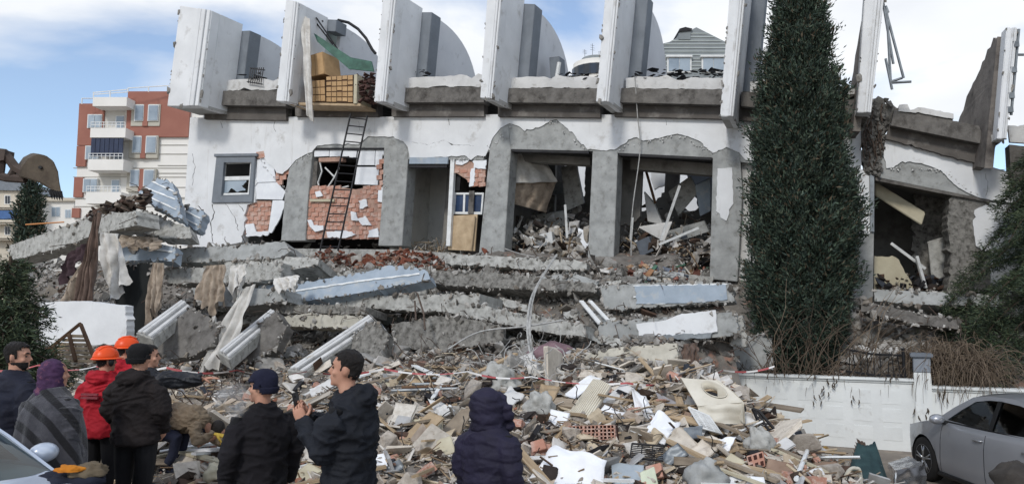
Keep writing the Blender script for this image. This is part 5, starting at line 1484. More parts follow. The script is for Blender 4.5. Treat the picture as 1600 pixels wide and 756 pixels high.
def clay(label, pts, tilt, nx, ny, seed):
    P, n = plane_pts(pts, tilt, 0.3)
    t = MB(); t.prism(P, -n * 0.14); o = t.build('clay_block', M_brick, label=label, cat='brick', bevel=0.006)
    f0 = bil(*P)
    for i in range(nx):
        for j in range(ny):
            u0, v0 = (i + 0.2) / nx, (j + 0.2) / ny; u1, v1 = (i + 0.8) / nx, (j + 0.8) / ny
            t = MB(); t.prism([f0(u0, v0) + n * 0.004, f0(u1, v0) + n * 0.004, f0(u1, v1) + n * 0.004, f0(u0, v1) + n * 0.004], -n * 0.01)
            t.build('hole', mat('clay_hole_shade', (0, 0, 0)), o)  # flat dark plates, the shade of the holes put into their colour
clay('orange clay block at the bottom of the rubble right of the white sheet', [(1008, 728), (1032, 722), (1036, 744), (1012, 750)], 20, 0, 0, 1)
clay('pink clay block with six holes near the hardboard sheet', [(1166, 712), (1192, 704), (1196, 728), (1172, 736)], 15, 3, 2, 2)
clay('short clay block end lying left of the ribbed panel', [(828, 690), (848, 684), (854, 700), (832, 706)], 30, 0, 0, 3)

# washing machine shell
wm = empty('washing_machine_shell', hit(1110, 650), 'crushed cream washing machine shell with round opening beside the garden wall', 'washing machine')
P, n = plane_pts([(1064, 590), (1124, 594), (1162, 628), (1090, 634)], 48, 0.7, None, 0, (1110, 640))
f0 = bil(*P)
ring = lambda r, m_: [f0(0.62 + r * 0.26 * math.cos(2 * PI * i / m_), 0.45 + r * 0.34 * math.sin(2 * PI * i / m_)) for i in range(m_)]
M_wm = mat('cream_enamel', (212, 208, 196), (190, 184, 170), 3, 0.5, 0.1, 20, stain=((150, 136, 120), 4, 0.6, 0.8))
t = MB(); t.prism(P, -n * 0.03, holes=[ring(1.0, 24)]); t.build('top_panel', M_wm, wm)
t = MB()
rg = ring(1.0, 24); rg2 = ring(0.9, 24)
t.loft([[p + n * 0.01 for p in rg], [p + n * 0.03 for p in ring(0.97, 24)], [p - n * 0.12 for p in rg2]], caps=False); t.build('door_ring', M_wm, wm, smooth=True)
t = MB(); q = [p - n * 0.2 for p in ring(1.1, 24)]; t.prism(q, -n * 0.02); t.build('drum', M_metal_d, wm)
dn = Vector((0, -0.1, -1)).normalized()
def wf(u, v):
    a = f0(u, 1.0) + dn * 0.30 * v * (0.7 + 0.3 * u)
    return a + NOUT * (0.08 * math.sin(u * 5) * v + 0.05 * noise.noise(Vector((u * 3, v * 3, 2))))
t = MB(); t.grid(wf, 16, 8); k = len(t.v); t.v += [tuple(Vector(p) - NOUT * 0.02) for p in t.v]; t.f += [tuple(reversed([i + k for i in q])) for q in t.f]; t.m = [0] * len(t.f)
t.build('front_panel', M_wm, wm, smooth=True, fixn=False)
def wf2(u, v):
    a = f0(1.0, 1 - u) + dn * 0.28 * v
    return a + RIGHT * 0.02 * math.sin(u * 4)
t = MB(); t.grid(wf2, 10, 6); k = len(t.v); t.v += [tuple(Vector(p) - RIGHT * 0.02) for p in t.v]; t.f += [tuple(reversed([i + k for i in q])) for q in t.f]; t.m = [0] * len(t.f)
t.build('side_panel', M_wm, wm, smooth=True, fixn=False)

# racks and grilles
def rack(label, pts, tilt, nbar, m, r=0.008, off=0.35, cross=2, name='wire_rack', turn=0, cat='rack'):
    P, n = plane_pts(pts, tilt, off, None, turn); f0 = bil(*P)
    o = empty(name, P[3], label, cat)
    t = MB(); t.tube([P[0], P[1], P[2], P[3], P[0]], r * 1.5, 5); t.build('rim', m, o)
    for i in range(nbar):
        u = (i + 0.5) / nbar
        t = MB(); t.tube([f0(0, u), f0(1, u)], r, 4); t.build('bar', m, o)
    for i in range(cross):
        u = (i + 1) / (cross + 1)
        t = MB(); t.tube([f0(u, 0), f0(u, 1)], r, 4); t.build('bar', m, o)
rack('black grill rack lying below the white cards', [(988, 692), (1036, 696), (1036, 720), (984, 714)], 35, 8, M_metal_d)
rack('white plastic drainer rack under the washing machine shell', [(1076, 636), (1108, 650), (1128, 678), (1096, 668)], 40, 9, M_metal_w, 0.012)
rack('bent dark metal grille standing against the garden wall', [(1176, 638), (1186, 642), (1222, 684), (1196, 682)], 15, 5, M_metal_d, 0.016, 0.5, 1, 'metal_grille', cat='grille')
# long boards, poles
def stickp(name, label, cat, a, b, w, m, off=0.3, n=4, r=None):
    P0, P1 = hit(*a), hit(*b)
    P0 = P0 - (P0 - CAMP).normalized() * off; P1 = P1 - (P1 - CAMP).normalized() * off
    t = MB()
    if r:
        t.tube([P0, P1], r, 8)
    else:
        d = (P1 - P0); L_ = d.length; mt = d.to_track_quat('X', 'Z').to_matrix()
        t.box((P0 + P1) / 2, (L_, w, 0.03), mt)
    return t.build(name, m, label=label, cat=cat)
stickp('long_board', 'long pale board sloping down beside the garden wall', 'board', (1100, 652), (1252, 716), 0.10, M_wood_g)
stickp('long_board', 'long board continuing to the white pole', 'board', (1180, 690), (1296, 738), 0.09, M_cream)
stickp('long_board', 'grey double lath in the lower right rubble', 'board', (1120, 716), (1216, 752), 0.09, M_wood_g)
stickp('long_board', 'second grey lath under the double one', 'board', (1100, 724), (1196, 758), 0.06, M_cream)
stickp('white_pole', 'short white pole standing right of the hardboard sheet', 'pole', (1244, 748), (1262, 702), 0.1, M_whitestrip, 0.5, r=0.028)
stickp('white_trim', 'long white trim strip behind the man with the phone', 'trim', (592, 546), (694, 592), 0.10, M_whitestrip, 0.5)
stickp('white_trim', 'white trim strip leaning on the third fallen fin', 'trim', (574, 478), (616, 542), 0.12, M_whitestrip, 0.9)
stickp('white_trim', 'pair of white metal strips at the blue wall panel', 'trim', (908, 470), (938, 506), 0.10, M_whitestrip, 0.7)
stickp('white_trim', 'shorter white metal strip at the blue wall panel', 'trim', (922, 470), (950, 500), 0.08, M_whitestrip, 0.8)
stickp('white_trim', 'white curved strip standing in the centre rubble', 'trim', (676, 622), (692, 598), 0.06, M_whitestrip, 0.5)
stickp('white_plank', 'long white plank between the crouching and smoking men', 'plank', (250, 706), (372, 686), 0.11, M_whitestrip, 0.3)
stickp('white_plank', 'white plank crossing below the long one', 'plank', (292, 704), (372, 700), 0.10, M_paper, 0.35)
stickp('white_plank', 'pale plank sloping down towards the smoking man', 'plank', (272, 702), (374, 728), 0.12, M_cream, 0.4)
stickp('white_plank', 'short white plank left of the crouching man', 'plank', (240, 714), (300, 702), 0.08, M_cream, 0.3)
for i in range(5):
    a = (612 + 16 * i, 596 - 5 * i + 8); stickp('dark_pole', ['lowest', 'second', 'third', 'fourth', 'highest'][i] + ' of five dark poles lying behind the centre rubble', 'pole', (a[0], a[1] + 6), (a[0] + 120, a[1] + 2 + i), 0.05, M_wood_d if i % 2 else M_metal_g, 0.5, r=0.025)
t = MB(); p = hit(288, 674); t.box(p + Vector((0, -0.2, 0.1)), (0.42, 0.3, 0.28), (0.1, -0.15, 0.4), jit=0.03)
t.build('brown_box', mat('rust_box', (108, 72, 58), (84, 54, 44), 4, 0.9, 0.3, 30), label='rust brown box beside the crouching man', cat='box', bevel=0.01)
def blob(name, label, cat, x, y, r, m, off=0.3, seed=0, amp=0.25, rot=(0, 0, 0)):
    p = hit(x, y); p = p - (p - CAMP).normalized() * off
    t = MB(); t.ellipsoid((0, 0, 0), r, 28, 18, rot=rot)
    t.v = [tuple(Vector(v) * (1 + amp * noise.noise(Vector(v) * (1.6 / max(r)) + Vector((seed, 0, 0))) + 0.3 * amp * noise.noise(Vector(v) * (5 / max(r)) + Vector((0, seed, 0)))) + p) for v in t.v]
    return t.build(name, m, label=label, cat=cat, smooth=True)
blob('yellow_cushion', 'torn yellow cushion at the foot of the garden wall', 'cushion', 1291, 712, (0.17, 0.14, 0.15), mat('yellow_cloth', (190, 156, 66), (140, 104, 52), 6, 0.9, 0.4, 30, stain=((90, 74, 56), 5, 0.52, 0.7)), 0.3, 1, 0.3)
blob('pink_bundle', 'pink quilt bundle in the hollow under the tilted slab', 'quilt', 862, 552, (0.42, 0.3, 0.22), mat('pink_quilt', (138, 114, 120), (104, 84, 90), 5, 0.95, 0.3, 40), 0.6, 2, 0.3)
blob('concrete_lump', 'round pale concrete lump hanging on rebar below the slab tongue', 'chunk', 664, 520, (0.22, 0.2, 0.2), M_conc_l, 1.0, 3, 0.5)
blob('concrete_lump', 'pale concrete lump above the hanging one', 'chunk', 658, 456, (0.16, 0.16, 0.16), M_conc_l, 0.8, 4, 0.5)
blob('concrete_lump', 'grey boulder of concrete right of the hooded person', 'chunk', 844, 634, (0.2, 0.18, 0.2), M_conc_l, 0.3, 5, 0.5)
blob('concrete_lump', 'pale concrete boulder directly behind the hood', 'chunk', 780, 596, (0.33, 0.3, 0.26), M_conc_l, 0.4, 6, 0.6)
blob('concrete_lump', 'large dark stone at the bottom edge among the laths', 'chunk', 1104, 746, (0.2, 0.2, 0.18), M_conc, 0.4, 7, 0.5)
blob('concrete_lump', 'round stone near the small white curved panel', 'chunk', 1186, 690, (0.16, 0.15, 0.17), M_conc_l, 0.3, 8, 0.5)
blob('concrete_lump', 'cream lump of mortar at the bottom left of the smoking man', 'chunk', 336, 738, (0.13, 0.12, 0.1), M_cream, 0.3, 9, 0.6)
t = MB(); t.tube([W(652, 458, 14.4), W(662, 490, 14.2), W(664, 515, 14.0)], 0.02, 5); t.tube([W(648, 470, 14.4), W(650, 500, 14.2)], 0.02, 5)
t.build('rebar_hanger', M_rebar, label='thin rebar strands holding the round concrete lump', cat='rebar')

# white hose arch, rug, foil box, dark sack
wire('white hose bent into an arch before the green rug', [W(1317, 785, 9.4), W(1321, 746, 9.4), W(1328, 733, 9.4), W(1337, 731, 9.4), W(1344, 738, 9.4), W(1347, 785, 9.4)], 0.022, mat('hose_white', (200, 198, 186), (180, 178, 166), 4, 0.5, 0, 10), 'hose', 8)
def rugf(u, v):
    a = -1.15 + 2.3 * u
    top = W(1354 + 15 * math.sin(a), 692 + 3 * math.cos(a * 2), 10.3)
    bot = W(1356 + 46 * math.sin(a), 776, 10.0 - 0.45 * math.cos(a))
    p = top * (1 - v) + bot * v
    return p + Vector((0, -0.03 * math.sin(u * 17) * v, 0.03 * noise.noise(Vector((u * 6, v * 3, 1)))))
t = MB(); t.grid(rugf, 30, 20); k = len(t.v); t.v += [tuple(Vector(p) + Vector((0, 0.02, -0.005))) for p in t.v]; t.f += [tuple(reversed([i + k for i in q])) for q in t.f]; t.m = [0] * len(t.f)
rug = t.build('green_rug', mat('rug_green', (52, 74, 76), (36, 54, 58), 5, 0.95, 0.5, 40, stain=((150, 160, 158), 6, 0.62, 0.72)), label='dark green rug standing like a cone in front of the garden wall', cat='rug', smooth=True, fixn=False)
t = MB()
for i in range(26):
    p = Vector(rugf(0.02 + i * 0.036, 0.0)) if i < 13 else Vector(rugf(0.0, (i - 13) / 16))
    t.tube([p, p + Vector((-0.02, -0.02, 0.045 + 0.01 * R.random()))], 0.006, 4)
t.build('fringe', M_cloth_br, rug)
fx = [W(1388, 722, 10.5), W(1420, 712, 10.9), W(1446, 726, 10.4), W(1398, 734, 9.8)]
t = MB()
f0 = bil(*fx)
t.grid(lambda u, v: f0(u, v) + Vector((0, 0, 0.02 * noise.noise(Vector((u * 5, v * 5, 1))))), 12, 12)
side = [fx[0], fx[3], fx[2]]
def foil(u, v):
    s = u * 2
    p = side[0].lerp(side[1], s) if s < 1 else side[1].lerp(side[2], s - 1)
    q = p + Vector((0, 0, -0.5 * v))
    return q + Vector((0.03 * noise.noise(Vector((u * 8, v * 5, 2))), 0.05 * noise.noise(Vector((u * 8, v * 5, 7))), 0))
t.grid(foil, 36, 12)
t.build('foil_box', mat('silver_foil', (226, 228, 232), (200, 202, 206), 3, 0.22, 0.25, 12, metal=0.9), label='box wrapped in crumpled silver foil by the car wheel', cat='box', smooth=True, fixn=False)

# ---- rebar tangles
def tangle(label, x0, x1, y0, y1, n, m, r=0.012, seed=0, off=0.4, span=0.5):
    q = random.Random(seed)
    t = MB()
    for i in range(n):
        p = hit(q.uniform(x0, x1), q.uniform(y0, y1)); p = p - (p - CAMP).normalized() * q.uniform(0, off)
        pts = [p]
        d = Vector((q.gauss(0, 1), q.gauss(0, .5), q.gauss(.3, .7))).normalized() * span * q.uniform(.4, 1)
        for k in range(7):
            p = p + d * 0.3
            d = d + Vector((q.gauss(0, .3), q.gauss(0, .2), q.gauss(-.05, .28))) * span
            d = d.normalized() * span * 0.6
            pts.append(p)
        t.tube(pts, r * q.uniform(.6, 1.1), 4)
    return t.build('rebar_tangle', m, label=label, cat='rebar', kind='stuff')
tangle('grey rebar tangle in the centre under the tilted slab', 620, 760, 540, 585, 60, M_rebar, 0.011, 1)
tangle('pale wire tangle left of the pink bundle', 760, 900, 520, 600, 90, M_cable, 0.010, 2)
tangle('rebar ends sticking from the crushed upper slabs', 660, 940, 410, 470, 80, M_rebar, 0.013, 3, 0.5)
tangle('dark wire strands in the front heap', 560, 1160, 600, 740, 70, M_cable_d, 0.008, 4, 0.2, 0.35)
tangle('rebar mesh over the grey rubble behind the crouching man', 255, 400, 585, 640, 70, M_rebar, 0.011, 5, 0.2)
tangle('thin wires hanging from the left slabs', 170, 520, 400, 520, 40, M_cable_d, 0.010, 6, 0.5)

# ---- red and white barrier tape
def tape(label, pts, w=0.03, seg=0.2):
    P = []
    for (x, y, Y) in pts:
        P.append(W(x, y, Y))
    out = []
    for a, b in zip(P[:-1], P[1:]):
        n_ = max(2, int((b - a).length / (seg / 2)))
        for k in range(n_):
            s = k / n_
            sag = -0.06 * 4 * s * (1 - s)
            out.append(a.lerp(b, s) + Vector((0, 0, sag)))
    out.append(P[-1])
    t = MB()
    for i in range(len(out) - 1):
        a, b = out[i], out[i + 1]
        tw = 1.2 * math.sin(i * 0.13)
        hv0 = Vector((0, math.sin(tw), math.cos(tw))) * w / 2
        tw2 = 1.2 * math.sin((i + 1) * 0.13)
        hv1 = Vector((0, math.sin(tw2), math.cos(tw2))) * w / 2
        th = Vector((0, 0.003, 0))
        t.add([a - hv0, b - hv1, b + hv1, a + hv0, a - hv0 + th, b - hv1 + th, b + hv1 + th, a + hv0 + th], [(0, 1, 2, 3), (7, 6, 5, 4), (0, 4, 5, 1), (3, 2, 6, 7)], (i // 2) % 2)
    return t.build('barrier_tape', [mat('tape_white', (226, 224, 222), (206, 204, 202), 5, 0.4, 0, 10), mat('tape_red', (184, 98, 100), (160, 80, 82), 5, 0.4, 0, 10)], label=label, cat='barrier tape', fixn=False)
tape('red and white barrier tape strung behind the people across the left', [(-40, 574, 9.6), (60, 570, 9.8), (150, 572, 9.9), (260, 574, 10.2), (370, 578, 10.4), (480, 580, 10.5), (600, 576, 10.8), (730, 580, 11.0)])
tape('red and white barrier tape sagging from the centre to the cypress', [(730, 580, 11.0), (830, 588, 11.2), (980, 598, 11.2), (1066, 592, 11.4), (1130, 578, 12.2), (1210, 572, 12.4)])

# dark ridge debris at the top of the left collapse
bunch_items = []
for i in range(160):
    v = rr.random(); x = 140 + 95 * v; y = 338 - 32 * v + rr.gauss(0, 5)
    s_ = rr.uniform(.08, .4)
    bunch_items.append((W(x, y, 17.4 + rr.uniform(-.3, .4)), (s_, s_ * .6, s_ * .35), (rr.gauss(0, .5), rr.gauss(0, .5), rr.uniform(0, 6))))
scatter('ridge_debris', HULLS, bunch_items, mat('fines_ridge', (0, 0, 0), scale=6, rough=0.95, bump=0.6, bscale=30, island=[(92, 74, 66), (70, 60, 56), (120, 104, 94), (58, 52, 50), (140, 130, 120)]), label='dark twisted debris along the crest of the left collapse', cat='debris', kind='stuff')
# irregular lumps and planks lining the slab fronts (left collapse body)
it = []
for i in range(900):
    x, y = rr.uniform(80, 620), rr.uniform(380, 560)
    if y < 560 - (x + 60) * 0.5: continue
    p = hit(x, y)
    s_ = .07 * (6 ** (rr.random() ** 2))
    it.append((p, (s_, s_ * rr.uniform(.5, 1), s_ * rr.uniform(.3, .7)), (rr.gauss(0, .6), rr.gauss(0, .6), rr.uniform(0, 6))))
scatter('slab_debris', HULLS, it, MI_up, label='grey crumbs wedged between the slabs of the left collapse', cat='rubble', kind='stuff')

# ------------------------------------------------------------------ garden wall, pillar, fence
def wl_pt(x, off=0.0):       # point on the wall line (plan), off = metres towards the street
    d = Vector((1, -0.49, 0)).normalized(); n = Vector((-d.y, d.x, 0)) * -1
    return Vector((x, wall_line_y(x), 0)) + n * off
WD = Vector((1, -0.49, 0)).normalized(); WN = Vector((WD.y, -WD.x, 0))   # WN points to the street
if WN.y > 0: WN = -WN
M_gwall = mat('garden_wall_white', (226, 229, 228), (212, 215, 214), 1.4, 0.9, 0.2, 14, stain=((158, 152, 142), 2.6, 0.60, 0.84))
def px_on_wall(x, z=0.85):
    u = (x - 800) / FPX * math.cos(0)   # plan intersection of the pixel column with the wall
    d = ray(x, 600); k = d.x / d.y
    return 18.0 * k / (1 + 0.49 * k)
XA, XB, XC, XD = px_on_wall(1114), px_on_wall(1428), px_on_wall(1455), px_on_wall(1760)
def wallbox(name, x0, x1, z0, z1, front, back, m, parent, bevel=0.0, x1n=None):
    a = Vector((x0, wall_line_y(x0), 0)); b = Vector((x1, wall_line_y(x1), 0))
    t = MB()
    t.prism([a + WN * front + Vector((0, 0, z0)), b + WN * front + Vector((0, 0, z0)), b + WN * front + Vector((0, 0, z1)), a + WN * front + Vector((0, 0, z1))], -WN * (front + back))
    return t.build(name, m, parent, bevel=bevel)
gw = empty('garden_wall', (XA, wall_line_y(XA), -0.4), 'long white garden wall with moulded coping in front of the cypress', 'wall')
wallbox('wall_body', XA, XB, -0.6, 0.76, 0.10, 0.10, M_gwall, gw)
wallbox('coping', XA - 0.03, XB, 0.763, 0.80, 0.13, 0.13, M_gwall, gw, 0.008)
wallbox('coping', XA - 0.05, XB, 0.803, 0.85, 0.17, 0.17, M_gwall, gw, 0.01)
Lw = XB - XA
for j in range(3):
    for i in range(7):
        x0 = XA + 0.15 + i * (Lw - 0.2) / 7; x1 = x0 + (Lw - 0.2) / 7 - 0.16
        z0 = -0.32 + j * 0.34
        t = MB()
        a = Vector((x0, wall_line_y(x0), 0)) + WN * 0.106; b = Vector((x1, wall_line_y(x1), 0)) + WN * 0.106
        t.prism([a + Vector((0, 0, z0)), b + Vector((0, 0, z0)), b + Vector((0, 0, z0 + 0.26)), a + Vector((0, 0, z0 + 0.26))], -WN * 0.012)
        t.build('relief_panel', M_gwall, gw, bevel=0.005)
gp = empty('wall_pillar', (XB, wall_line_y(XB), -0.5), 'white wall pillar with blue grey painted top and cap', 'pillar')
wallbox('shaft', XB, XC, -0.6, 0.98, 0.17, 0.2, M_gwall, gp, 0.01)
wallbox('painted_top', XB, XC, 0.983, 1.26, 0.17, 0.2, mat('pillar_grey', (140, 146, 154), (122, 128, 136), 2, 0.85, 0.2, 20), gp, 0.01)
wallbox('cap', XB - 0.04, XC + 0.04, 1.263, 1.34, 0.22, 0.25, mat('pillar_cap', (120, 126, 134), (104, 110, 118), 2, 0.85, 0.2, 20), gp, 0.015)
gl = empty('garden_wall', (XC, wall_line_y(XC), -0.5), 'lower white garden wall behind the silver car right of the pillar', 'wall')
wallbox('wall_body', XC, XD, -0.6, 0.64, 0.10, 0.10, M_gwall, gl)
wallbox('coping', XC, XD, 0.643, 0.68, 0.13, 0.13, M_gwall, gl, 0.008)
wallbox('coping', XC, XD, 0.683, 0.735, 0.17, 0.17, M_gwall, gl, 0.01)
# dried vine tendrils hanging on the wall
q = random.Random(3)
t = MB()
for (px_, py_, n_) in ((1300, 590, 6), (1275, 618, 4), (1330, 620, 3), (1437, 640, 5), (1292, 604, 5), (1390, 582, 8), (1470, 612, 5), (1226, 668, 4), (1243, 664, 4)):
    x0 = px_on_wall(px_)
    base = Vector((x0, wall_line_y(x0), 0)) + WN * 0.19
    zc = CAMZ + (490 - py_) / FPX * base.y
    for i in range(n_):
        p = base + WD * q.uniform(-.14, .14) + Vector((0, 0, zc + q.uniform(-.08, .08)))
        t.tube([p, p + WD * q.uniform(-.02, .02) + Vector((0, 0, -.05)), p + WD * q.uniform(-.05, .05) + Vector((0, 0, -.11))], [0.008, 0.014, 0.003], 4)
t.build('vine_leaves', mat('dry_leaf', (92, 82, 70), (66, 58, 50), 8, 0.9, 0.2, 40), label='dried vine leaves hanging on the white garden wall', cat='leaves', kind='stuff')
fe = empty('iron_fence', (px_on_wall(1330), wall_line_y(px_on_wall(1330)), 0.85), 'bent black iron fence above the wall beside the pillar', 'fence')
xa, xb = px_on_wall(1322), px_on_wall(1414)
fpt = lambda x, z: Vector((x, wall_line_y(x), z)) - WN * 0.1
for z0, z1 in ((1.36, 1.28), (0.93, 0.90)):
    t = MB(); t.tube([fpt(xa, z0 + 0.02), fpt((xa + xb) / 2, (z0 + z1) / 2 - 0.03), fpt(xb, z1)], 0.022, 6); t.build('rail', M_metal_d, fe)
for i in range(9):
    x = xa + (xb - xa) * (i + 0.5) / 9
    t = MB(); t.tube([fpt(x, 0.86), fpt(x + q.uniform(-.05, .05), 1.34)], 0.010, 5); t.build('baluster', M_metal_d, fe)
t = MB(); t.tube([fpt(xb, 0.86), fpt(xb, 1.42)], 0.03, 6); t.build('post', M_metal_d, fe)

# ------------------------------------------------------------------ trees
def leaf_mat(name, cols):
    return mat(name, (0, 0, 0), scale=3, rough=0.75, bump=0, island=cols)
M_cyp = leaf_mat('cypress_leaf', [(58, 74, 64), (72, 90, 76), (50, 64, 58), (82, 100, 84), (64, 80, 74), (58, 70, 60), (92, 106, 90), (52, 68, 62), (96, 86, 70), (66, 84, 72)])
M_ced = leaf_mat('cedar_leaf', [(58, 74, 58), (70, 88, 66), (82, 96, 70), (50, 64, 54), (92, 102, 76)])
M_bark = mat('bark', (86, 74, 64), (62, 52, 45), 8, 0.95, 0.8, 20)

def leaves_mesh(name, sprays, m, parent, nleaf, ln, wd, spread, seed, smooth=False, plume=0.0):
    """sprays: (pos, dir, size); every spray a fan of small pointed leaves"""
    rg = np.random.RandomState(seed)
    S = len(sprays)
    P = np.array([tuple(s[0]) for s in sprays]); D = np.array([tuple(s[1]) for s in sprays]); Z = np.array([s[2] for s in sprays])
    P = np.repeat(P, nleaf, 0); D = np.repeat(D, nleaf, 0); Z = np.repeat(Z, nleaf)
    N = len(P); D0 = D.copy()
    D = D + rg.normal(0, spread, (N, 3)); D /= np.linalg.norm(D, axis=1)[:, None]
    start = P + rg.normal(0, 1, (N, 3)) * (Z * ln * 0.55)[:, None]
    if plume:
        start = P + D0 * (rg.uniform(-.3, 1.0, N) * Z * plume)[:, None] + rg.normal(0, 1, (N, 3)) * (Z * plume * .16)[:, None]
    L_ = (Z * ln * rg.uniform(.6, 1.3, N))[:, None]
    rnd = rg.normal(0, 1, (N, 3)); side = np.cross(D, rnd); side /= (np.linalg.norm(side, axis=1)[:, None] + 1e-9)
    w = (Z * wd * rg.uniform(.7, 1.3, N))[:, None]
    nrm = np.cross(D, side)
    a = start; b = start + D * L_ * 0.45 + side * w + nrm * w * .3; c = start + D * L_; d = start + D * L_ * 0.45 - side * w + nrm * w * .3
    V = np.stack([a, b, c, d], 1).reshape(-1, 3)
    og = V.mean(0); og[2] = V[:, 2].min()
    me = bpy.data.meshes.new(name)
    me.vertices.add(len(V)); me.vertices.foreach_set('co', (V - og).ravel())
    nf = N * 2
    idx = np.arange(N)[:, None] * 4
    tri = np.concatenate([idx + [0, 1, 2], idx + [0, 2, 3]], 1).reshape(-1)
    me.loops.add(nf * 3); me.loops.foreach_set('vertex_index', tri.astype(np.int32))
    me.polygons.add(nf); me.polygons.foreach_set('loop_start', np.arange(0, nf * 3, 3, dtype=np.int32)); me.polygons.foreach_set('loop_total', np.full(nf, 3, dtype=np.int32))
    me.materials.append(m)
    me.update(); me.validate()
    return link(name, me, parent, Vector(og))

def cypress(label, base, prof, n, nleaf, ln, wd, m, seed, coref=0.72, group=None, name='cypress_tree', plume=0.0, lx=0.0):
    q = random.Random(seed)
    tr = empty(name, base, label, 'tree', group)
    hs = [p[0] for p in prof]; rs = [p[1] for p in prof]
    H = hs[-1]
    t = MB(); t.tube([Vector(base), Vector(base) + Vector((0.03, 0, H * .4)), Vector(base) + Vector((0, 0, H * .85))], [0.13, 0.09, 0.03], 8); t.build('trunk', M_bark, tr)
    def rad(h, th):
        r = interp(h, hs, rs)
        return r * (1 + 0.30 * noise.noise(Vector((math.cos(th) * 1.4, math.sin(th) * 1.4, h * 1.1 + seed))) + 0.24 * noise.noise(Vector((math.cos(th) * 3.5, math.sin(th) * 3.5, h * 2.2 + seed))))
    # dark inner core, blocks the view through the crown
    t = MB(); rings = []
    for k in range(26):
        h = hs[0] + (H - hs[0]) * k / 25.5
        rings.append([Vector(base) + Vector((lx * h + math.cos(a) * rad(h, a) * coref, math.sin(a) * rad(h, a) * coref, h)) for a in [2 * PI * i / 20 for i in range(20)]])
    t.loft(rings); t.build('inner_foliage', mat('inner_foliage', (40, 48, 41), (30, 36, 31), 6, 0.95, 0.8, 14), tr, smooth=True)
    sp = []
    while len(sp) < n:
        h = q.uniform(hs[0], H)
        if q.random() > interp(h, hs, rs) / max(rs): continue
        th = q.uniform(0, 2 * PI)
        rr_ = rad(h, th)
        cl = noise.noise(Vector((math.cos(th) * 4, math.sin(th) * 4, h * 2.6 + 9 + seed)))
        if cl < -0.2 and q.random() < 0.85: continue
        s_ = 0.70 + 0.32 * q.random() ** 0.7 + (0.14 if q.random() < 0.06 else 0)
        out = Vector((math.cos(th), math.sin(th), 0))
        sp.append((Vector(base) + out * rr_ * s_ + Vector((lx * h, 0, h)), (out * 0.75 + Vector((q.gauss(0, .22), q.gauss(0, .22), 0.9))).normalized(), q.uniform(.6, 1.5)))
    leaves_mesh('crown', sp, m, tr, nleaf, ln, wd, 0.5, seed, plume=plume)
    # a few limbs
    t = MB()
    for i in range(18):
        h = q.uniform(0.1, H * .5); th = q.uniform(0, 6.28); r_ = interp(h + .6, hs, rs) * .8
        p = Vector(base) + Vector((0, 0, h))
        t.tube([p, p + Vector((math.cos(th) * r_ * .5, math.sin(th) * r_ * .5, .35)), p + Vector((math.cos(th) * r_, math.sin(th) * r_, .9))], [.03, .02, .008], 5)
    t.build('limbs', M_bark, tr)
    return tr
cb = W(1252, 578, 15.1); cb.z = 0.62
SC = 16.2 / FPX
prof = [(0.1, 0.45), (0.5, 0.66), (1.15, 0.86), (2.4, 0.94), (3.6, 0.93), (5.0, 0.84), (6.4, 0.66), (7.6, 0.46), (8.8, 0.28), (10.2, 0.06)]
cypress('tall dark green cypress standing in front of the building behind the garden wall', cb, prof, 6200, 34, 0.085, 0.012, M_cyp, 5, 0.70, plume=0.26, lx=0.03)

def cedar(label, base, H, R0, nb, seed, m=M_ced, name='cedar_tree', ln=0.085, wd=0.008, cat='tree', h0=0.12, dens=26, nleaf=14, droop=0.35):
    q = random.Random(seed)
    tr = empty(name, base, label, cat)
    B = Vector(base)
    t = MB(); t.tube([B, B + Vector((.05, 0, H * .5)), B + Vector((0, 0, H))], [0.16, 0.1, 0.02], 8); t.build('trunk', M_bark, tr)
    sp = []; t = MB()
    for i in range(nb):
        h = H * (h0 + (0.97 - h0) * (i + q.random()) / nb)
        th = i * 2.399 + q.uniform(-.3, .3)
        L_ = R0 * (1 - (h / H) ** 1.4) * q.uniform(.75, 1.1) + 0.15
        out = Vector((math.cos(th), math.sin(th), 0)); sd_ = Vector((-out.y, out.x, 0))
        pts = []
        for k in range(7):
            s = k / 6
            pts.append(B + Vector((0, 0, h)) + out * L_ * s + Vector((0, 0, L_ * (0.12 * math.sin(s * 2.6) - droop * s * s))))
        t.tube(pts, [0.03 * (1 - .8 * k / 6) for k in range(7)], 5)
        for k in range(int(dens * L_)):
            s = q.uniform(.15, 1.0); a = s * 6; i0 = min(int(a), 5); p = pts[i0].lerp(pts[i0 + 1], a - i0)
            wdt = (0.10 + 0.42 * (1 - s)) * min(1, L_) * q.uniform(-1, 1)
            p = p + sd_ * wdt + Vector((0, 0, -abs(wdt) * .25 + q.uniform(-.03, .03))) + out * q.uniform(-.08, .08)
            sp.append((p, (out * .6 + sd_ * (1 if wdt > 0 else -1) * .7 + Vector((0, 0, q.uniform(-.4, .25)))).normalized(), q.uniform(.8, 1.3)))
    t.build('branches', M_bark, tr)
    leaves_mesh('crown', sp, m, tr, nleaf, ln, wd, 0.5, seed)
    return tr
c2 = W(1680, 560, 13.9); c2.z = 0.62
cedar('drooping dark cedar at the right edge above the silver car', c2, 5.8, 2.9, 80, 8, dens=60, nleaf=20, wd=0.0075, ln=0.085, droop=0.5)
c3 = W(1520, 575, 14.6); c3.z = 0.62
cedar('low spreading dark conifer under the sagging bay beside the dry vines', c3, 2.0, 1.9, 46, 9, name='conifer_shrub', cat='shrub', h0=0.15, dens=40, nleaf=18, wd=0.0075, ln=0.08)
c4 = W(4, 590, 11.5); c4.z = 0.0
cedar('dark evergreen bush at the left edge behind the navy jacket man', c4, 3.0, 1.15, 80, 10, name='evergreen_bush', cat='bush', h0=0.1, ln=0.09, wd=0.009, dens=40, droop=0.25)
fb = W(40, 440, 70); fb.z = 0
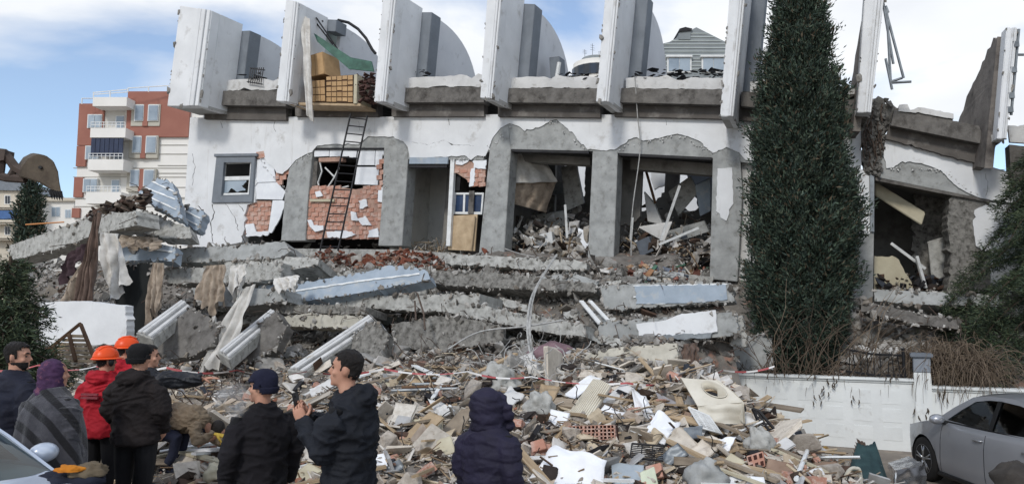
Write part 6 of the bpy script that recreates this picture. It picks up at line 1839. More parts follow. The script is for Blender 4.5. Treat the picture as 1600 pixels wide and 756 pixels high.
zt = W(50, 290, 70).z
cypress('distant cypress below the excavator bucket between pale houses', fb, [(0.5, 0.6), (zt * .35, 1.0), (zt * .7, 0.9), (zt * .97, 0.65), (zt * 1.08, 0.1)], 900, 12, 0.4, 0.06, M_cyp, 15, 0.8)

# dry vines
def vines(label, n, region, m, seed, up=0.4, ln=0.5, r=0.006, name='dry_vine', drop=0.12):
    q = random.Random(seed); t = MB()
    for i in range(n):
        p = region(q)
        d = Vector((q.gauss(0, .6), q.gauss(-.2, .4), up + q.gauss(0, .35)))
        pts = [p]
        for k in range(7):
            p = p + d.normalized() * ln / 6
            d = d + Vector((q.gauss(0, .25), q.gauss(-.05, .2), -drop * (k + .5)))
            pts.append(p)
        t.tube(pts, [r * (1.2 - .12 * k) for k in range(8)], 4)
    return t.build(name, m, label=label, cat='vine', kind='stuff')
M_vine = mat('vine_dry', (134, 120, 104), (104, 90, 76), 6, 0.9, 0.3, 30, var=0.1)
M_vine_d = mat('vine_brown', (104, 92, 80), (78, 67, 57), 6, 0.9, 0.3, 30)
def rv(q):
    x = px_on_wall(q.uniform(1452, 1570)); return Vector((x, wall_line_y(x) + q.uniform(.1, 1.0), q.uniform(.7, 1.35)))
vines('dry tangled vines spilling over the wall right of the pillar', 380, rv, M_vine, 1, 0.5, 0.8, 0.006, drop=0.18)
vines('dark brown vine stems inside the dry tangle right of the pillar', 220, rv, M_vine_d, 2, 0.4, 0.9, 0.008, drop=0.22)
def rv2(q):
    p = cb + Vector((q.uniform(-1.3, 1.2), -1.15 + q.uniform(-.3, .2), q.uniform(.15, .4))); return p
vines('bare climbing stems around the foot of the cypress', 60, rv2, M_vine_d, 3, 1.2, 1.3, 0.008, drop=0.05)
def rv3(q):
    x = px_on_wall(q.uniform(1130, 1430)); return Vector((x, wall_line_y(x) + q.uniform(.1, .6), q.uniform(.65, .85)))
vines('low dry scrub along the top of the garden wall', 260, rv3, M_vine_d, 4, 0.6, 0.5, 0.006, drop=0.2)
vines('tall pale dry stems in front of the cypress', 6, rv2, M_vine, 5, 1.6, 1.8, 0.008, drop=0.04)

# ------------------------------------------------------------------ background buildings
M_red = mat('clad_red', (156, 108, 95), (146, 98, 86), 0.6, 0.85, 0.1, 4)
M_bwhite = mat('clad_white', (230, 228, 224), (220, 218, 213), 0.4, 0.85, 0.1, 4)
M_bcream = mat('far_cream', (206, 198, 184), (192, 184, 170), 0.3, 0.9, 0.1, 3)
M_joint = mat('clad_joint', (178, 176, 170), (168, 166, 160), 1, 0.9, 0, 4)
M_taupe = mat('clad_taupe', (186, 182, 170), (172, 168, 158), 0.5, 0.85, 0.1, 4)
M_rail = mat('rail_white', (224, 226, 226), (206, 208, 208), 2, 0.5, 0, 4)
YB = 66.0
apt = empty('apartment_block', (W(205, 400, YB).x, YB + 6, 0), 'apartment block with red brown cladding and white balconies at left', 'building')
class Face:
    """a frontal building face given by pixel rectangles at its depth"""
    def __init__(s, Y, th=0.0, x0=0): s.Y = Y; s.th = th; s.x0 = x0
    def P(s, x, y, out=0.0):
        d = ray(x, y)
        nrm = Vector((math.sin(s.th), math.cos(s.th), 0))
        o = W(s.x0, 490, s.Y) if s.x0 else Vector((0, s.Y, CAMZ))
        o = o - nrm * out
        t = (o - CAMP).dot(nrm) / d.dot(nrm)
        return CAMP + d * t
    def rect(s, name, x0, y0, x1, y1, out, dep, m, parent, lean=0.0, bevel=0.0, sk=0.0):
        q = [(x0 + lean * (490 - y0) * 0.1, y0), (x1 + lean * (490 - y0) * 0.1, y0 + sk), (x1 + lean * (490 - y1) * 0.1, y1 + sk), (x0 + lean * (490 - y1) * 0.1, y1)]
        t = MB(); t.prism([s.P(a, b, out) for a, b in q], Vector((math.sin(s.th), math.cos(s.th), 0)) * dep)
        return t.build(name, m, parent, bevel=bevel)
fa = Face(YB, 0.05, 205)
fa.rect('wall', 108, 163, 300, 520, 0, 12, M_bwhite, apt, 0.55)
def fwin(face, x0, y0, x1, y1, parent, out=0.04, m=M_glass_l, lean=0.55, mull=True, fr=1.2, fm=None):
    f = face.rect('window', x0 - fr, y0 - fr, x1 + fr, y1 + fr, out, 0.3, fm or M_rail, parent, lean)
    xm = (x0 + x1) / 2
    if mull:
        face.rect('pane', x0, y0, xm - 0.5, y1, out + 0.05, 0.04, m, f, lean); face.rect('pane', xm + 0.5, y0, x1, y1, out + 0.05, 0.04, m, f, lean)
    else:
        face.rect('pane', x0, y0, x1, y1, out + 0.05, 0.04, m, f, lean)
ln = 0.55
# x below are as seen at the bottom (y=490); lean adds 0.055 px per px of height
X = lambda x, y: x - ln * (490 - y) * 0.1
def R_(name, x0, y0, x1, y1, out, dep, m, **k):
    ym = (y0 + y1) / 2
    return fa.rect(name, X(x0, ym), y0, X(x1, ym), y1, out, dep, m, apt, ln, **k)
R_('cladding', 198, 143, 296, 214, 0.25, 0.5, M_red)
R_('cladding', 122, 162, 148, 227, 0.2, 0.5, M_red)
R_('cladding', 119, 228, 134, 260, 0.2, 0.5, M_red)
R_('cladding', 115, 277, 129, 308, 0.2, 0.5, M_red)
R_('cladding', 112, 325, 124, 340, 0.2, 0.5, M_red)
R_('cladding', 148, 162, 162, 200, 0.2, 0.5, M_red)
for y in (262, 276, 310, 322):
    R_('joint_strip', 114, y, 292, y + 0.9, 0.06, 0.2, M_joint)
for y in (226, 240, 258, 270, 292, 308):
    R_('joint_strip', 246, y, 292, y + 0.8, 0.07, 0.2, M_joint)
# window pairs on the right part
for k, (y0, y1) in enumerate(((165, 188), (214, 238), (266, 290))):
    dx = -k * 3.5
    R_('window_bay', 205 + dx, y0 - 2, 250 + dx, y1 + 9, 0.33, 0.3, M_taupe)
    R_('window_pier', 223 + dx, y0 - 2, 231 + dx, y1 + 9, 0.4, 0.3, M_red)
    for (a, b) in ((211, 223), (232, 246)):
        ym = (y0 + y1) / 2
        fwin(fa, X(a + dx, ym), y0, X(b + dx, ym), y1, apt, 0.45, mull=False)
# balconies on the left part
for k, (yt, yb) in enumerate(((200, 215), (249, 266), (300, 318))):
    dx = -k * 3.5
    R_('balcony', 141 + dx, yt, 196 + dx, yb, 1.6, 1.7, M_bwhite)
    R_('balcony_recess', 160 + dx, yt - 30, 195 + dx, yt, 0.02, 0.1, mat('recess_wall', (206, 204, 198), (196, 194, 188), 0.5, 0.9, 0, 4))
    ym = yt - 18
    fwin(fa, X(138 + dx, ym), yt - 20, X(158 + dx, ym), yt - 1, apt, 0.3)
    fwin(fa, X(182 + dx, ym), yt - 18, X(193 + dx, ym), yt, apt, 0.14, mull=False)
    t = MB()
    for xx in np.linspace(142 + dx, 195 + dx, 9):
        t.tube([fa.P(xx, yt, 1.6), fa.P(xx + .4, yt - 9, 1.6)], 0.03, 4)
    for yy in (yt - 9, yt - 5):
        t.tube([fa.P(142 + dx, yy, 1.6), fa.P(195.5 + dx, yy, 1.6)], 0.035, 4)
    t.build('railing', M_rail, apt)
R_('balcony', 145, 152, 198, 166, 1.6, 1.7, M_bwhite)
# glazed balcony
ew = mat('awning_navy', (54, 64, 88), (42, 50, 72), 1, 0.3, 0, 4)
for i in range(7):
    R_('glazing', 142 + i * 7.2, 216, 148.4 + i * 7.2, 245, 1.5, 0.1, ew)
t = MB()
for a, b in (((128, 154), (146, 154)), ((146, 145), (200, 140)), ((200, 138), (265, 134)), ((146, 148), (200, 144))):
    t.tube([fa.P(*a, 1.5), fa.P(*b, 1.0)], 0.05, 4)
for x, y0, y1 in ((128, 154, 163), (146, 144, 153), (172, 142, 152), (200, 138, 144), (232, 136, 144), (262, 134, 143)):
    t.tube([fa.P(x, y0, 1.3), fa.P(x, y1, 1.3)], 0.05, 4)
t.build('roof_railing', M_rail, apt)

# far houses at left
fh = Face(110.0)
h1 = empty('far_house', (W(40, 490, 110).x, 114, 0), 'distant cream block with curved blue balcony at the far left', 'building')
fh.rect('wall', -60, 296, 40, 520, 0, 10, M_bcream, h1)
t = MB(); t.prism([fh.P(-60, 296, .5), fh.P(-10, 276, .5), fh.P(24, 280, .5), fh.P(44, 298, .5)], Vector((0, 10, 0))); t.build('roof', M_bluegrey, h1)
for y in (316, 339, 364):
    fh.rect('balcony', -30, y + 4, 30, y + 11, 1.6, 1.7, M_bcream, h1, bevel=0.3)
    fwin(fh, 8, y - 10, 15, y + 2, h1, 0.05, M_glass, 0)
fh.rect('blue_glazing', -30, 329, 28, 342, 1.4, 0.2, mat('blue_awning', (74, 108, 158), (60, 90, 136), 1, 0.4, 0, 4), h1)
h2 = empty('far_house', (W(85, 490, 112).x, 118, 0), 'distant pale flat roofed house beyond the small cypress', 'building')
fh2 = Face(114.0)
fh2.rect('wall', 44, 312, 116, 520, 0, 10, M_bwhite, h2)
fh2.rect('roof_edge', 42, 309, 118, 314, 0.5, 11, M_bcream, h2)
fwin(fh2, 81, 324, 93, 338, h2, 0.05, M_glass_l, 0); fwin(fh2, 102, 328, 110, 340, h2, 0.05, M_glass_l, 0)
# grey gabled house behind the roof
fg = Face(52.0)
gh = empty('gabled_house', (W(1090, 490, 52).x, 56, 0), 'grey clapboard gabled house rising behind the roof edge', 'building')
M_clap = mat('clapboard_grey', (138, 144, 147), (124, 130, 133), 1, 0.8, 0.1, 6)
t = MB(); t.prism([fg.P(1028, 240), fg.P(1030, 70), fg.P(1046, 66), fg.P(1060, 58), fg.P(1088, 43), fg.P(1134, 66), fg.P(1180, 88), fg.P(1180, 240)], Vector((0, 8, 0))); t.build('wall', M_clap, gh)
for k in range(11):
    y = 52 + k * 5.6
    xl = max(1030, 1088 - (y - 43) * 1.95); xr = min(1180, 1088 + (y - 43) * 2.0)
    fg.rect('clapboard_edge', xl + 1, y, xr - 1, y + 1.0, 0.05, 0.06, mat('clap_light', (190, 198, 196), (178, 186, 184), 1, 0.8, 0, 6), gh)
for x0, x1 in ((1045, 1078), (1099, 1131)):
    fwin(fg, x0, 91, x1, 111, gh, 0.12, M_glass_l, 0, True, 2.6)
    fg.rect('window_head', x0 - 4, 86, x1 + 4, 89, 0.3, 0.3, M_rail, gh)
fg.rect('side_wing', 1000, 76, 1030, 240, -1.0, 6, M_bcream, gh)
fg.rect('wing_roof', 996, 68, 1032, 77, -0.5, 7, M_clap, gh)
t = MB(); t.prism([fg.P(1060, 50, .2), fg.P(1062, 45, .2), fg.P(1071, 42.5, .2), fg.P(1082, 45, .2), fg.P(1080, 48, .2)], Vector((0, 2, 0))); t.build('chimney_cap', M_metal_d, gh)
fg.rect('chimney', 1061, 47, 1079, 62, 0.1, 1.5, M_clap, gh)
# round tower building
rt = empty('round_building', (W(925, 490, 80).x, 84, 0), 'distant white building with rounded corner and antennas left of the fifth fin', 'building')
cx = W(930, 100, 84); zt_ = W(930, 83, 80).z; zr = W(930, 74, 80).z
def ringz(r, z, n=32): return [Vector((cx.x + r * math.cos(2 * PI * i / n), 84 + r * math.sin(2 * PI * i / n), z)) for i in range(n)]
rpx = 37 * 80 / FPX
t = MB(); t.loft([ringz(rpx, 0), ringz(rpx, zt_)]); t.build('wall', M_bwhite, rt)
t = MB(); t.loft([ringz(rpx * 1.05, W(0, 92, 80).z), ringz(rpx * 1.05, W(0, 90, 80).z)]); t.build('ledge', M_bwhite, rt)
t = MB(); t.loft([ringz(rpx * .62, zt_), ringz(rpx * .62, zr)]); t.build('roof_drum', M_clap, rt)
for i in range(10):
    a = PI + 0.25 + i * 0.28
    p = Vector((cx.x + rpx * math.cos(a), 84 + rpx * math.sin(a), W(0, 100, 80).z))
    t = MB(); t.box(p, (0.9, 0.3, 1.2), (0, 0, a + PI / 2)); t.build('window', M_glass, rt)
t = MB()
for dx, h in ((-1.2, 1.2), (-.3, 1.9), (.6, 1.0)):
    t.tube([(cx.x + dx, 84, zr), (cx.x + dx, 84, zr + h)], 0.03, 4)
    for k in range(3): t.tube([(cx.x + dx - .25, 84, zr + h * (.6 + .14 * k) + .06), (cx.x + dx + .25, 84, zr + h * (.6 + .14 * k) - .06)], 0.015, 4)
t.build('antenna', M_metal_d, rt)
# low roof with red ridge behind the fifth fin
lr = Face(34.0)
t = MB(); t.prism([lr.P(1004, 52), lr.P(1008, 50), lr.P(1022, 70), lr.P(1020, 76), lr.P(1004, 62)], Vector((0, 3, 0))); t.build('roof_fragment', mat('red_ridge', (120, 70, 66), (90, 58, 56), 3, 0.9, 0.3, 10), label='torn red roof edge behind the fifth fin', cat='roof piece')

# ------------------------------------------------------------------ excavator arm and bucket
M_bucket = mat('bucket_rust', (98, 88, 76), (72, 64, 55), 2.2, 0.75, 0.4, 18, stain=((70, 60, 52), 3, 0.5, 0.75), metal=0.2)
M_arm = mat('arm_dark', (84, 72, 66), (62, 54, 50), 2, 0.7, 0.3, 18)
YX = 24.0
ex = empty('excavator_arm', W(20, 270, YX), 'excavator arm with raised rusty bucket reaching in from the left edge', 'excavator')
bk = [(30, 276), (34, 262), (44, 248), (58, 241), (72, 243), (84, 252), (91, 268), (93, 284), (96, 300), (88, 300), (80, 296), (66, 287), (52, 282)]
t = MB(); t.prism([W(x, y, YX) for x, y in bk], Vector((-0.95, 1.15, 0.30))); t.build('bucket', M_bucket, ex, bevel=0.03)
for i in range(5):
    a = W(78 + i * 4.0, 297 + i * .6, YX + 0.05); t = MB()
    t.tube([a, a + Vector((0.06, 0, -0.16)), a + Vector((0.1, 0, -0.32))], [0.07, 0.05, 0.01], 5); t.build('tooth', M_metal_d, ex)
t = MB()
t.tube([W(38, 270, YX + .3), W(24, 262, YX + .3), W(8, 240, YX + .3), W(-30, 236, YX + .3)], 0.17, 6)
t.tube([W(40, 280, YX + .3), W(10, 278, YX + .3), W(-30, 268, YX + .3)], 0.15, 6)
t.tube([W(24, 262, YX + .3), W(16, 276, YX + .3)], 0.12, 6); t.tube([W(4, 240, YX + .3), W(0, 272, YX + .3)], 0.14, 6)
t.build('linkage', M_arm, ex)
t = MB(); t.prism([W(-60, 226, YX + .1), W(8, 234, YX + .1), W(6, 250, YX + .1), W(-60, 262, YX + .1)], Vector((0, 0.5, 0))); t.build('stick', M_arm, ex)
t = MB(); p = W(64, 262, YX - .02); t.tube([p, p + Vector((0, -.06, 0))], 0.06, 10); t.build('pin', M_metal_d, ex)
wire('orange rope strung before the distant cypress', [W(40, 351, 30), W(70, 349, 30), W(100, 347, 30)], 0.03, mat('cord_orange', (214, 150, 96), (196, 132, 80), 3, 0.6, 0, 5), 'strung_rope')

# ------------------------------------------------------------------ cars
def car(name, label, origin, yaw, paint, glassm, scale=1.0):
    root = empty(name, origin, label, 'car')
    root.rotation_euler = (0, 0, yaw)
    def ch(t, nm, m, parent=None, smooth=False, bevel=0.0, fixn=True):
        og = t.base(); me = t.mesh(nm, m, og, smooth)
        bm = bmesh.new(); bm.from_mesh(me)
        if bevel:
            es = [e for e in bm.edges if len(e.link_faces) == 2 and e.calc_face_angle(0) > 0.5]
            bmesh.ops.bevel(bm, geom=es, offset=bevel, segments=2, affect='EDGES', clamp_overlap=True)
        if fixn: bmesh.ops.recalc_face_normals(bm, faces=bm.faces)
        bm.to_mesh(me); bm.free()
        o = bpy.data.objects.new(nm, me); COL.objects.link(o)
        o.parent = parent or root
        o.location = og - (ORIG[parent.name] if parent else Vector((0, 0, 0)))
        ORIG[o.name] = og
        return o
    XF, XR, WR = 1.38, -1.30, 0.335
    xs = np.linspace(-2.28, 2.26, 91)
    def belt(x): return interp(x, [-2.28, -2.2, -1.7, -1.2, 0, 1.0, 1.5, 1.95, 2.18, 2.26], [0.80, 0.97, 1.02, 1.0, 0.965, 0.955, 0.88, 0.78, 0.66, 0.52])
    def crown(x): return interp(x, [-2.28, -1.7, -1.0, 1.0, 1.6, 2.26], [0.0, 0.05, 0.06, 0.06, 0.07, 0.02])
    def hw(x): return interp(x, [-2.28, -2.1, -1.5, 0, 1.4, 1.9, 2.15, 2.26], [0.66, 0.80, 0.885, 0.90, 0.885, 0.80, 0.66, 0.52])
    def sill(x):
        z = interp(x, [-2.28, -2.0, -1.8, 1.8, 2.0, 2.26], [0.36, 0.26, 0.19, 0.19, 0.24, 0.30])
        for xc in (XF, XR):
            dx = x - xc; r = 0.375
            if abs(dx) < r: z = max(z, WR + math.sqrt(r * r - dx * dx))
        return z
    NS, NT = 12, 7
    secs = []
    for x in xs:
        zb, zt, w = sill(x), belt(x), hw(x)
        sec = []
        for j in range(NS + 1):
            s = j / NS; z = zb + (zt - zb) * s
            zz = (z - 0.19) / (0.97 - 0.19)
            y = w * (1 - 0.10 * max(0, zz - 0.62) ** 2 * 4 - 0.05 * max(0, 0.35 - zz) ** 2 * 8)
            if 0.50 < zz < 0.56: y += 0.006
            sec.append((x, y, z))
        yt = sec[-1][1]
        for j in range(1, NT + 1):
            s = j / NT
            sec.append((x, yt * (1 - s), zt + crown(x) * math.sin(s * PI / 2) + 0.012 * math.sin(min(1, s * 4) * PI)))
        secs.append(sec)
    t = MB(); n = NS + NT + 1
    for sg in (1, -1):
        vs = [(p[0], p[1] * sg, p[2]) for sec in secs for p in sec]
        fs = [(i * n + j, i * n + j + 1, (i + 1) * n + j + 1, (i + 1) * n + j) for i in range(len(secs) - 1) for j in range(n - 1)]
        t.add(vs, fs)
    # ends
    for sec in (secs[0], secs[-1]):
        lp = [Vector(p) for p in sec] + [Vector((p[0], -p[1], p[2])) for p in reversed(sec[:-1])]
        t.add(lp, [tuple(range(len(lp)))])
    ch(t, 'body', paint, smooth=True)
    # greenhouse
    def ys(z): return 0.80 - (z - 0.96) / 0.47 * 0.20
    def lean(poly, off=0.0, sg=1): return [Vector((x, sg * (ys(z) + off), z)) for x, z in poly]
    outline = [(1.16, 0.95), (0.80, 1.19), (0.44, 1.38), (0.1, 1.43), (-0.4, 1.445), (-0.9, 1.40), (-1.3, 1.25), (-1.78, 1.00), (-1.2, 0.985), (0, 0.955)]
    wins = [[(0.86, 1.0), (0.62, 1.17), (0.36, 1.325), (0.08, 1.375), (-0.10, 1.385), (-0.10, 0.985)], [(-0.19, 0.985), (-0.19, 1.388), (-0.55, 1.375), (-0.84, 1.33), (-0.94, 1.02)], [(-1.0, 1.025), (-0.91, 1.30), (-1.12, 1.20), (-1.40, 1.05)]]
    M_trim = mat('car_trim_black', (24, 25, 27), (18, 19, 20), 4, 0.4, 0, 10)
    for sg in (1, -1):
        t = MB(); t.prism(lean(outline, 0, sg), Vector((0, -sg * 0.03, 0)), holes=[lean(w_, 0, sg) for w_ in wins]); ch(t, 'side_frame', paint)
        for k, w_ in enumerate(wins):
            t = MB(); t.prism(lean(w_, -0.012, sg), Vector((0, -sg * 0.006, 0))); ch(t, 'window', glassm)
        t = MB(); t.prism(lean([(-0.10, 0.985), (-0.10, 1.388), (-0.19, 1.39), (-0.19, 0.985)], 0.004, sg), Vector((0, -sg * 0.02, 0))); ch(t, 'window_pillar', M_trim)
        t = MB(); t.prism(lean([(0.95, 0.972), (-0.9, 0.982), (-1.42, 1.03), (-1.42, 1.045), (-0.9, 1.0), (0.9, 0.99)], 0.006, sg), Vector((0, -sg * 0.02, 0))); ch(t, 'belt_trim', M_trim)
    def roof(u, v):
        x = 0.44 - 1.36 * u
        z = interp(x, [-0.95, -0.4, 0.1, 0.44], [1.385, 1.44, 1.425, 1.378])
        y = (v * 2 - 1)
        return (x, y * ys(z), z + 0.05 * (1 - y * y))
    t = MB(); t.grid(roof, 16, 12); ch(t, 'roof', paint, smooth=True)
    def wind(u, v):
        x0, z0, x1, z1 = 1.14, 0.955, 0.44, 1.378
        x, z = x0 + (x1 - x0) * u, z0 + (z1 - z0) * u
        y = v * 2 - 1
        return (x + 0.16 * (1 - y * y) * (1 - 0.4 * u), y * ys(z) * 0.985, z + 0.05 * (1 - y * y) * u)
    t = MB(); t.grid(wind, 8, 14); ch(t, 'windscreen', glassm, smooth=True)
    def rearw(u, v):
        x0, z0, x1, z1 = -1.74, 1.005, -0.92, 1.392
        x, z = x0 + (x1 - x0) * u, z0 + (z1 - z0) * u
        y = v * 2 - 1
        return (x - 0.10 * (1 - y * y), y * ys(z) * 0.985, z + 0.05 * (1 - y * y))
    t = MB(); t.grid(rearw, 8, 14); ch(t, 'rear_screen', glassm, smooth=True)
    # seats
    for x in (0.15, -0.75):
        for y in (0.36, -0.36):
            t = MB(); t.ellipsoid((x, y, 1.12), (0.07, 0.14, 0.10), 12, 8); t.ellipsoid((x, y, 0.98), (0.09, 0.24, 0.13), 12, 8); ch(t, 'seat', M_trim, smooth=True)
    # wheels
    M_tyre = mat('tyre', (34, 33, 32), (26, 25, 25), 8, 0.9, 0.3, 40)
    M_rim = mat('alloy', (176, 178, 180), (150, 152, 155), 5, 0.3, 0.05, 20, metal=0.8)
    for xc in (XF, XR):
        for sg in (1, -1):
            y0 = sg * 0.80
            t = MB(); rings = []
            for (dy, r) in ((-.10, .20), (-.105, .30), (-.08, .33), (0, .335), (.06, .33), (.085, .30), (.085, .22)):
                rings.append([Vector((xc + r * math.cos(2 * PI * i / 32), y0 + sg * dy, WR + r * math.sin(2 * PI * i / 32))) for i in range(32)])
            t.loft(rings); wh = ch(t, 'wheel', M_tyre, smooth=True)
            t = MB(); rings = []
            for (dy, r) in ((.075, .225), (.088, .222), (.07, .20), (.04, .195), (.04, .02)):
                rings.append([Vector((xc + r * math.cos(2 * PI * i / 32), y0 + sg * dy, WR + r * math.sin(2 * PI * i / 32))) for i in range(32)])
            t.loft(rings[:4], caps=False); t.loft(rings[3:], 1)
            for k in range(5):
                a = 2 * PI * k / 5 + 0.3
                for da in (-0.16, 0.16):
                    p0 = Vector((xc + 0.04 * math.cos(a), y0 + sg * .078, WR + 0.04 * math.sin(a))); p1 = Vector((xc + 0.205 * math.cos(a + da), y0 + sg * .075, WR + 0.205 * math.sin(a + da)))
                    t.tube([p0, p1], [0.022, 0.014], 5)
            t.ellipsoid((xc, y0 + sg * .075, WR), (.05, .02, .05), 12, 6)
            ch(t, 'rim', [M_rim, M_trim], wh, smooth=True)
            t = MB(); rings = [[Vector((xc + .372 * math.cos(PI * i / 16 - 0.1), sg * yy, WR + .372 * math.sin(PI * i / 16 - 0.1))) for i in range(18)] for yy in (.86, .5)]
            vs = rings[0] + rings[1]; t.add(vs, [(i, i + 1, i + 19, i + 18) for i in range(17)]); ch(t, 'arch_liner', M_trim)
    # handles, mirrors, seams, lamps, sill
    for sg in (1, -1):
        for x in (-0.02, -1.0):
            yy = hw(x) - 0.014
            t = MB(); t.tube([(x + .10, sg * (yy - .01), .835), (x + .07, sg * (yy + .025), .84), (x - .07, sg * (yy + .025), .845), (x - .10, sg * (yy - .01), .845)], .014, 6); ch(t, 'door_handle', M_rim, smooth=True)
        mr = MB(); mr.ellipsoid((0.80, sg * 0.97, 1.02), (.09, .11, .075), 14, 10); m_o = ch(mr, 'mirror', paint, smooth=True)
        t = MB(); t.tube([(0.80, sg * 0.82, .965), (0.80, sg * 0.93, .98)], .03, 6); ch(t, 'mirror_arm', M_trim, m_o)
        for xa, xb in ((0.93, 0.86), (-0.14, -0.16), (-1.05, -0.93)):
            pts = [(xa + (xb - xa) * s, sg * (hw(xa) * (1 - 0.10 * max(0, (0.25 + .68 * s - .19) / .78 - .62) ** 2 * 4 - 0.05 * max(0, .35 - (0.25 + .68 * s - .19) / .78) ** 2 * 8) + 0.001), 0.25 + 0.68 * s) for s in np.linspace(0, 1, 8)]
            t = MB(); t.tube(pts, 0.004, 4); ch(t, 'door_seam', M_trim)
        t = MB(); t.prism([(2.16, sg * .60, .70), (1.90, sg * .775, .76), (1.88, sg * .79, .66), (2.2, sg * .60, .60)], (-.06, -sg * .05, 0)); ch(t, 'headlight', M_glass_l)
        t = MB(); t.prism([(-2.22, sg * .74, .92), (-2.02, sg * .83, .93), (-2.02, sg * .85, .76), (-2.24, sg * .74, .76)], (.05, -sg * .05, 0)); ch(t, 'tail_light', mat('tail_red', (150, 30, 34), (120, 22, 26), 3, 0.2, 0, 5))
        t = MB(); t.tube([(1.0, sg * .86, .20), (-0.9, sg * .86, .20)], .035, 6); ch(t, 'sill_trim', M_trim)
    t = MB(); t.box((0, 0, .24), (3.6, 1.5, .12)); ch(t, 'underbody', M_trim)
    return root
def car_glass():
    m = bpy.data.materials.new('car_glass'); m.use_nodes = True; t = m.node_tree
    b = t.nodes['Principled BSDF']
    b.inputs['Base Color'].default_value = (0.25, 0.32, 0.30, 1); b.inputs['Roughness'].default_value = 0.03; b.inputs['IOR'].default_value = 1.5
    tr = t.nodes.new('ShaderNodeBsdfTransparent'); tr.inputs['Color'].default_value = (0.55, 0.64, 0.60, 1)
    gl = t.nodes.new('ShaderNodeBsdfGlossy'); gl.inputs['Roughness'].default_value = 0.03
    lw = t.nodes.new('ShaderNodeFresnel'); lw.inputs['IOR'].default_value = 1.6
    mx = t.nodes.new('ShaderNodeMixShader')
    t.links.new(lw.outputs[0], mx.inputs[0]); t.links.new(tr.outputs[0], mx.inputs[1]); t.links.new(gl.outputs[0], mx.inputs[2])
    t.links.new(mx.outputs[0], t.nodes['Material Output'].inputs['Surface'])
    return m
M_cglass = car_glass()
M_silver = mat('paint_silver', (168, 171, 177), (158, 161, 167), 0.8, 0.32, 0.0, 5, metal=0.55, coat=0.5, stain=((116, 112, 106), 1.6, 0.58, 0.85))
M_lightblue = mat('paint_pale', (196, 206, 220), (186, 196, 212), 0.8, 0.3, 0.0, 5, metal=0.2, coat=0.5)
D0 = 11.8; hubx = (1428 - 800) / FPX * D0
fw = Vector((0.0, 1.0, 0)); lf = Vector((-1, 0, 0))
oc = Vector((hubx, D0, 0)) - fw * 1.38 - lf * 0.885; oc.z = gz(oc.x)
car('silver_car', 'silver sedan parked by the garden wall at the right edge', oc, PI / 2, M_silver, M_cglass)
# the near car at the lower left: only its windscreen and bonnet reach into the picture
NCO = Vector((-3.35, 5.53, 0)) - Matrix.Rotation(math.radians(-22), 3, 'Z') @ Vector((1.14, 0.80, 0))
nc = car('pale_car', 'pale blue car whose windscreen and bonnet fill the lower left corner', NCO, math.radians(-22), M_lightblue, M_cglass)

# clothes thrown on the bonnet
def heap_cloth(name, label, c, r, m, seed, amp=.35):
    t = MB(); t.ellipsoid((0, 0, 0), r, 36, 20)
    vs = []
    for v in t.v:
        v = Vector(v); k = 1 + amp * noise.noise(v * (2.2 / max(r)) + Vector((seed, 0, 0))) + 0.5 * amp * noise.noise(v * (6 / max(r)) + Vector((0, seed, 0)))
        w = Vector((v.x * k, v.y * k, max(v.z * k, -r[2] * .4)))
        vs.append(tuple(w + Vector(c)))
    t.v = vs
    return t.build(name, m, label=label, cat='clothing', smooth=True)
pc = W(112, 742, 5.35)
heap_cloth('folded_jacket', 'dark navy jacket thrown on the pale car bonnet', pc + Vector((-.05, 0.05, -.04)), (.24, .17, .07), mat('navy_cloth', (38, 42, 56), (26, 28, 40), 6, 0.95, 0.4, 50), 1)
heap_cloth('khaki_cloth', 'khaki garment lying on the dark jacket on the bonnet', W(138, 736, 5.4), (.13, .12, .06), mat('khaki_cloth', (112, 100, 82), (84, 74, 60), 6, 0.95, 0.4, 50), 2)
heap_cloth('orange_glove', 'orange work glove on top of the dark jacket', W(108, 733, 5.3), (.10, .055, .03), mat('orange_cloth', (204, 134, 40), (176, 106, 30), 6, 0.9, 0.4, 50), 3)
heap_cloth('dark_sack', 'dark grey rumpled sack at the lower right corner before the car', W(1592, 752, 6.6), (.20, .2, .16), mat('sack_grey', (72, 68, 64), (52, 49, 47), 5, 0.95, 0.5, 40), 4, .2)

# ------------------------------------------------------------------ people
M_skin = mat('skin', (190, 146, 124), (172, 126, 106), 10, 0.6, 0.05, 40)
M_hair = mat('hair_black', (38, 33, 31), (18, 16, 16), 60, 0.55, 0.8, 120)
M_black_t = mat('trouser_black', (30, 30, 33), (22, 22, 25), 6, 0.9, 0.3, 50)
M_shoe = mat('shoe_dark', (36, 33, 31), (26, 24, 23), 6, 0.7, 0.2, 40)

HEAD_R = [(0.0, .070, -.005, .028), (.018, .086, -.04, .046), (.045, .089, -.064, .058), (.07, .089, -.082, .066), (.10, .088, -.093, .071), (.125, .085, -.098, .074), (.15, .090, -.100, .076), (.18, .083, -.097, .075), (.205, .064, -.083, .065), (.224, .035, -.056, .045), (.234, .0, -.022, .014)]
def ell(cx, cy, z, rx, ryf, ryb, n=24):
    out = []
    for i in range(n):
        a = 2 * PI * i / n
        c, s = math.cos(a), math.sin(a)
        out.append(Vector((cx + rx * c, cy + (ryf if s > 0 else ryb) * s, z)))
    return out
def head_rings(off=0.0, zoff=0.0):
    rg = []
    for z, f, b, w in HEAD_R:
        cy = (f + b) / 2 * 0.3 - 0.008
        rg.append(ell(0, cy, z + zoff * (z / .234), w + off, f - cy + off, cy - b + off))
    return rg

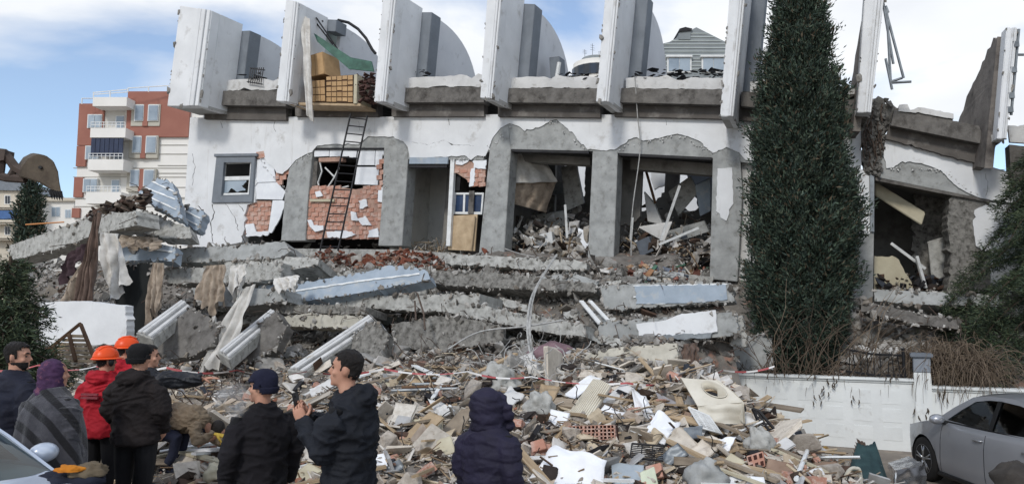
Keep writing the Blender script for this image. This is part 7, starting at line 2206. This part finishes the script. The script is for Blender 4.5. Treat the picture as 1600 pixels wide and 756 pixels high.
class Fig:
    def __init__(s, label, px_, Y, h, face, lean=(0, 0)):
        s.h = h; s.k = h / 1.78
        x = (px_ - 800) / FPX * Y / (math.cos(PITCH)) if False else W(px_, 560, Y).x
        s.base = Vector((x, YM(Y), 0.0)); s.phi = math.radians(face)
        s.root = empty('person', s.base, label, 'person')
        s.Rm = Matrix.Rotation(s.phi, 3, 'Z')
    def T(s, p): return s.base + s.Rm @ (Vector(p) * s.k)
    def place(s, me, name, mats, matf=None, parent=None, disp=None):
        if not isinstance(mats, (list, tuple)): mats = [mats]
        a = mesh_np(me)
        if disp is not None:
            nn = mesh_nrm(me); a = a + nn * disp(a)[:, None]
        if matf is not None:
            cen = np.empty(len(me.polygons) * 3); me.polygons.foreach_get('center', cen); cen = cen.reshape(-1, 3)
            mi = matf(cen)
        m3 = np.array(s.Rm)
        w = (a * s.k) @ m3.T
        me.vertices.foreach_set('co', w.ravel())
        me.materials.clear()
        for m in mats: me.materials.append(m)
        if matf is not None: me.polygons.foreach_set('material_index', mi.astype(np.int32))
        me.update(); me.name = name
        o = bpy.data.objects.new(name, me); COL.objects.link(o); o.parent = parent or s.root
        ORIG[o.name] = Vector((0, 0, 0))
        return o
    def raw(s, mb, name, mats, parent=None, smooth=True):
        me = mb.mesh(name, [M_dark] if not isinstance(mats, (list, tuple)) else list(mats))
        me.polygons.foreach_set('use_smooth', [smooth] * len(me.polygons))
        return s.place(me, name, mats, None, parent)

def hand(mb, wrist, d, palm, side, curl=0.5, mi=0, sc=1.0, spread=0.12):
    """palm box and five separate fingers; d = hand direction, palm = palm normal (fingers curl to it)"""
    d = Vector(d).normalized(); palm = Vector(palm); palm = (palm - d * palm.dot(d)).normalized(); sd_ = d.cross(palm) * side
    w = Vector(wrist)
    def loftbox(c, L_, wd, th):
        mb.loft([[w + d * a + sd_ * (wd * ww * math.cos(t)) + palm * (th * ww * math.sin(t)) for t in [2 * PI * i / 12 for i in range(12)]] for a, ww in ((-.02 * sc, .7), (.02 * sc, .9), (.06 * sc, 1.0), (.085 * sc, .95), (.095 * sc, .7))], mi)
    loftbox(w, .09, .042 * sc, .017 * sc)
    for i, (o, L_) in enumerate(((.030, .070), (.011, .080), (-.010, .075), (-.029, .058))):
        p = w + d * .082 * sc + sd_ * o * sc
        dd = (d + sd_ * o * 3 * spread).normalized(); pts = [p]
        ang = 0
        for k in range(3):
            ang += curl * (0.5 + 0.35 * k)
            p = p + (dd * math.cos(ang) + palm * math.sin(ang)) * L_ * sc * (0.45, .32, .25)[k]
            pts.append(p)
        mb.tube(pts, [.0095 * sc, .009 * sc, .008 * sc, .006 * sc], 7, mi)
    p = w + d * .02 * sc + sd_ * .036 * sc
    mb.tube([p, p + (d * .5 + sd_ * .6 + palm * .3) * .04 * sc, p + (d * .85 + sd_ * .5 + palm * .6) * .072 * sc], [.013 * sc, .011 * sc, .008 * sc], 7, mi)

def wrinkle(amp, sc, seed, quilt=0.0, qn=0.1, qlo=0.75, qhi=1.9):
    def f(a):
        out = np.empty(len(a))
        for i, p in enumerate(a):
            x, y, z = p
            n0 = noise.noise(Vector((x * 3 + seed, y * 3, z * 3)))
            # creases that run across the limbs, bent by a slow noise, plus soft dents
            cr = 1 - abs(noise.noise(Vector((x * sc * .8 + seed, y * sc * .8, z * sc * 2.2 + 2.5 * n0))))
            cr2 = 1 - abs(noise.noise(Vector((x * sc * 1.8 + 9, y * sc * 1.8 + seed, z * sc * 2.6 - 2 * n0))))
            out[i] = amp * (1.5 * n0 + 1.9 * (cr ** 3 - .5) + .8 * (cr2 ** 4 - .4))
        if quilt:
            out = out * .5 + quilt * (np.abs(np.sin(PI * (a[:, 2] + 0.012 * np.sin(a[:, 0] * 17 + seed)) / qn)) ** 0.55 - 0.6)
        return out
    return f

def person(label, px_, Y, h, face, jacket, trousers=M_black_t, hem=0.90, bulk=0.03, armsL=None, armsR=None, head_turn=0.0, head_pitch=0.0, hair=M_hair, headgear=None, collar=True,
           hood=False, quilt=0.0, hands=True, seed=0, stance=0.10, beard=False, wr=0.011, jname='jacket', gear_mat=None, hand_curl=(.5, .5), skinm=None, lean=0.0, neckh=0.0):
    F = Fig(label, px_, Y, h, face)
    skin = skinm or M_skin
    armsL = armsL or [(-.19, 0, 1.44), (-.25, -.03, 1.16), (-.24, .06, .92)]
    armsR = armsR or [(.19, 0, 1.44), (.25, -.03, 1.16), (.24, .06, .92)]
    # --- body
    b = MB()
    for sg in (-1, 1):
        b.tube([(sg * .09, 0, .98), (sg * stance, .01, .72), (sg * stance, .015, .50), (sg * stance, -.005, .28), (sg * stance, -.02, .08)], [.105, .088, .066, .056, .045], 12)
        b.ellipsoid((sg * stance, .06, .05), (.05, .145, .05), 14, 8)
    b.ellipsoid((0, -.01, .95), (.165, .12, .14), 16, 10)
    b.loft([ell(0, -.01, z, rx, ry, ry) for z, rx, ry in ((.92, .15, .11), (1.10, .14, .10), (1.30, .165, .11), (1.42, .15, .09), (1.48, .07, .06))])
    HT = Vector((0, .01 + lean, 1.535 + neckh))
    b.tube([(0, -.01, 1.42), (0, .0 + lean * .5, 1.50), tuple(HT + Vector((0, -.01, .06)))], [.075, .058, .056], 14)
    Rh = Matrix.Rotation(math.radians(head_turn), 3, 'Z') @ Matrix.Rotation(math.radians(-head_pitch), 3, 'X')
    hm = lambda p: HT + Rh @ Vector(p)
    b.loft([[hm(p) for p in rg] for rg in head_rings()])
    b.tube([hm((0, .086, .132)), hm((0, .100, .105)), hm((0, .113, .088)), hm((0, .094, .076))], [.008, .012, .014, .008], 10)
    b.tube([hm((-.05, .072, .143)), hm((0, .090, .146)), hm((.05, .072, .143))], [.012, .011, .012], 8)
    b.tube([hm((-.024, .084, .055)), hm((0, .096, .056)), hm((.024, .084, .055))], [.005, .008, .005], 8)
    b.tube([hm((-.02, .084, .042)), hm((0, .094, .043)), hm((.02, .084, .042))], [.005, .008, .005], 8)
    b.ellipsoid(hm((0, .080, .012)), (.022, .016, .016), 12, 8)
    for sg in (-1, 1):
        b.ellipsoid(hm((sg * .078, -.012, .108)), (.012, .022, .034), 12, 8)
        b.ellipsoid(hm((sg * .045, .062, .085)), (.022, .02, .02), 10, 8)
    for arm in (armsL, armsR):
        b.tube(arm[:3], [.05, .042, .030], 10)
    me = fuse(b, 0.0095, 3); nb = len(me.polygons)
    hb = MB()
    for k, (arm, sg) in enumerate(((armsL, -1), (armsR, 1))):
        e, w = Vector(arm[1]), Vector(arm[2])
        if hands:
            d = arm[3] if len(arm) > 3 else (w - e)
            pn = arm[4] if len(arm) > 4 else Vector((-sg, .25, 0))
            hand(hb, w, d, pn, -sg if len(arm) < 6 else arm[5], hand_curl[k])
    # join hands into the same mesh
    if hb.v:
        hm2 = hb.mesh('h', [M_dark]); bm = bmesh.new(); bm.from_mesh(me); bm.from_mesh(hm2); bm.to_mesh(me); bm.free(); bpy.data.meshes.remove(hm2)
        me.polygons.foreach_set('use_smooth', [True] * len(me.polygons))
    wl_, wr_ = np.array(armsL[2]), np.array(armsR[2])
    def mf(c):
        mi = np.zeros(len(c))
        hd = (np.arange(len(c)) >= nb) | (np.linalg.norm(c - wl_, axis=1) < .05) | (np.linalg.norm(c - wr_, axis=1) < .05)
        mi[(c[:, 2] < 1.46) & ~hd] = 1
        mi[(c[:, 2] < .10) & ~hd] = 2
        return mi
    F.place(me, 'body', [skin, trousers, M_shoe], mf)
    # --- jacket
    j = MB()
    B = bulk
    j.loft([ell(0, -.01, z, rx + B, ry + B, ry + B) for z, rx, ry in ((hem, .175, .125), (hem + .03, .178, .128), (1.08, .165, .118), (1.26, .185, .122), (1.38, .175, .105), (1.46, .13, .085), (1.50, .075, .07))])
    for arm in (armsL, armsR):
        a, e, w = Vector(arm[0]), Vector(arm[1]), Vector(arm[2])
        j.tube([a * .94 + Vector((0, 0, .0)), a.lerp(e, .35), e, e.lerp(w, .5), w + (w - e).normalized() * -.01], [.078 + B * .6, .068 + B * .7, .058 + B * .7, .05 + B * .6, .042 + B * .5], 12)
    if collar:
        j.tube([(0, -.005, 1.46), (0, lean * .4, 1.53)], [.088 + B * .3, .080 + B * .3], 14)
    if hood == 'down':
        j.ellipsoid((0, -.11, 1.47), (.13, .07, .085), 16, 10); j.tube([(-.12, -.04, 1.47), (-.09, -.10, 1.51), (0, -.125, 1.53), (.09, -.10, 1.51), (.12, -.04, 1.47)], .035, 8)
    jm = fuse(j, 0.0115, 5)
    # open the hem: cut the bottom cap is hidden from view, keep it closed
    jo = F.place(jm, jname, [jacket], None, None, wrinkle(wr, 7.0, seed, quilt, 0.105))
    if hood == 'up':
        hd = MB()
        rg = [ell(0, -.02, z, rx, rf, rb) for z, rx, rf, rb in ((-.06, .13, .12, .13), (.0, .128, .135, .14), (.07, .125, .14, .15), (.14, .128, .13, .155), (.20, .115, .10, .14), (.245, .08, .06, .10), (.262, .03, .02, .04))]
        hd.loft([[hm(p) for p in r_] for r_ in rg])
        hd.ellipsoid(hm((0, .13, -.04)), (.11, .07, .06), 16, 10)
        hd.tube([hm((-.115, .10, .12)), hm((-.115, .12, .03)), hm((0, .16, -.03)), hm((.115, .12, .03)), hm((.115, .10, .12))], .034, 10)
        hd.ellipsoid(hm((0, .06, .09)), (.112, .085, .15), 18, 12)
        h_ = fuse(hd, 0.012, 5)
        F.place(h_, 'hood', [jacket], None, jo, wrinkle(wr, 8, seed + 3, quilt, 0.085))
    # --- hair / headgear
    g = MB()
    def shell(off0, cond, taper=False):
        rgs = []
        zs = np.linspace(0.0, .234, 22)
        for z in zs:
            f = interp(z, [r_[0] for r_ in HEAD_R], [r_[1] for r_ in HEAD_R]); bk_ = interp(z, [r_[0] for r_ in HEAD_R], [r_[2] for r_ in HEAD_R]); w_ = interp(z, [r_[0] for r_ in HEAD_R], [r_[3] for r_ in HEAD_R])
            cy = (f + bk_) / 2 * .3 - .008
            off = off0 * (.3 + .7 * sstep(z, .09, .19)) if taper else off0
            rgs.append(ell(0, cy, z + off * (z / .234) ** 2, w_ + off, f - cy + off, cy - bk_ + off, 40))
        t = MB(); nn = 40
        vs = [p for r_ in rgs for p in r_]
        fs = []
        for i in range(len(rgs) - 1):
            for k in range(nn):
                q_ = (i * nn + k, i * nn + (k + 1) % nn, (i + 1) * nn + (k + 1) % nn, (i + 1) * nn + k)
                c = sum((vs[a] for a in q_), Vector()) / 4
                if cond(c): fs.append(q_)
        if cond(Vector((0, -.01, .24))): fs.append(tuple(range((len(rgs) - 1) * nn, len(rgs) * nn)))
        t.v = vs; t.f = fs; t.m = [0] * len(fs)
        return t
    def finish(t, name, m, thick, rough_=0.0, parent=None):
        t.v = [tuple(hm(v)) for v in t.v]
        me = t.mesh(name, [m])
        bm = bmesh.new(); bm.from_mesh(me)
        loose = [v for v in bm.verts if not v.link_faces]; bmesh.ops.delete(bm, geom=loose, context='VERTS')
        bmesh.ops.recalc_face_normals(bm, faces=bm.faces)
        bmesh.ops.solidify(bm, geom=bm.faces[:], thickness=thick)
        bm.to_mesh(me); bm.free()
        me.polygons.foreach_set('use_smooth', [True] * len(me.polygons)); me.update()
        return F.place(me, name, [m], None, parent, (lambda a: (noise3(a, 45, seed) + .6 * noise3(a, 110, seed + 3)) * rough_) if rough_ else None)
    if hair is not None and headgear not in ('beanie', 'scarf'):
        lim = lambda c: c.z + .014 * noise.noise(Vector(c) * 70) > (0.200 if c.y > .050 else 0.175 if c.y > .028 else 0.14 if c.y > .016 else 0.10 if c.y > .004 else 0.135 if c.y > -.035 else 0.075 if c.y > -.06 else .035)
        finish(shell(.011, lim, True), 'hair', hair, .004, .012)
    if beard:
        finish(shell(.005, lambda c: c.z < .072 and c.y > -.03), 'beard', M_hair, .006, .003)
    if headgear == 'beanie':
        bo = finish(shell(.017, lambda c: c.z > (.150 if c.y > .03 else .105 if c.y > -.03 else .07)), 'beanie', gear_mat, .012, .003)
        finish(shell(.023, lambda c: (.150 if c.y > .03 else .105 if c.y > -.03 else .07) < c.z < (.185 if c.y > .03 else .145 if c.y > -.03 else .115)), 'beanie_fold', gear_mat, .010, .003, bo)
    if headgear == 'helmet':
        t = MB(); rings = []
        for k in range(9):
            a = k / 8 * PI / 2
            rings.append([hm((.112 * math.cos(a) * math.cos(b_), -.005 + .138 * math.cos(a) * math.sin(b_), .135 + .135 * math.sin(a) ** .9)) for b_ in [2 * PI * i / 28 for i in range(28)]] if k < 8 else [hm((.01 * math.cos(b_), -.005 + .01 * math.sin(b_), .27)) for b_ in [2 * PI * i / 28 for i in range(28)]])
        t.loft(rings)
        ho = F.raw(t, 'helmet', gear_mat)
        t = MB(); t.loft([[hm((r_ * .112 * math.cos(b_), -.005 + r_ * .138 * math.sin(b_) + (.035 * max(0, math.sin(b_)) if r_ > 1.05 else 0), z)) for b_ in [2 * PI * i / 28 for i in range(28)]] for r_, z in ((1.0, .15), (1.12, .138), (1.12, .130), (1.0, .132))])
        F.raw(t, 'helmet_brim', gear_mat, ho)
        t = MB()
        for dx in (-.03, 0, .03):
            t.tube([hm((dx, -.10, .232)), hm((dx, -.05, .262)), hm((dx, .02, .270)), hm((dx, .09, .240))], .009, 6)
        F.raw(t, 'helmet_ridge', gear_mat, ho)
        for sg in (-1, 1):
            t = MB(); t.ellipsoid(hm((sg * .10, 0, .10)), (.022, .035, .045), 12, 8); F.raw(t, 'ear_guard', M_metal_d, ho)
    # eyes
    if headgear != 'scarf':
        t = MB()
        for sg in (-1, 1):
            t.ellipsoid(hm((sg * .032, .080, .120)), (.013, .008, .007), 10, 6)
        tb_ = MB()
        for sg in (-1, 1):
            tb_.tube([hm((sg * .016, .097, .142)), hm((sg * .034, .092, .148)), hm((sg * .052, .078, .143))], [.005, .0065, .003], 6)
        F.raw(tb_, 'eyebrows', M_hair)
        F.raw(t, 'eyes', mat('eye_dark', (40, 32, 30), (30, 24, 22), 5, 0.3, 0, 5))
    return F, hm, jo

M_navy_j = mat('jacket_navy', (30, 34, 50), (22, 24, 38), 5, 0.75, 0.35, 60)
M_navy2 = mat('jacket_hood_navy', (38, 35, 58), (26, 24, 42), 5, 0.7, 0.35, 60)
M_red_j = mat('jacket_red', (176, 30, 44), (150, 22, 36), 5, 0.8, 0.3, 50)
M_brownblack = mat('jacket_brownblack', (36, 30, 30), (26, 22, 23), 5, 0.85, 0.35, 50)
M_black_j = mat('coat_black', (26, 24, 29), (19, 18, 22), 5, 0.9, 0.35, 60)
M_blue_black = mat('jacket_blueblack', (23, 27, 36), (16, 19, 26), 5, 0.75, 0.35, 50)
M_leather = mat('leather_black', (40, 42, 48), (28, 30, 35), 6, 0.45, 0.35, 40)
M_orange_h = mat('helmet_orange', (236, 88, 36), (222, 76, 28), 3, 0.35, 0.05, 20)
M_beanie_k = mat('beanie_black', (28, 28, 30), (20, 20, 22), 10, 0.95, 0.4, 80)
M_beanie_n = mat('beanie_navy', (32, 34, 54), (22, 24, 42), 10, 0.95, 0.4, 80)

# 1 man in navy puffer at the far left, face to the right, bearded
F, hm, jo = person('bearded man in dark navy quilted jacket at the left edge', 26, 6.7, 1.83, -28, M_navy_j, head_turn=-52, beard=True, quilt=.008, bulk=.045, seed=1, hands=False)
t = MB(); t.tube([(-.05, -.20, 1.20), (.06, -.21, 1.12)], .014, 6)
F.raw(t, 'yellow_stripe', mat('hi_vis', (200, 214, 60), (180, 196, 50), 3, 0.6, 0, 10), jo)
# 2 woman in purple headscarf and striped shawl
M_scarf = mat('scarf_purple', (78, 52, 84), (52, 34, 60), 14, 0.85, 0.3, 60, stain=((110, 70, 90), 12, 0.55, 0.62))
M_shawl = mat('shawl_grey', (74, 74, 80), (52, 52, 58), 16, 0.95, 0.5, 60, sheen=.3, wave=((24, 24, 28), 2.6, 'DIAGONAL', 0.6, 0.75))
F, hm, jo = person('woman in purple headscarf and grey striped shawl seen from behind', 86, 6.3, 1.70, -20, M_shawl, head_turn=-25, headgear='scarf', hair=None, bulk=.05, seed=2, hands=False, jname='coat')
s_ = MB()
rg = [ell(0, -.02, z, rx, rf, rb) for z, rx, rf, rb in ((-.10, .12, .10, .12), (-.04, .098, .085, .11), (.05, .094, .086, .115), (.12, .098, .092, .118), (.18, .094, .094, .110), (.225, .070, .064, .080), (.25, .02, .015, .025))]
s_.loft([[hm(p) for p in r_] for r_ in rg]); s_.ellipsoid(hm((0, -.10, -.05)), (.07, .05, .07), 14, 8)
F.place(fuse(s_, .012, 4), 'headscarf', [M_scarf], None, None, wrinkle(.006, 14, 3))
s_ = MB()
s_.loft([ell(0, -.01, z, rx, ry, ry) for z, rx, ry in ((.66, .33, .25), (.70, .335, .255), (.95, .33, .25), (1.15, .315, .23), (1.32, .285, .20), (1.42, .22, .16), (1.49, .13, .12), (1.54, .10, .10))])
F.place(fuse(s_, .016, 4), 'shawl', [M_shawl], None, None, lambda a: np.array([.018 * math.sin(math.atan2(p[1], p[0]) * 9 + 2 * p[2]) * min(1, max(0, (1.45 - p[2]) * 2)) + .012 * noise.noise(Vector((p[0] * 6, p[1] * 6, p[2] * 3))) for p in a]))
# 3 rescuer in red with orange helmet
F, hm, jo = person('rescuer in red jacket and orange helmet standing with back turned', 165, 7.8, 1.72, -12, M_red_j, headgear='helmet', gear_mat=M_orange_h, bulk=.04, hood='down', seed=3, head_turn=-20, hem=.86)
for z in (1.30, 1.265):
    t = MB(); t.prism([(-.10, -.212, z), (.10, -.212, z), (.10, -.206, z + .022), (-.10, -.206, z + .022)], (0, .02, 0)); F.raw(t, 'back_lettering', mat('print_grey', (128, 60, 66), (108, 44, 52), 40, 0.8, 0, 10), jo, False)
# 4 second rescuer behind
person('second orange helmet rescuer half hidden behind the black beanie man', 197, 8.8, 1.79, -35, M_red_j, headgear='helmet', gear_mat=M_orange_h, bulk=.05, seed=4, head_turn=-20, hood='down')
# 5 man in black beanie and brown black jacket
person('man in black beanie and brown black hooded jacket, back to the camera', 217, 7.0, 1.80, -6, M_brownblack, headgear='beanie', gear_mat=M_beanie_k, bulk=.045, hood='down', seed=5, hem=.88, head_turn=-12,
       armsL=[(-.19, 0, 1.43), (-.25, -.02, 1.18), (-.18, .14, .98)], armsR=[(.19, 0, 1.43), (.25, -.02, 1.18), (.18, .14, .98)])
# 6 pointing man behind him
person('dark haired man in black leather jacket pointing right at the ruin', 231, 7.9, 1.76, -40, M_leather, bulk=.04, seed=6, head_turn=-30,
       armsR=[(.18, .03, 1.43), (.36, .18, 1.40), (.52, .36, 1.42), (.6, .7, .06), (0, 0, -1), -1], hand_curl=(.5, .15))
# 8 man in navy beanie, smoking, face to the left
person('smoking man in navy beanie and black coat facing left', 413, 5.4, 1.68, 42, M_black_j, headgear='beanie', gear_mat=M_beanie_n, bulk=.025, seed=8, head_turn=38, hem=.72, hair=M_hair, wr=.011)
# 9 man photographing with his phone, face to the left
F, hm, jo = person('dark haired man in blue black jacket holding up his phone', 548, 5.1, 1.84, 84, M_blue_black, bulk=.045, seed=9, head_turn=4, head_pitch=-6, hood='down', hem=.90, lean=.03, wr=.014,
       armsL=[(-.19, .02, 1.42), (-.22, .11, 1.15), (-.07, .29, 1.31), (.12, .4, .8), (.7, .1, .3), -1], armsR=[(.19, .02, 1.42), (.22, .12, 1.16), (.05, .31, 1.32), (-.12, .4, .8), (-.7, .1, .3), 1], hand_curl=(.75, .75))
t = MB(); t.box((-.01, .355, 1.42), (.078, .012, .155), (-.25, 0, 0)); ph = None
p0 = F.T((-.01, .355, 1.34))
pm_ = t.mesh('smartphone', [mat('phone_case', (34, 34, 38), (26, 26, 30), 4, 0.3, 0, 10)]); a = mesh_np(pm_)
w_ = np.array([tuple(F.T(v)) for v in a]); og = Vector(w_.mean(0)); pm_.vertices.foreach_set('co', (w_ - np.array(og)).ravel()); pm_.update()
po = link('smartphone', pm_, None, og); tag(po, 'black smartphone held up by the photographing man', 'phone')
for k, dz in enumerate((.05, .028)):
    t = MB(); c = F.T((-.032, .367, 1.42 + dz)); t.ellipsoid(c, (.011, .011, .011), 10, 6); t.build('camera_lens', M_metal_d, po)
# 10 hooded person, near
person('person in dark navy quilted coat with the hood up, seen from behind', 764, 5.25, 1.55, -38, M_navy2, bulk=.05, hood='up', quilt=.011, seed=10, hem=.60, head_turn=-18, hair=None, jname='coat', wr=.012)
# 7 crouching man with yellow gloves
cbp = hit(300, 668); cY = cbp.y
F = Fig('man in khaki coat bent over the rubble wearing yellow gloves', 300, 9.0, 1.75, 0)
F.base = Vector((W(287, 640, 9.2).x, YM(9.2), heap(W(287, 640, 9.2).x, YM(9.2)) - 0.05)); F.root.location = F.base; ORIG[F.root.name] = F.base
zb_ = W(287, 626, 9.2).z - F.base.z
b = MB()
for dy in (-.1, .1):
    b.tube([(-.26, dy, .52), (-.02, dy * 1.2, .42), (-.06, dy * 1.2, .22), (-.16, dy * 1.2, .05)], [.11, .085, .06, .05], 12); b.ellipsoid((-.10, dy * 1.2, .04), (.13, .05, .05), 12, 8)
b.ellipsoid((-.26, 0, .54), (.13, .17, .13), 14, 10)
b.tube([(-.24, 0, .56), (.02, 0, .64), (.26, 0, .58)], [.14, .15, .12], 14); b.tube([(.24, .04, .58), (.33, .10, .46)], [.06, .055], 10)
for dy in (-.16, .16):
    b.tube([(.22, dy, .58), (.30, dy * 1.3, .36), (.50, dy * .7 - .06, .40 - dy * .5)], [.05, .042, .03], 10)
Rr = Matrix.Rotation(math.radians(-90), 3, 'Z') @ Matrix.Rotation(math.radians(-55), 3, 'X')
hc = Vector((.33, .10, .44))
b.loft([[hc + Rr @ (p - Vector((0, 0, .06))) for p in rg] for rg in head_rings()])
bm_me = fuse(b, .012, 3)
F.place(bm_me, 'body', [M_skin, mat('trouser_navy', (44, 48, 66), (32, 36, 52), 6, 0.95, 0.4, 50)], lambda c: np.where((c[:, 0] > .27), 0, 1))
j = MB()
j.tube([(-.36, 0, .46), (-.28, 0, .57), (-.05, 0, .66), (.16, 0, .65), (.29, 0, .57)], [.15, .185, .19, .175, .10], 16)
for dy in (-.17, .17):
    j.tube([(.2, dy, .60), (.29, dy * 1.3, .40), (.46, dy * .8 - .05, .41 - dy * .45)], [.085, .072, .06], 12)
F.place(fuse(j, .014, 4), 'coat', [mat('coat_khaki', (132, 118, 100), (106, 94, 80), 6, 0.95, 0.4, 50)], None, None, wrinkle(.014, 9, 4))
t = MB(); hd_t = MB()
hd_t.ellipsoid(hc + Rr @ Vector((0, -.02, .10)), (.085, .10, .105), 18, 12); F.raw(hd_t, 'hair', M_hair)
for dy, sg in ((-.16, -1), (.16, 1)):
    hand(t, (.49, dy * .7 - .06, .40 - dy * .5), (.9, -dy * .6, -.25), (-.2, 0, -1), sg, .35, 0, 1.35, .3)
F.raw(t, 'gloves', mat('glove_yellow', (206, 176, 78), (180, 150, 60), 8, 0.85, 0.3, 50))

# smoke breathed out by the smoking man
t = MB(); t.ellipsoid((0, 0, 0), (.15, .10, .16), 20, 14)
c = W(366, 624, 5.3)
t.v = [tuple(Vector(v) * (1 + .35 * noise.noise(Vector(v) * 9)) + c) for v in t.v]
sm = bpy.data.materials.new('smoke'); sm.use_nodes = True
tt = sm.node_tree; tt.nodes.remove(tt.nodes['Principled BSDF'])
pv = tt.nodes.new('ShaderNodeVolumePrincipled'); pv.inputs['Color'].default_value = (.85, .85, .86, 1)
n1 = tt.nodes.new('ShaderNodeTexNoise'); n1.inputs['Scale'].default_value = 9; n1.inputs['Detail'].default_value = 3
tcx = tt.nodes.new('ShaderNodeTexCoord'); gr = tt.nodes.new('ShaderNodeVectorMath'); gr.operation = 'LENGTH'
mrn = tt.nodes.new('ShaderNodeMapRange'); mrn.inputs['From Min'].default_value = .42; mrn.inputs['From Max'].default_value = .7; mrn.inputs['To Max'].default_value = 26.0
mr2 = tt.nodes.new('ShaderNodeMapRange'); mr2.inputs['From Min'].default_value = .15; mr2.inputs['From Max'].default_value = .02
mu = tt.nodes.new('ShaderNodeMath'); mu.operation = 'MULTIPLY'
sh = tt.nodes.new('ShaderNodeVectorMath'); sh.operation = 'SUBTRACT'; sh.inputs[1].default_value = (0, 0, .16)
tt.links.new(tcx.outputs['Object'], n1.inputs['Vector']); tt.links.new(n1.outputs['Fac'], mrn.inputs['Value'])
tt.links.new(tcx.outputs['Object'], sh.inputs[0]); tt.links.new(sh.outputs[0], gr.inputs[0]); tt.links.new(gr.outputs['Value'], mr2.inputs['Value'])
tt.links.new(mrn.outputs['Result'], mu.inputs[0]); tt.links.new(mr2.outputs['Result'], mu.inputs[1]); tt.links.new(mu.outputs[0], pv.inputs['Density'])
tt.links.new(pv.outputs[0], tt.nodes['Material Output'].inputs['Volume'])
t.build('smoke', sm, label='puff of cigarette smoke in front of the smoking man', cat='smoke', kind='stuff')
